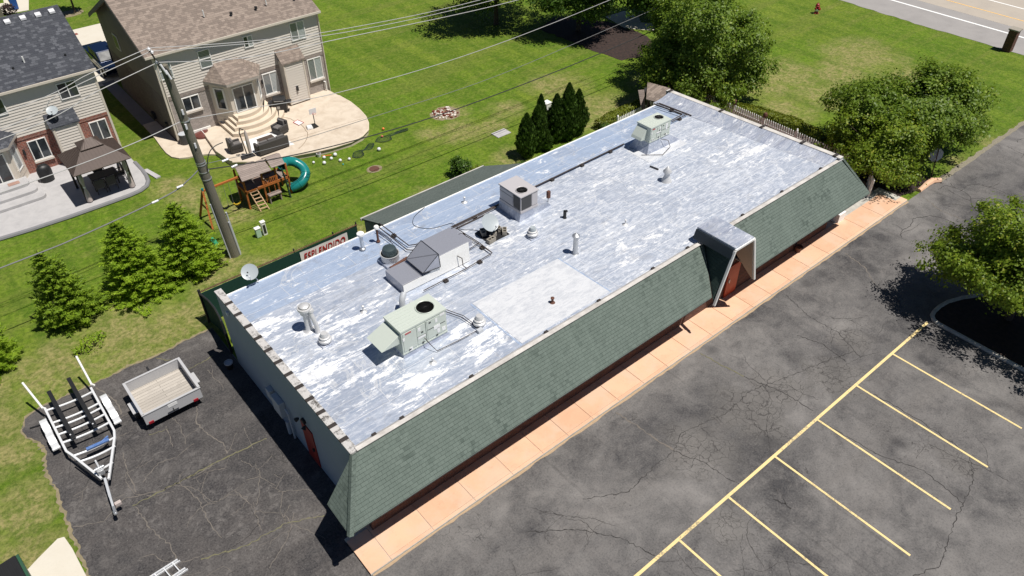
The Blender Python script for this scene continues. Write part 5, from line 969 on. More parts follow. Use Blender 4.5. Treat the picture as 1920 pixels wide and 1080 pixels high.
t = thing('coffee_table', 'low brown slatted coffee table on the white rug', 'table', (15.35,42.45,.36)); mb = MB(); [mb.box(14.84,15.84,42.14+k*.105,42.23+k*.105,.70,.74) for k in range(5)]; mb.build('tabletop', m_wood('brown_slats', (.10,.075,.06,1), (.07,.05,.04,1)), t)
for a, b in ((14.88,42.18),(15.8,42.18),(14.88,42.6),(15.8,42.6)): mb = MB(); mb.bar((a,b,.36),(a,b,.70),.05,.05); mb.build('leg', WICK, t)
mb = MB(); mb.add([(14.05,42.0,.358),(16.62,41.2,.358),(16.45,43.6,.358),(14.35,43.62,.358),(14.05,42.0,.351),(16.62,41.2,.351),(16.45,43.6,.351),(14.35,43.62,.351)], [(0,1,2,3),(7,6,5,4),(4,5,1,0),(5,6,2,1),(6,7,3,2),(7,4,0,3)]); tag(mb.build('outdoor_rug', WSTICK, org=(15.3,42.4,.35)), 'white outdoor rug under the grey wicker seating', 'rug')
t = thing('closed_umbrella', 'closed cantilever parasol on a dark cross base beside the sofa', 'umbrella', (13.72,41.75,.35))
mb = MB(); mb.hexa([(13.3,41.5,.36),(14.15,41.45,.36),(14.1,41.9,.36),(13.4,41.95,.36),(13.3,41.5,.44),(14.15,41.45,.44),(14.1,41.9,.44),(13.4,41.95,.44)]); mb.build('base', DARK, t, bevel=.02)
mb = MB(); mb.tube([(13.74,41.7,.4),(13.60,41.7,2.0),(13.68,41.65,2.3),(13.85,41.62,2.15)], .035); mb.build('mast', BLACK, t)
mb = MB(); mb.lathe([(.02,2.12),(.09,1.9),(.12,1.2),(.10,.62),(.03,.6)], (13.93,41.62,0), 10); mb.build('furled_canopy', CUR, t)
mb = MB(); mb.bar((13.60,41.7,1.9),(13.86,41.64,1.95),.03,.03); mb.build('arm', BLACK, t)
t = thing('toy_basketball_hoop', 'small portable basketball hoop with white tank base on tan patio', 'basketball hoop', (18.55,42.45,.35))
mb = MB(); mb.hexa([(18.1,42.3,.36),(18.5,42.2,.36),(18.6,42.65,.36),(18.2,42.7,.36),(18.15,42.33,.52),(18.45,42.26,.52),(18.55,42.6,.52),(18.22,42.63,.52)]); mb.build('tank', WSTICK, t, bevel=.03)
mb = MB(); mb.hexa([(18.5,42.2,.36),(18.9,42.25,.36),(18.9,42.6,.36),(18.6,42.65,.36),(18.5,42.2,.5),(18.8,42.25,.5),(18.8,42.6,.5),(18.6,42.65,.5)]); mb.tube([(18.75,42.45,.45),(18.75,42.5,1.5)], .028); mb.build('pole', BLACK, t)
mb = MB(); mb.box(18.5,18.98,42.42,42.45,1.25,1.6); mb.build('backboard', PORC, t); mb = MB(); mb.tube([(18.74+.11*math.cos(a*PI/8),42.28+.11*math.sin(a*PI/8),1.3) for a in range(17)], .01, 5); mb.build('rim', BANR, t)
t = thing('toy_goal', 'small red framed goal with white net lying on the patio', 'goal', (18.1,43.6,.36))
mb = MB(); g = [(17.89,43.82,.38),(18.26,43.95,.38),(18.40,43.36,.38),(17.98,43.22,.38),(17.89,43.82,.38)]; mb.tube(g, .02, 6); mb.build('frame', BANR, t); mb = MB(); mb.add([(*p[:2],.372) for p in g[:4]]+[(*p[:2],.36) for p in g[:4]], [(0,1,2,3)[::-1],(4,5,6,7)]); mb.build('net', WSTICK, t)
t = thing('heat_pump', 'round grey outdoor air conditioner beside the utility pole line of sight', 'air conditioner', (11.65,46.3,.1)); t['label'] = 'small grey upright air conditioner at the left corner of the grey brick wall'
mb = MB(); mb.lathe([(.26,.1),(.27,.15),(.27,.72),(.24,.78),(0,.79)], (11.62,46.25,0), 20); mb.build('cabinet', COIL, t); mb = MB(); mb.lathe([(.28,.76),(.28,.80),(.2,.82)], (11.62,46.25,0), 20); mb.build('lid', PVC, t)
t = thing('window_well_cover', 'red brown domed window well cover with white frame at foot of brick wall', 'window well', (12.9,46.5,.1))
mb = MB(); mb.lathe([(.62,.02),(.60,.14),(.45,.24),(.2,.28),(0,.29)], (12.9,46.62,.1), 24); o = mb.build('cover', mk('maroon_well', (.12,.03,.025,1), (.2,.1,.08,1), 3, .25, 0, .05), t); mb = MB(); mb.box(12.25,13.55,46.66,46.74,.10,.5); mb.bar((12.9,46.05,.32),(12.9,46.7,.42),.03,.02); mb.build('frame', WHITE, t)
# playset
WO = m_wood('orange_stained_cedar', (.50,.17,.045,1), (.36,.11,.03,1), 2, .12, 3); WG = m_wood('grey_weathered_boards', (.34,.28,.25,1), (.20,.16,.14,1), 2, .11, 3); LAD = m_wood('pale_ladder_wood', (.62,.42,.26,1), (.5,.33,.2,1))
t = thing('wooden_playset', 'orange stained wooden playset with grey roofs and swing beam', 'playset', (12.7,37.3,0))
mb = MB()
for x in (11.55,12.6,13.42,14.08):
    for y in (36.85,37.95): mb.box(x-.045,x+.045,y-.045,y+.045,0,2.02 if x in (11.55,12.6) else 1.95)
mb.box(11.5,14.14,36.80,36.86,1.0,1.14); mb.box(11.5,14.14,37.94,38.0,1.0,1.14); mb.box(11.5,11.56,36.8,38,1.0,1.14); mb.box(14.06,14.12,36.8,38,1.0,1.14); mb.box(12.62,13.4,36.81,36.85,1.42,1.48); mb.box(11.55,11.6,36.85,37.95,1.5,1.56); mb.box(11.5,12.65,37.93,37.97,1.5,1.56); mb.box(12.6,14.1,37.93,37.97,1.5,1.56)
mb.bar((12.62,36.84,.95),(12.9,36.84,1.2),.05,.05); mb.bar((14.06,36.84,.75),(13.85,36.84,1.05),.05,.05)
for x in (12.85,13.2): mb.bar((x,36.86,.52),(x,36.86,1.0),.05,.05)
mb.build('frame', WO, t)
mb = MB(); [mb.box(12.68+k*.105,12.72+k*.105,36.815,36.845,1.14,1.42) for k in range(7)]; [mb.box(12.68+k*.105,12.72+k*.105,37.935,37.965,1.14,1.5) for k in range(7)]; mb.build('railing', WO, t)
mb = MB(); [mb.box(11.56,14.05,36.87+k*.12,36.97+k*.12,1.05,1.10) for k in range(9)]; mb.build('deck', WG, t)
mb = MB(); mb.box(12.66,13.40,36.50,36.85,.48,.53); mb.box(12.66,12.72,36.55,36.8,0,.48); mb.box(13.3,13.36,36.55,36.8,0,.48); mb.build('bench', WG, t)
mb = MB(); mb.box(11.58,11.63,36.9,37.9,.3,1.0); mb.box(11.7,12.5,37.9,37.93,1.15,1.5); mb.build('side_panel', BLACK, t)
def rf_(p, nm='roof'): mb = MB(); mb.solid(p, (0,0,-.04)); return mb.build(nm, WG, t)
rf_([(11.40,36.55,2.0),(12.42,36.50,2.0),(12.60,37.35,2.42),(11.50,37.40,2.42)]); rf_([(11.50,37.41,2.42),(12.60,37.36,2.42),(12.75,38.2,2.0),(11.55,38.25,2.0)]); rf_([(12.44,36.62,2.03),(13.12,36.56,2.03),(13.1,37.35,2.40),(12.62,37.36,2.40)]); rf_([(13.16,36.60,2.14),(13.95,36.56,2.14),(14.02,37.2,2.46),(13.2,37.25,2.46)]); rf_([(13.2,37.26,2.46),(14.02,37.21,2.46),(14.1,37.9,2.12),(13.2,37.95,2.12)])
mb = MB(); mb.bar((11.72,36.84,1.12),(11.88,36.22,.0),.05,.05); mb.bar((12.14,36.84,1.12),(12.34,36.16,.0),.05,.05)
for k in range(6): f = (k+.6)/6.4; mb.bar((11.72+.16*f,36.84-.62*f,1.12*(1-f)),(12.14+.20*f,36.84-.68*f,1.12*(1-f)),.07,.03)
mb.build('ladder', LAD, t)
TEAL = mk('teal_plastic', (.012,.20,.19,1), (.01,.15,.15,1), 2, .25, 0, .03)
pts = smooth([(14.10,37.45,1.50),(14.45,37.75,1.50),(14.95,37.75,1.30),(15.25,37.35,1.02),(15.15,36.92,.76),(14.75,36.72,.52),(14.38,36.80,.36),(14.22,36.9,.30)], 7); mb = MB(); mb.tube(pts, .27, 22, cap=False); sl_ = mb.build('tube_slide', TEAL, t)
mb = MB()
for k in (7,17,27,37,48): 
    if k < len(pts)-1: d = (pts[k+1]-pts[k]).normalized(); mb.lathe([(.275,-.02),(.288,-.01),(.288,.01),(.275,.02)], pts[k], 22, axis=d)
mb.build('slide_seam', TEAL, sl_)
mb = MB(); mb.bar((9.35,37.1,1.95),(11.52,37.15,1.98),.10,.10); mb.bar((9.15,36.35,0),(9.42,37.08,1.96),.09,.09); mb.bar((9.12,38.0,0),(9.42,37.12,1.96),.09,.09); mb.bar((9.28,36.75,1.0),(9.26,37.55,1.0),.06,.06); mb.build('swing_beam', WO, t)
mb = MB(); mb.lathe([(.06,-.12),(.07,.0),(.06,.12)], (9.42,37.1,1.98), 12); mb.build('beam_bracket', TEAL, t)
for x, m, s in ((10.35,BLACK,.17),(11.02,mk('yellow_plastic',(.75,.50,.04,1),None,2,.4,0,.02),.20)):
    mb = MB(); mb.tube([(x-s,37.12,1.9),(x-s,37.12,.55)], .010, 5); mb.tube([(x+s,37.12,1.9),(x+s,37.12,.55)], .010, 5); ch_ = mb.build('swing_chain', WIREG, t)
    mb = MB(); mb.tube([(x-s,37.12,.56),(x-s*.7,37.12,.45),(x,37.12,.40),(x+s*.7,37.12,.45),(x+s,37.12,.56)], .045, 8); mb.build('swing_seat', m, ch_)
mb = MB(); mb.tube([(13.72,36.6,1.9),(13.78,36.55,1.1),(13.82,36.45,.0)], .05, 6); [mb.ball((13.82+random.uniform(-.08,.08),36.5+random.uniform(-.1,.1),.15+.18*k), .06, 8) for k in range(6)]; mb.build('climbing_rope', mk('dark_green_rope', (.015,.05,.03,1), None, 4, .8), t)
# balls and toys
BW = mk('ball_white', (.75,.75,.78,1), (.55,.55,.58,1), 9, .4, 0, .05); BO = mk('ball_orange', (.75,.22,.05,1), None, 2, .4, 0, .02); BP = mk('ball_red_brown', (.50,.14,.09,1), None, 2, .5, 0, .02); BT = mk('ball_teal', (.05,.35,.33,1), None, 2, .4, 0, .02)
def ball(label, x, y, r, m, g='balls scattered on the lawn'): mb = MB(); mb.ball((x,y,r), r, 16); return tag(mb.build('ball', m, org=(x,y,0)), label, 'ball', g)
for lab, x, y, r, m in (('white ball farthest left of the scattered balls near the slide',16.64,38.94,.08,BW),('white ball closest below the patio wall',17.41,39.02,.10,BW),('white ball in the second place from the patio wall',17.68,38.62,.10,BW),('white and blue ball beside the toy shovel',18.08,38.85,.12,BW),
        ('white ball nearest the playset slide',17.09,38.43,.11,BW),('white ball between the teal ball and the shovel',17.98,38.07,.10,BW),('white ball beside the end of the dark net',18.49,37.87,.09,BW),('tiny teal ball beside a white ball',17.91,37.62,.05,BT),
        ('white ball right of the near dark net, alone on the lawn',20.48,37.65,.12,BW),('bright orange ball lying right of the patio end',22.13,39.75,.09,BO),('dull red brown ball at the edge of the far dark net',21.54,38.97,.08,BP)): ball(lab, x, y, r, m)
t = thing('toy_bucket', 'clear plastic toy crate with orange shovel on lawn by the patio wall', 'toy', (17.4,39.5,0)); mb = MB(); mb.lathe([(.12,.0),(.15,.22),(.14,.22),(.11,.01),(0,.01)], (17.3,39.48,0), 14); mb.build('bucket', PORC, t); mb = MB(); mb.bar((17.45,39.35,.03),(17.95,39.1,.03),.06,.03); mb.build('shovel', BO, t)
NETM = mk('dark_net', (.012,.03,.02,1), None, 9, .9)
def net(label, c, pts):
    t = thing('garden_net', label, 'net', (c[0],c[1],0), 0, 'dark nets on the lawn'); P = smooth([(x,y,.05+.05*math.sin(i*1.7)) for i,(x,y) in enumerate(pts)], 6); mb = MB(); mb.tube(P, .018, 5); mb.build('hoop_frame', NETM, t)
    mb = MB(); m = len(P)
    for k in range(0, m//2, 1): a, b = P[k], P[m-1-k]; mb.tube([a,(a+b)/2+Vector((0,0,-.02)),b], .007, 3)
    for f in (.15,.3,.45,.6,.75,.9): mb.tube([P[k].lerp(P[m-1-k], f)-Vector((0,0,.01)) for k in range(0,m//2)], .007, 3)
    mb.build('mesh', NETM, t)
net('dark green net left lying on the lawn nearer the playset', (19.5,38.3), [(18.8,38.0),(19.1,38.35),(19.55,38.45),(19.85,38.4),(20.4,38.7),(20.65,38.5),(20.2,38.15),(19.7,38.3),(19.45,37.75),(19.1,37.65),(18.85,37.9)])
net('dark green net lying farther off beside the reddish ball', (22,38.5), [(20.9,38.75),(21.3,39.0),(21.8,38.95),(22.4,39.0),(23.3,38.85),(23.2,38.6),(22.5,38.75),(22.0,38.7),(21.8,38.25),(21.3,38.3),(20.95,38.65)])
mb = MB(); mb.lathe([(.30,0),(.30,.03),(.26,.04),(0,.04)], (19.09,36.0,0), 24); tag(mb.build('manhole_cover', RUST, org=(19.09,36,0)), 'round brown drain cover in the lawn', 'drain cover'); poly_obj('drain_dirt', ragged(arc(19.1,36.0,.5,.42,0,330,11),.2,.06,True), .005, DIRT)
t = thing('utility_pedestal', 'squat pale green utility pedestal on the lawn behind the green fence', 'utility box', (10.75,34.07,0), 0, 'utility boxes on the lawn')
PG = mk('pale_green_plastic', (.36,.52,.40,1), (.5,.6,.5,1), 3, .5, 0, .05)
mb = MB(); mb.box(10.60,10.88,33.98,34.2,0,.52); mb.build('body', PG, t, bevel=.03); mb = MB(); mb.box(10.58,10.90,33.96,34.22,.52,.60); mb.build('cap', WHITE, t, bevel=.03)
t = thing('utility_pedestal', 'taller white utility pedestal with dark vents beside the pale green one', 'utility box', (11.09,34.04,0), 0, 'utility boxes on the lawn')
mb = MB(); mb.box(10.98,11.2,33.98,34.18,0,.78); mb.build('body', WHITE, t, bevel=.015); mb = MB(); mb.box(11.02,11.16,33.970,33.982,.12,.66); mb.build('vent_panel', DARK, t); mb = MB(); mb.box(10.96,11.22,33.96,34.20,.78,.85); mb.build('cap', WHITE, t, bevel=.02)
t = thing('green_tub', 'overturned green plastic tub behind the middle spruce', 'tub', (8.45,35.0,0)); mb = MB(); mb.lathe([(.36,0),(.34,.25),(.24,.42),(0,.45)], (8.45,34.95,0), 20); mb.build('shell', mk('green_plastic', (.05,.38,.20,1), None, 2, .35, 0, .02), t); mb = MB(); mb.lathe([(.37,0),(.40,.02),(.37,.05)], (8.45,34.95,0), 20); mb.build('rim', MATS['green_plastic'], t)
# rubble ring, slab, cabinet
poly_obj('burnt_ground', ragged(arc(26.5,39.0,1.05,1.0,0,340,12),.25,.14,True), .006, DIRT)
mb = MB(); 
for k in range(110):
    a, r_ = random.uniform(0,2*PI), random.uniform(.1,.85); x, y = 26.5+r_*math.cos(a)*1.05, 38.95+r_*math.sin(a); q = random.uniform(.04,.10); b = MB(Matrix.Translation((x,y,q*.4)) @ Matrix.Rotation(random.uniform(0,3),4,'Z') @ Matrix.Rotation(random.uniform(-.4,.4),4,'X')); b.box(-q,q,-q*.7,q*.7,-q*.4,q*.5); kk = len(mb.v); mb.v += b.v; mb.f += [tuple(i+kk for i in f) for f in b.f]; mb.s += b.s
n = N('rubble'); RUB = n.out(n.mix(n.mp(n.island(), .42, .5), (.15,.045,.03,1), (.62,.56,.50,1)), .9, 0, .2); stuff(mb.build('rubble_pile', RUB), 'heap of broken pale and reddish rubble on bare ground in the lawn', 'rubble')
t = thing('concrete_slabs', 'two pale grey paving slabs side by side lying in the grass', 'slab', (27.6,34.45,0)); 
for q in ((34.05,34.40),(34.43,34.78)): mb = MB(); mb.box(27.08,28.15,q[0],q[1],0,.05); mb.build('slab', PATIOG, t, bevel=.01)
t = thing('white_cabinet', 'tall white cabinet half hidden behind the cypress row', 'cabinet', (31.0,33.8,0)); mb = MB(); mb.box(30.75,31.25,33.65,34.1,0,1.25); mb.build('body', WHITE, t, bevel=.02); mb = MB(); mb.box(30.73,31.27,33.63,34.12,1.25,1.30); mb.build('top', WHITE, t); mb = MB(); mb.box(30.9,31.1,33.64,33.655,.3,.9); mb.build('door', PORC, t)
# ------------------------------------------------------------------ utility pole and lines
t = thing('utility_pole', 'tall leaning weathered wooden utility pole with grey conduits up its foot', 'utility pole', (9.06,33.44,0))
mb = MB(); mb.tube([(9.06,33.44,-.1),(8.80,33.42,5.2),(8.50,33.4,10.45)], [.27,.22,.17], 18); mb.lathe([(.17,0),(0,.06)], (8.5,33.4,10.44), 18); mb.build('pole', POLEW, t)
mb = MB(); mb.tube([(9.31,33.28,0),(9.20,33.26,2.1)], .045, 8); mb.tube([(9.36,33.40,0),(9.24,33.38,2.6)], .045, 8); mb.tube([(8.78,33.3,0),(8.60,33.28,3.4)], .035, 8); mb.build('conduit', PVC, t)
mb = MB(); mb.tube([(8.78,33.3,3.4),(8.5,33.22,5.2)], .018, 6); mb.build('riser_cable', WIREB, t)
mb = MB(); mb.tube([(8.42,33.4,10.1),(8.30,33.4,10.55),(8.12,33.4,11.25)], .035, 8); mb.bar((8.48,33.25,9.9),(8.32,33.25,10.6),.06,.06); mb.tube([(8.3,33.3,10.7),(8.2,33.25,10.9),(8.35,33.2,10.55),(8.55,33.2,10.3),(8.62,33.22,10.0)], .018, 6); mb.build('top_bracket', DARK, t)
for p in ((8.12,33.4,11.2),(8.2,33.4,11.05),(8.25,33.32,10.62)): mb = MB(); mb.lathe([(.03,0),(.07,.02),(.04,.05),(.075,.07),(.04,.10),(.03,.14),(0,.15)], p, 12); mb.build('insulator', PORC, t)
for p, q in (((8.32,33.18,10.6),(8.45,33.12,10.15)),((8.45,33.15,10.3),(8.55,33.1,9.9))): mb = MB(); mb.tube([p,q], .05, 10); mb.build('cutout_fuse', PORC, t)
mb = MB(); [mb.lathe([(.24-.004*i,-.03),(.25-.004*i,0),(.24-.004*i,.03)], (8.82-.05*(zz-5),33.42,zz), 16) for i, zz in enumerate((4.7,5.1,5.5,5.62,7.8))]; mb.build('steel_band', GALV, t)
for x, y, z in ((8.58,33.2,7.6),(8.72,33.2,6.6),(8.62,33.2,8.3)): mb = MB(); mb.box(x-.04,x+.04,y-.05,y+.05,z-.12,z+.12); mb.build('clamp', PORC, t)
def wirep(label, pts, r, mat, g='overhead lines on the utility pole'):
    mb = MB(); P = smooth([(x,33.4,z) for x,z in pts], 8); mb.tube(P, r, 6); return tag(mb.build('overhead_wire', mat, org=(pts[0][0],33.4,pts[0][1])), label, 'wire', g)
wirep('topmost pale wire from pole top, crossing the brown roof to the right', [(8.11,11.3),(12.21,10.48),(17.01,9.81),(25.5,9.26),(38,9.3)], .016, WIRE); wirep('topmost pale wire running down left from the pole top', [(-12,9.3),(2.08,10.29),(5.67,10.92),(8.11,11.3)], .016, WIRE)
wirep('second pale wire just below the topmost, right of the pole', [(8.18,11.15),(10.53,10.69),(16.98,9.64),(26.42,9.04),(39,9.0)], .016, WIRE); wirep('second pale wire left of the pole, just under the topmost', [(-12,9.0),(1.86,9.73),(4.28,10.44),(8.18,11.15)], .016, WIRE)
wirep('third thicker pale wire right of the pole crossing the lawn', [(8.3,10.62),(12.04,9.78),(16.93,9.38),(28.15,8.64),(40,8.7)], .018, WIRE); wirep('third pale wire left of the pole crossing the charcoal house gable', [(-12,8.7),(1.7,9.35),(5.72,10.15),(8.3,10.62)], .018, WIRE)
wirep('single pale wire at mid pole height sweeping across the lawn to the top', [(8.63,7.83),(11.72,7.39),(16.48,6.73),(25,6.45),(35.72,6.89),(50,8)], .017, WIRE); wirep('single pale wire at mid pole height crossing the gazebo roof on the left', [(-14,6.9),(.86,7.24),(5.81,7.47),(8.63,7.83)], .020, WIRE)
wirep('thick grey cable bundle left of the pole passing over the spruces', [(-14,3.8),(-.42,4.03),(2.86,4.14),(6.8,4.56),(8.0,4.95),(8.85,5.45)], .030, WIREG); wirep('dark lashed cable right of the pole passing the patio wall', [(8.95,5.15),(12,4.5),(16.0,3.93),(21.68,3.51),(28,3.42),(35.57,3.57),(50,4.2)], .028, WIREB); wirep('thin dull cable fading across the lawn right of the pole', [(8.95,5.45),(12.5,5.05),(17.99,4.8),(26.49,4.58),(38.24,5.16),(50,5.8)], .014, WIREG)
for lab, x, z in (('white splice case hanging on the cable bundle nearest the pole on the left',7.55,4.75),('white splice case hanging over the tallest spruce',6.3,4.45),('white splice case on the looped cable just right of the pole',9.9,5.25),('white splice case at end of the dark cable loop by the playset',10.25,4.80)):
    mb = MB(); mb.tube([(x-.15,33.38,z+.03),(x+.15,33.38,z+.05)], .055, 10); tag(mb.build('splice_case', PORC, org=(x,33.4,z)), lab, 'cable splice', 'white splice cases')
mb = MB(); mb.tube(smooth([(8.9,33.2,5.1),(9.0,33.15,5.6),(9.25,33.2,6.05),(9.6,33.3,6.2),(10.0,33.3,6.25)]), .022, 6); tag(mb.build('cable_loop', WIREB, org=(9,33.2,5.2)), 'short black cable loop arching out from the right side of the pole', 'cable')
# ------------------------------------------------------------------ picket fences and hedges at the far end
PICKW = mk('fence_white', (.92,.92,.92,1), (.85,.85,.84,1), 2, .6, 0, .05, .002, .05)
def picket(label, p, q, h=1.12, step=.16, base=0):
    p, q = Vector((*p,base)), Vector((*q,base)); L = (q-p).length; d = (q-p)/L; t = thing('picket_fence', label, 'fence', tuple(p), 0, 'white picket fence round the side patio')
    nn = Vector((-d.y,d.x,0)); k = int(L/step); prm = MB()
    for z in (.25,.72): prm.bar(p+Vector((0,0,z)), q+Vector((0,0,z)), .035, .07)
    prm.build('rail', WHITE, t)
    mb = MB()
    for i in range(k):
        c = p+d*(i+.5)*step-nn*.03; w = .045; a = c-d*w; b = c+d*w; mb.solid([a+Vector((0,0,.05)), b+Vector((0,0,.05)), b+Vector((0,0,h-.07)), c+Vector((0,0,h)), a+Vector((0,0,h-.07))], nn*.03)
    o = mb.build('pickets', PICKW, t)
    for i in range(int(L/2.35)+1):
        c = p+d*min(L, i*2.35); mb = MB(); mb.box(c.x-.055,c.x+.055,c.y-.055,c.y+.055,base,base+h+.05); mb.lathe([(.07,0),(.07,.03),(.035,.05),(.055,.10),(.0,.15)], (c.x,c.y,base+h+.05), 10); mb.build('post', WHITE, t)
picket('white picket fence run beyond the right parapet, with ball topped posts', (40.2,28.3), (40.2,18.3)); picket('white picket fence end piece beside the tree at the mansard corner', (40.2,18.3), (39.75,16.6)); picket('shaded picket fence end meeting the front walk beneath the tree', (38.5,15.2), (39.9,16.1))
picket('short white picket fence run behind the rear roof edge near the hedge', (33.2,29.6), (36.3,29.75)); picket('white picket fence stretch behind the slanted board hood', (36.4,29.75), (40.1,28.45))
for lab, x, y, z in (('globe lamp on the picket fence post halfway along',40.2,23.6,1.15),('globe lamp on the picket fence post nearest the far corner',40.2,25.95,1.15),('globe lamp on the picket fence post nearest the tree',40.2,18.9,1.1)):
    t = thing('post_lantern', lab, 'lamp', (x,y,1.0), 0, 'dark post lanterns'); mb = MB(); mb.lathe([(.05,-.05),(.13,.02),(.15,.15),(.10,.28),(0,.33)], (x,y,z), 12); mb.build('lantern', RUST, t)
t = thing('board_hood', 'brown shingled board hood with narrow slatted end behind the far rear roof corner', 'shed roof', (35.8,28.8,0))
mb = MB(); mb.solid([(36.05,29.9,2.55),(36.55,28.4,2.5),(35.3,27.5,2.1),(34.9,28.9,2.1)], (0,0,-.08)); mb.build('hood_roof', SHB, t)
mb = MB(); mb.solid([(35.0,29.7,2.35),(35.35,29.5,2.35),(35.2,29.1,1.2),(34.95,29.2,1.2)], (.05,.05,0)); mb.build('slatted_end', WG, t); mb = MB(); mb.solid([(35.5,29.65,2.4),(35.62,29.6,2.4),(35.4,28.9,1.2),(35.3,28.95,1.2)], (.1,0,0)); mb.build('strut', DARK, t)
for a, b in ((36.0,29.7),(36.4,28.5),(35.1,28.9)): mb = MB(); mb.bar((a,b,0),(a,b,2.1),.09,.09); mb.build('post', DARK, t)
# ------------------------------------------------------------------ foliage
def leaf_quads(cs, nrm, size, aspect=1.6, jitter=.7):
    """rhombic leaves: centres cs, preferred facing nrm, individual sizes"""
    n = len(cs); nrm = nrm+RNG.normal(0, jitter, (n,3)); nrm /= np.linalg.norm(nrm,axis=1,keepdims=True)+1e-9
    a = np.cross(nrm, RNG.normal(0,1,(n,3))); a /= np.linalg.norm(a,axis=1,keepdims=True)+1e-9; b = np.cross(nrm, a)
    s = size*RNG.uniform(.6,1.25,(n,1)); v = np.empty((n,4,3)); bend = nrm*s*.18
    v[:,0] = cs-a*s*aspect*.5-bend; v[:,1] = cs-b*s*.5; v[:,2] = cs+a*s*aspect*.5-bend; v[:,3] = cs+b*s*.5; return v.reshape(-1,3)
def np_mesh(name, v, mat, parent, org):
    n = len(v)//4; me = bpy.data.meshes.new(name); v = v-np.array(org); me.vertices.add(len(v)); me.vertices.foreach_set('co', v.astype(np.float32).ravel())
    me.loops.add(4*n); me.loops.foreach_set('vertex_index', np.arange(4*n, dtype=np.int32)); me.polygons.add(n); me.polygons.foreach_set('loop_start', np.arange(0,4*n,4,dtype=np.int32)); me.polygons.foreach_set('loop_total', np.full(n,4,dtype=np.int32))
    me.update(calc_edges=True); me.materials.append(mat); o = bpy.data.objects.new(name, me); COL.objects.link(o)
    if parent: o.parent = parent
    else: o.location = org
    return o
LMAP = m_leaf('maple_leaves', [(.11,.185,.014,1),(.18,.265,.022,1),(.075,.135,.012,1),(.30,.36,.05,1)], .34)
LMAP2 = m_leaf('bright_tree_leaves', [(.14,.215,.014,1),(.22,.305,.022,1),(.10,.165,.012,1),(.38,.38,.05,1)], .36)
LDARK = m_leaf('dark_tree_leaves', [(.045,.095,.012,1),(.08,.16,.015,1),(.035,.075,.01,1),(.13,.20,.03,1)], .3)
LSPR = m_leaf('spruce_needles', [(.20,.31,.02,1),(.32,.45,.028,1),(.15,.25,.016,1),(.42,.54,.05,1)], .40, .6)
LSPD = m_leaf('dark_spruce_needles', [(.15,.25,.018,1),(.25,.36,.024,1),(.11,.18,.014,1),(.34,.46,.04,1)], .36, .6)
LCYP = m_leaf('cypress_sprays', [(.045,.095,.012,1),(.085,.16,.016,1),(.03,.065,.010,1),(.15,.25,.03,1)], .15, .7)
LHED = m_leaf('hedge_leaves', [(.14,.18,.014,1),(.20,.235,.018,1),(.11,.14,.012,1),(.30,.30,.03,1)], .25)
LPUR = m_leaf('dark_shrub_leaves', [(.02,.015,.015,1),(.06,.03,.03,1),(.015,.012,.012,1),(.12,.07,.06,1)], .15)
def crown_pts(c, rad, n_cl, per, spread, seed, inner=.45, flat=.75, rough=.30):
    g = np.random.default_rng(seed); d = g.normal(0,1,(n_cl,3)); d /= np.linalg.norm(d,axis=1,keepdims=True)
    ph = g.uniform(0,6.28,8); w_ = 1+rough*np.sin(d[:,0]*3.1+ph[0])*np.cos(d[:,1]*2.7+ph[1])+rough*.8*np.sin(d[:,2]*4.1+ph[2]+d[:,0]*2.3)+rough*.5*np.sin(d[:,0]*7+d[:,1]*6+ph[3])
    rr = g.uniform(inner**2.2,1,(n_cl,1))**(1/2.2); p = d*rr*w_[:,None]*np.array(rad); p[:,2] = np.where(p[:,2] < 0, p[:,2]*.85, p[:,2])
    off = g.normal(0,1,(n_cl,per,3))*np.array([spread,spread,spread*flat])*g.uniform(.6,1.25,(n_cl,1,1)); q = (p[:,None,:]+off).reshape(-1,3); nr = np.repeat(d*1.0+np.array([0,0,.7]), per, axis=0)+off.reshape(-1,3)*1.2
    return q+np.array(c), nr, p+np.array(c)
def tree(name, label, base, c, rad, leafm, n_cl=420, per=46, size=.15, spread=.26, seed=1, trunk_r=.16, cat='tree', group=None, inner=.4, lobes=()):
    t = thing(name, label, cat, (base[0],base[1],0), 0, group); Q, Nn, P = crown_pts(c, rad, n_cl, per, spread, seed, inner)
    for i, (lc, lr, k) in enumerate(lobes):
        q, nn, p = crown_pts(lc, lr, k, per, spread, seed+10+i, inner); Q = np.vstack((Q,q)); Nn = np.vstack((Nn,nn)); P = np.vstack((P,p))
    keep = Q[:,2] > .15; Q, Nn = Q[keep], Nn[keep]
    np_mesh('crown', leaf_quads(Q, Nn, size), leafm, t, (base[0],base[1],0))
    mb = MB(); h0 = max(.4, c[2]-rad[2]*.55); rnd = random.Random(seed)
    mb.tube([(base[0],base[1],-.1),(base[0]+.03,base[1],h0*.5),(base[0]+.02,base[1]+.04,h0)], [trunk_r*1.35,trunk_r,trunk_r*.85], 10)
    idx = rnd.sample(range(len(P)), min(26, len(P)))
    for i in idx:
        e = Vector(P[i]); s0 = Vector((base[0]+.02,base[1]+.03,h0*rnd.uniform(.7,1))); m_ = s0.lerp(e,.5)+Vector((0,0,.25)); mb.tube([s0,m_,s0.lerp(e,.92)], [trunk_r*.5,trunk_r*.25,.012], 6)
    mb.build('trunk', BARK, t); return t
tree('leafy_tree', 'large round leafy tree beyond the far rear roof corner and picket fence', (41.6,30.4), (40.8,29.9,3.7), (4.2,4.1,3.5), LMAP, 1050, 80, .115, .25, 3, .2, lobes=(((42.5,27.6,2.2),(2.2,2.0,1.9),130),((38.6,29.8,2.2),(1.6,1.6,1.6),90)))
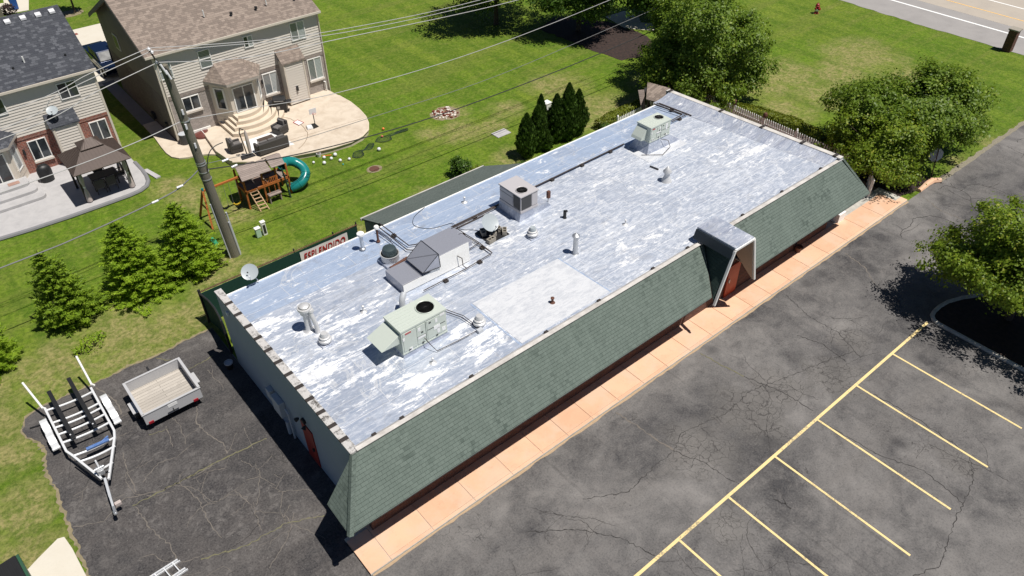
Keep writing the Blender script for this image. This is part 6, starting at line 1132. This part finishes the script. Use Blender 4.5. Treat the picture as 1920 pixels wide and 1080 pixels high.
tree('leafy_tree', 'broad leafy tree beside the driveway at the right end of the lawn', (45.2,15.6), (45.0,16.6,2.9), (3.5,3.0,1.95), LMAP, 640, 80, .11, .24, 5, .15, lobes=(((43.0,18.4,2.7),(2.2,2.2,2.0),170),((47.2,15.4,2.8),(2.2,2.0,1.8),130)))
tree('leafy_tree', 'lower yellowish leafy tree crowding the far mansard corner', (40.8,15.6), (40.6,15.9,1.9), (2.1,1.7,1.7), LMAP2, 330, 74, .10, .21, 6, .05, lobes=(((41.2,18.2,2.0),(1.6,1.7,1.6),120),((42.6,15.4,1.5),(1.2,1.0,1.2),60)))
tree('leafy_tree', 'bright leafy tree on the kerbed parking island at the right edge', (34.2,5.6), (34.1,5.5,3.1), (3.0,3.7,2.0), LMAP2, 880, 84, .095, .22, 8, .15, lobes=(((33.0,7.9,2.8),(1.3,1.3,1.0),50),((33.0,3.0,2.6),(1.9,1.6,1.3),70)))
tree('leafy_tree', 'dark leafy tree over the black mulch bed at the top of the picture', (43.2,43.6), (43.0,43.3,3.9), (3.4,3.2,2.2), LDARK, 650, 60, .13, .30, 11, .17)
tree('leafy_tree', 'dark tree partly cut off by the top edge, left of the mulch bed', (39.0,49.0), (39.0,49.2,4.2), (4.0,3.4,3.2), LDARK, 600, 55, .14, .34, 12, .17)
tree('leafy_tree', 'dark tree at the top edge between the path and the big round tree', (49.5,41.0), (49.2,41.2,3.2), (2.6,2.4,2.8), LDARK, 320, 42, .18, .32, 13, .14)
tree('sapling', 'slim young street tree in a mulch ring on the far front lawn', (13.3,74.9), (12.9,75.0,3.2), (1.3,1.2,1.7), LDARK, 90, 40, .2, .25, 14, .07, cat='young tree'); poly_obj('sapling_mulch', ragged(arc(12.9,75.0,1.1,.9,0,340,10),.3,.08,True), .01, DIRT)
def conifer(label, base, h, r, mat, seed, lean=(0,0), tiers=22, bend=.22, gap=0):
    t = thing('spruce_tree', label, 'tree', (base[0],base[1],0), 0, 'spruces between lawn and back asphalt'); g = np.random.default_rng(seed); C = []; D = []; mb = MB(); rn = random.Random(seed)
    mb.tube([(base[0],base[1],-.1),(base[0]+lean[0]*.5,base[1]+lean[1]*.5,h*.5),(base[0]+lean[0],base[1]+lean[1],h)], [.11,.07,.012], 8)
    for k in range(tiers):
        f = (k+.3)/tiers; z = .12+(h-.2)*f; R_ = r*(1-f)**.60*rn.uniform(.74,1.16)+.05; nb = max(5, int(17*(1-f)+5)); a0 = rn.uniform(0,6.28)
        for j in range(nb):
            a = a0+2*PI*j/nb+rn.uniform(-.16,.16); L = R_*rn.uniform(.66,1.2)*(1 if rn.random() > gap else .55); dx, dy = math.cos(a), math.sin(a); ox, oy = base[0]+lean[0]*f, base[1]+lean[1]*f
            m = max(4, int(L/.075)); 
            for i in range(m):
                s = (i+.8)/m; zz = z-bend*L*s+.24*L*s*s; wd = .26*L*(1-s)**.7*min(1,s*3)+.045; nn = 7
                u = g.uniform(-1,1,nn)*wd; pt = np.stack([ox+dx*L*s-dy*u, oy+dy*L*s+dx*u, zz-np.abs(u)*.22+g.normal(0,.022,nn)],1); C.append(pt)
                dr = np.stack([dx*.8-dy*np.sign(u)*.7, dy*.8+dx*np.sign(u)*.7, np.full(nn,.12)],1); D.append(dr)
            if k < tiers*.7 and j % 2 == 0: mb.tube([(ox,oy,z),(ox+dx*L*.7,oy+dy*L*.7,z-bend*L*.5)], [.02,.006], 4)
    C = np.vstack(C); D = np.vstack(D); D /= np.linalg.norm(D,axis=1,keepdims=True); n = len(C); D = D+g.normal(0,.28,(n,3)); up = np.array([0,0,1.])+g.normal(0,.45,(n,3)); b = np.cross(D, up); b /= np.linalg.norm(b,axis=1,keepdims=True)
    s = g.uniform(.7,1.3,(n,1)); v = np.empty((n,4,3)); v[:,0] = C-D*.085*s; v[:,1] = C+b*.026*s; v[:,2] = C+D*.085*s+np.array([0,0,.012]); v[:,3] = C-b*.026*s
    np_mesh('foliage', v.reshape(-1,3), mat, t, (base[0],base[1],0)); mb.build('trunk', BARK, t); return t
conifer('bright green spruce with the widest skirt, middle of the three by the back lot', (4.45,33.75), 4.15, 1.75, LSPR, 2, (-.1,.0), 28)
conifer('dark spruce thin at the foot with bare twigs, left of the bright one', (1.25,33.75), 4.05, 1.5, LSPD, 3, (-.15,.0), 26, .22, .15)
conifer('spruce with dark upper half growing beside the utility pole', (7.1,33.75), 3.95, 1.6, LSPR, 4, (-.1,.1), 26, .2, .1)
conifer('spruce cut off by the left picture edge', (-2.6,32.9), 3.3, 1.35, LSPR, 5, (0,0), 20)
def cypress(label, x, y, h, r, seed):
    t = thing('cypress', label, 'shrub', (x,y,0), 0, 'columnar cypresses behind the restaurant'); g = np.random.default_rng(seed); n = int(5200*h*r/1.3)
    f = g.uniform(0,1,n)**.85; a = g.uniform(0,2*PI,n); prof = np.sin(np.clip(f*2.2+.5,0,1.57))*np.clip((1-f)*1.7,0,1)**.75; lump = 1+.22*np.sin(a*4+f*17+seed)*np.sin(f*29+a*3)+.14*np.sin(a*7-f*31)
    rr = r*prof*lump*g.uniform(.72,1.05,n); C = np.stack([x+rr*np.cos(a), y+rr*np.sin(a), .03+f*h],1); out = np.stack([np.cos(a),np.sin(a),np.full(n,.25)],1)
    D = np.array([0,0,1.])+out*.35+g.normal(0,.25,(n,3)); D /= np.linalg.norm(D,axis=1,keepdims=True); b = np.cross(D, out+g.normal(0,.5,(n,3))); b /= np.linalg.norm(b,axis=1,keepdims=True); s = g.uniform(.6,1.4,(n,1)); v = np.empty((n,4,3))
    v[:,0] = C-D*.09*s; v[:,1] = C+b*.04*s; v[:,2] = C+D*.10*s; v[:,3] = C-b*.04*s; np_mesh('foliage', v.reshape(-1,3), LCYP, t, (x,y,0))
    mb = MB(); mb.tube([(x,y,-.05),(x,y,h*.8)], [.07,.02], 8); mb.build('trunk', BARK, t)
for lab, x, y, h, r, s in (('leftmost cypress of the row, blunt topped',26.95,31.15,2.85,.62,1),('slender second cypress from the left',27.95,31.3,3.0,.58,2),('narrow cypress set slightly behind, third from left',28.75,31.9,3.2,.46,3),('cypress just right of the white cabinet',29.65,31.45,3.1,.66,4),('tallest cypress of the row',30.35,31.15,3.7,.68,5),('rightmost cypress with yellowing foot',31.25,31.2,3.0,.62,6),('knee high cypress in front of the dark gap',28.4,30.9,1.3,.36,7)): cypress(lab, x, y, h, r, s)
def hedge(name, label, pts, h, w, leafm, cat='hedge', size=.07, dens=900, seed=1, group=None, lump=.15):
    g = np.random.default_rng(seed); C = []; Nn = []
    for a, b in zip(pts, pts[1:]):
        a, b = np.array(a), np.array(b); L = np.linalg.norm(b-a); n = int(L*dens*(w+h)/1.4); s = g.uniform(0,1,n); th = g.uniform(0,PI,n); nn = np.array([-(b-a)[1],(b-a)[0]])/L
        q = a+(b-a)*s[:,None]; k = 1+lump*np.sin(q[:,0]*4.1+q[:,1]*3.3)+lump*g.normal(0,.5,n); ox = np.cos(th)*w*.5*k; oz = np.minimum(np.sin(th)*1.35,1)*h*(.85+.15*k); C.append(np.stack([q[:,0]+nn[0]*ox,q[:,1]+nn[1]*ox,oz*g.uniform(.85,1.02,n)],1)); Nn.append(np.stack([nn[0]*np.cos(th),nn[1]*np.cos(th),np.sin(th)],1))
    t = thing(name, label, cat, (pts[0][0],pts[0][1],0), 0, group); C = np.vstack(C); Nn = np.vstack(Nn); np_mesh('foliage', leaf_quads(C, Nn, size, 1.5, .5), leafm, t, (pts[0][0],pts[0][1],0))
    mb = MB()
    for a, b in zip(pts, pts[1:]):
        for k in range(int((Vector(b)-Vector(a)).length*5)+2):
            f = random.random(); x = a[0]+(b[0]-a[0])*f; y = a[1]+(b[1]-a[1])*f; mb.tube([(x,y,0),(x+random.uniform(-w,w)*.3,y+random.uniform(-w,w)*.3,h*.85)], [.02,.006], 4)
    mb.build('branches', BARK, t)
hedge('boxwood_hedge', 'low clipped boxwood hedge curving outside the picket fence', [(40.9,26.2),(41.4,25.2),(41.8,24),(42,22.6),(41.8,21.2),(41.4,20)], .75, 1.1, LHED, size=.085, dens=1500)
hedge('boxwood_hedge', 'clipped hedge behind the short picket run at the rear', [(32.6,30.7),(34.5,30.9),(37.2,30.9)], .65, .8, LHED, size=.08, seed=3)
hedge('shrub', 'dark round bush at the left end of the rear hedge', [(32.4,30.1),(32.9,30.3)], .6, .6, LCYP, 'shrub', .06, seed=4)
hedge('shrub', 'dark leafless looking shrub on mulch by the end of the front walk', [(40.6,14.5),(41.9,14.7),(42.6,14.3)], .28, .9, LPUR, 'shrub', .06, seed=5, lump=.4)
tree('shrub', 'dense dark green bush growing against the lean-to gutter', (22.6,32.0), (22.6,32.0,.65), (.5,.5,.55), LDARK, 60, 60, .08, .13, 21, .05, cat='shrub')
hedge('weeds', 'bright weeds sprawling along the lean-to gutter', [(18.2,28.9),(19.6,29.2),(21.2,29.3),(22.4,30.4),(23.5,31.3)], .75, .9, LHED, 'weeds', .06, 500, 7, lump=.5)
hedge('shrub', 'tangle of dark shrub between lean-to and cypresses', [(23.2,29.0),(24.6,29.4),(25.9,30.2)], .6, .8, LCYP, 'shrub', .06, 700, 8, lump=.6)
hedge('shrub', 'light green seedlings at the foot of the thin dark spruce', [(.5,31.0),(1.2,31.2),(1.9,31.6)], .4, .6, LSPR, 'shrub', .07, 420, 9, lump=.6)
# ------------------------------------------------------------------ trailers, ladder, bin
t = thing('box_trailer', 'small grey box trailer with weathered plank floor parked on the back asphalt', 'trailer', (2.65,26.0,0))
TRG = mk('trailer_grey', (.47,.47,.48,1), (.42,.42,.43,1), 2, .5, .05, .1)
X0, X1, Y0, Y1, ZB, ZT = 1.50, 3.78, 24.62, 26.78, .50, 1.02
mb = MB(); mb.box(X0,X1,Y0,Y1,ZB-.06,ZB+.02); mb.build('floor', m_wood('pale_planks', (.50,.46,.41,1), (.34,.31,.27,1), 3, .17, 9), t)
mb.v, mb.f, mb.s = [], [], []
for nm, b in (('front_panel',(X0,X1,Y1-.04,Y1)),('side_panel',(X0,X0+.04,Y0+.04,Y1-.04)),('side_panel',(X1-.04,X1,Y0+.04,Y1-.04))): mb = MB(); mb.box(*b, ZB+.02, ZT); mb.build(nm, TRG, t, bevel=.01)
mb = MB(); mb.box(X0-.02,X1+.02,Y0-.01,Y0+.035,ZB-.08,ZT-.06); tg = mb.build('tailgate', TRG, t, bevel=.01)
mb = MB(); mb.box(X0-.05,X1+.05,Y0-.03,Y0+.06,ZT-.07,ZT-.02); mb.box(X0-.05,X0+.06,Y0,Y1+.02,ZT-.02,ZT+.03); mb.box(X1-.06,X1+.05,Y0,Y1+.02,ZT-.02,ZT+.03); mb.box(X0+.06,X1-.06,Y1-.05,Y1+.03,ZT-.02,ZT+.03); mb.build('top_rail', TRG, t, bevel=.008)
mb = MB(); mb.box(X0+.95,X0+1.32,Y0-.022,Y0-.008,ZT-.28,ZT-.12); mb.build('number_plate', WSTICK, tg); mb = MB(); mb.bar((X0+1.1,Y0-.03,ZT-.35),(X0+1.12,Y0-.03,ZB-.02),.02,.02); mb.bar((X0+.85,Y0-.03,ZB+.02),(X0+1.3,Y0-.03,ZB+.02),.02,.02); mb.build('latch', BLACK, tg)
for x in (X0+.18, X1-.28): mb = MB(); mb.box(x-.09,x+.10,Y0-.05,Y0-.01,ZB-.07,ZB+.03); mb.build('tail_light', mk('tail_light_red', (.30,.01,.02,1), None, 2, .3), t)
mb = MB(); [mb.bar((x,Y0+.05,ZB-.11),(x,Y1,ZB-.11),.06,.08) for x in (X0+.1,X1-.1)]; mb.bar((2.64,Y1-.3,ZB-.14),(2.64,Y1+1.1,ZB-.14),.08,.08); mb.build('chassis', DARK, t)
for x in (X0-.12,X1+.12):
    mb = MB(); mb.lathe([(.0,-.08),(.16,-.08),(.27,-.07),(.27,.07),(.16,.08),(0,.08)], (x,25.7,.27), 22, axis=(1,0,0)); wh = mb.build('wheel', BLACK, t); mb = MB(); mb.lathe([(.15,-.085),(.15,.085)], (x,25.7,.27), 16, axis=(1,0,0)); mb.build('rim', GALV, wh)
    mb = MB(); mb.box(x-.12,x+.12,25.35,26.05,.56,.60); mb.build('fender', TRG, t)
t = thing('boat_trailer', 'empty galvanised boat trailer with black carpeted bunks and white guide posts', 'trailer', (-.5,25.5,0))
GW = mk('bright_galvanised', (.78,.79,.80,1), (.62,.63,.65,1), 4, .4, .2, .1, .002, .25); z = .52
L_ = [(-1.36,28.05,z),(-1.34,25.2,z),(-1.22,24.85,z),(-.72,23.05,z)]; R_ = [(.42,28.0,z),(.40,25.05,z),(.30,24.7,z),(-.52,22.85,z)]
mb = MB()
for P in (L_, R_):
    for a, b in zip(P, P[1:]): mb.bar(a, b, .085, .10)
mb.build('frame', GW, t, bevel=.008)
for a, b in (((-1.33,27.9,z),(.42,27.75,z)),((-1.33,27.05,z),(.41,26.93,z)),((-1.33,26.72,z),(.41,26.62,z)),((-1.33,26.28,z),(.41,26.18,z)),((-1.33,25.75,z),(.40,25.62,z)),((-1.2,24.82,z),(.33,24.72,z)),((-1.08,24.38,z),(.18,24.28,z)),((-.85,23.6,z),(-.15,23.55,z))):
    mb = MB(); m_ = [(a[0]+(b[0]-a[0])*k/6, a[1]+(b[1]-a[1])*k/6, z-.07*math.sin(PI*k/6)) for k in range(7)]; mb.tube(m_, .045, 8); mb.build('crossbar', GW, t)
for x0_, x1_, ya, yb in ((-.97,-.92,28.6,25.45),(-.13,-.10,28.85,25.5)):
    mb = MB(); mb.bar((x0_,ya,.80),(x1_,yb,.72),.16,.08); mb.build('bunk', BLACK, t, bevel=.01); mb = MB(); [mb.bar((x0_,y_,.5),(x0_,y_,.78),.05,.05) for y_ in (27.85,27.0,25.7)]; mb.build('bunk_post', GW, t)
for s, x, yy in ((-1,-1.60,(25.8,27.55)),(1,.66,(25.6,27.4))):
    for k in range(2):
        ya = yy[0]+k*.88; mb = MB(); P = [(ya,.38),(ya+.10,.56),(ya+.26,.66),(ya+.44,.69),(ya+.62,.66),(ya+.78,.56),(ya+.88,.38)]
        vs = [(x-.13,y_,z_) for y_,z_ in P]+[(x+.13,y_,z_) for y_,z_ in P]; mb.add(vs, [(i,i+1,i+8,i+7) for i in range(6)]); vs2 = [(xx,y_,z_-.012) for xx in (x-.13,x+.13) for y_,z_ in P]; mb.add(vs2, [(i+7,i+8,i+1,i) for i in range(6)]); mb.build('fender', GW, t)
        mb = MB(); mb.lathe([(0,-.09),(.17,-.09),(.28,-.08),(.28,.08),(.17,.09),(0,.09)], (x,ya+.44,.29), 22, axis=(1,0,0)); wh = mb.build('wheel', BLACK, t); mb = MB(); mb.lathe([(.15,-.095),(.15,.095)], (x,ya+.44,.29), 16, axis=(1,0,0)); mb.build('rim', GALV, wh)
    mb = MB(); mb.box(x-.14,x+.14,yy[0]-.07,yy[0]+.03,.34,.40); mb.bar((x,yy[0]+.9,.45),(x-s*.3,yy[0]+.9,.5),.06,.06) if 0 else 0; mb.build('fender_step', GW, t)
for a, b in (((-1.42,28.05,.55),(-1.62,29.0,1.45)),((.50,28.1,.55),(.50,29.1,1.5))): mb = MB(); mb.bar((a[0]+.08,a[1]-.05,.52),(a[0],a[1],.62),.06,.06); mb.tube([a,b], .045, 10); mb.build('guide_post', WHITE, t)
mb = MB(); mb.bar((-.62,23.0,.5),(-.74,22.05,.5),.09,.10); mb.bar((-.74,22.05,.5),(-.80,21.45,.5),.075,.08); mb.build('tongue', PVC, t, bevel=.006)
mb = MB(); mb.lathe([(.05,-.12),(.07,-.1),(.07,.06),(.04,.09),(0,.1)], (-.82,21.25,.5), 14, axis=(0,-1,.1)); mb.bar((-.79,21.55,.5),(-.82,21.2,.5),.09,.09); mb.build('coupler', GALV, t)
mb = MB(); mb.box(-.72,-.50,21.52,21.66,.42,.58); mb.build('jack_foot', CUR, t, bevel=.02); mb = MB(); mb.tube([(-.62,21.59,.5),(-.78,21.62,.5)], .03); mb.build('jack_arm', RUST, t)
mb = MB(); mb.box(-.75,-.52,23.15,23.45,.56,.80); mb.tube([(-.80,23.3,.82),(-.45,23.3,.82)], .06, 12); mb.bar((-.62,23.2,.56),(-.62,23.6,1.0),.07,.07); mb.bar((-.50,23.15,.7),(-.35,23.0,.85),.03,.03); mb.build('winch', GALV, t, bevel=.01)
mb = MB(); mb.bar((-.72,24.80,.55),(.10,24.74,.55),.13,.05); mb.bar((-.2,24.75,.57),(.12,24.9,.57),.06,.04); mb.build('blue_strap', mk('blue_strap', (.04,.12,.36,1), (.3,.4,.55,1), 9, .7), t)
mb = MB(); mb.bar((-1.25,24.6,.47),(-.78,23.05,.47),.05,.05); mb.build('wiring_tube', DARK, t)
mb = MB(); mb.bar((-2.15,27.9,.05),(-1.75,27.8,.05),.05,.04); tag(mb.build('wooden_stake', DARK, org=(-1.95,27.85,0)), 'short dark stake lying at the asphalt edge left of the boat trailer', 'stake')
t = thing('aluminium_ladder', 'aluminium ladder lying flat on the back asphalt at the bottom edge', 'ladder', (-.1,18.0,0), 0)
mb = MB(); o_ = [(.22,18.28),(.05,17.95)]; d_ = Vector((-.98,-.22,0))
for (x,y), dz in (((.18,18.34),.10),((.26,17.86),.10)):
    mb.bar((x,y,dz),(x-2.7,y-.10 if y > 18 else y-.18,dz),.035,.09); mb.bar((x+.05,y-.055,dz-.05),(x-2.6,y-.17 if y > 18 else y-.25,dz-.05),.03,.07)
mb.build('rail', GW, t); mb = MB(); [mb.bar((.0-k*.31,18.33-.012*k,.10),(.07-k*.31,17.86-.02*k,.10),.035,.035) for k in range(8)]; mb.build('rung', GW, t)
t = thing('green_dumpster', 'dark green dumpster with ribbed black lid cut off by the bottom left corner', 'dumpster', (-4.6,19.6,0), R(0))
mb = MB(); mb.hexa([(-6.2,18.5,0),(-3.68,18.9,0),(-3.85,21.1,0),(-6.4,20.8,0),(-6.2,18.5,1.05),(-3.62,18.9,1.05),(-3.80,21.25,1.05),(-6.4,20.9,1.05)]); mb.build('body', mk('dumpster_green', (.02,.085,.045,1), (.03,.06,.035,1), 4, .6), t, bevel=.02)
mb = MB(); mb.hexa([(-6.2,18.5,1.06),(-3.70,18.9,1.06),(-3.88,21.2,1.06),(-6.4,20.9,1.06),(-6.2,18.5,1.12),(-3.72,18.9,1.12),(-3.9,21.2,1.12),(-6.4,20.9,1.12)])
ld = mb.build('lid', BLACK, t, bevel=.01); mb = MB(); [mb.bar((-3.78-k*.13,18.95,1.135),(-3.96-k*.13,21.1,1.135),.06,.035) for k in range(18)]; mb.build('lid_rib', BLACK, ld)
poly_obj('dumpster_pad', [(-6.5,17),(-6.5,21.5),(-3.85,21.35),(-3.5,21.55),(-2.75,21.92),(-2.55,21.85),(-2.47,21.2),(-2.42,19.8),(-2.42,17)], .03, CONC, .03)
# ------------------------------------------------------------------ truck, hydrant, pillar, sign
t = thing('parked_truck', 'dark blue pickup truck parked on the driveway between the two houses', 'truck', (10.95,60.6,0)); TRK = t
TB = mk('dark_blue_paint', (.006,.016,.05,1), None, 1, .18, .3, 0); TS = mk('beige_lower_paint', (.36,.32,.22,1), None, 1, .35, .1, 0)
y0, y1, xa, xb = 58.0, 63.3, 10.15, 11.05
def side_prof(mb, pts, x0, x1): mb.solid([(x0,y,z) for y,z in pts], (x1-x0,0,0))
mb = MB(); side_prof(mb, [(58.0,.42),(63.3,.42),(63.35,1.0),(62.0,1.08),(61.9,1.05),(58.05,.98)], xa, xb+.62); mb.build('body', TB, t, bevel=.06)
mb = MB(); mb.solid([(xa+.1,61.75,1.05),(xa+.1,59.1,1.0),(xa+.1,59.6,1.62),(xa+.1,61.3,1.65)], (1.3,0,0)); mb.build('cab', TB, t, bevel=.06)
mb = MB(); mb.box(xa-.012,xa+.0,58.3,63.1,.45,.72); mb.build('side_trim', TS, t); mb = MB(); mb.solid([(xa+.09,61.5,1.1),(xa+.09,60.5,1.1),(xa+.09,60.5,1.52),(xa+.09,61.25,1.55)], (-.012,0,0)); mb.solid([(xa+.09,60.4,1.1),(xa+.09,59.45,1.1),(xa+.09,59.7,1.5),(xa+.09,60.4,1.52)], (-.012,0,0)); mb.build('side_window', PGLASS, t)
mb = MB(); mb.solid([(xa+.18,59.12,1.06),(xa+1.32,59.12,1.06),(xa+1.25,59.56,1.55),(xa+.25,59.56,1.55)], (0,-.012,.01)); mb.build('windscreen', PGLASS, t)
for yy in (58.9,62.4):
    for xx in (xa+.02,xb+.6): mb = MB(); mb.lathe([(0,-.10),(.2,-.1),(.35,-.09),(.35,.09),(.2,.1),(0,.1)], (xx,yy,.36), 20, axis=(1,0,0)); wh = mb.build('wheel', BLACK, t); mb = MB(); mb.lathe([(.19,-.105),(.19,.105)], (xx,yy,.36), 14, axis=(1,0,0)); mb.build('rim', GALV, wh)
for xx in (xa+.15, xb+.45): mb = MB(); mb.box(xx-.1,xx+.1,57.94,58.0,.72,.88); mb.build('headlight', PORC, t)
mb = MB(); mb.box(10.9,12.0,69.6,70.0,.016,.03); tag(mb.build('doormat_red', mk('mat_red',(.28,.08,.06,1),None,5), org=(11.4,69.8,.01)), 'red brown mat lying on the pale driveway', 'mat')
for o in list(bpy.data.objects):
    if o.name == 'doormat_red': o.name = 'driveway_mat'
TRK.location = (11.75,61.6,0)
t = thing('fire_hydrant', 'small red fire hydrant with white bonnet on the far lawn', 'fire hydrant', (60.9,33.2,0)); HR = mk('hydrant_red', (.30,.02,.025,1), None, 2, .4)
mb = MB(); mb.lathe([(.22,0),(.22,.05),(.15,.08),(.14,.55),(.19,.58),(.19,.63),(.16,.65)], (60.9,33.2,0), 18); mb.tube([(60.62,33.2,.45),(61.18,33.2,.45)], .08, 10); mb.tube([(60.9,33.2,.42),(60.9,32.9,.42)], .10, 10); mb.build('barrel', HR, t); mb = MB(); mb.lathe([(.17,.65),(.14,.78),(.05,.84),(.04,.9),(0,.9)], (60.9,33.2,0), 18); mb.build('bonnet', HR, t); mb = MB(); mb.lathe([(.155,.22),(.16,.23),(.16,.38),(.155,.39)], (60.9,33.2,0), 18); mb.build('white_band', WHITE, t)
t = thing('brick_pillar', 'dark brick pillar with stone cap standing at the road edge', 'pillar', (65.1,19.3,0)); mb = MB(); mb.box(64.75,65.35,19.0,19.6,0,1.62); mb.build('shaft', BRD, t); mb = MB(); mb.box(64.68,65.42,18.93,19.67,1.62,1.72); mb.build('cap', CINDER, t, bevel=.01)
t = thing('road_sign_back', 'grey octagonal sign on a thin post seen from behind at the driveway corner', 'sign', (43.6,14.0,0)); mb = MB(); mb.bar((43.2,13.95,0),(43.45,14.2,1.75),.05,.04); mb.build('post', RUST, t)
mb = MB(); c = Vector((43.42,14.22,1.35)); u = Vector((.78,-.62,0)); w_ = Vector((.10,.12,1)).normalized(); mb.solid([c+(u*math.cos(R(22.5+45*k))+w_*math.sin(R(22.5+45*k)))*.42 for k in range(8)], u.cross(w_)*.012); mb.build('plate', PVC, t)
t = thing('neighbour_house', 'corner of a brown roofed house at the extreme top left beyond the charcoal roof', 'house', (6,72,0)); mb = MB(); mb.box(-4,6.9,70.5,78,0,3.2); mb.build('wall', SIDED, t); mb = MB(); mb.solid([(-4,70.0,3.2),(7.4,70.0,3.2),(6.8,74,5.0),(-4,74,5.0)], (0,0,-.1)); mb.solid([(-4,74,5.0),(6.8,74,5.0),(7.4,78.4,3.2),(-4,78.4,3.2)], (0,0,-.1)); mb.build('roof', SHB, t); t.location = (7.5,79.6,0)
t = thing('waste_bin', 'blue wheeled waste bin beyond the charcoal roof near the top left corner', 'bin', (9.6,79.2,0)); mb = MB(); mb.hexa([(9.38,78.95,.08),(9.82,78.95,.08),(9.82,79.4,.08),(9.38,79.4,.08),(9.3,78.9,1.05),(9.9,78.9,1.05),(9.9,79.5,1.05),(9.3,79.5,1.05)]); mb.build('body', mk('bin_blue', (.02,.09,.35,1), None, 2, .4, 0, .02), t, bevel=.02); mb = MB(); mb.box(9.28,9.92,78.88,79.52,1.05,1.12); mb.build('lid', MATS['bin_blue'], t, bevel=.02)
hedge('shrub', 'dark reddish shrub beside the blue waste bin at the top left corner', [(8.6,78.0),(9.1,78.4)], .8, 1.0, LPUR, 'shrub', .1, 700, 15, lump=.4)
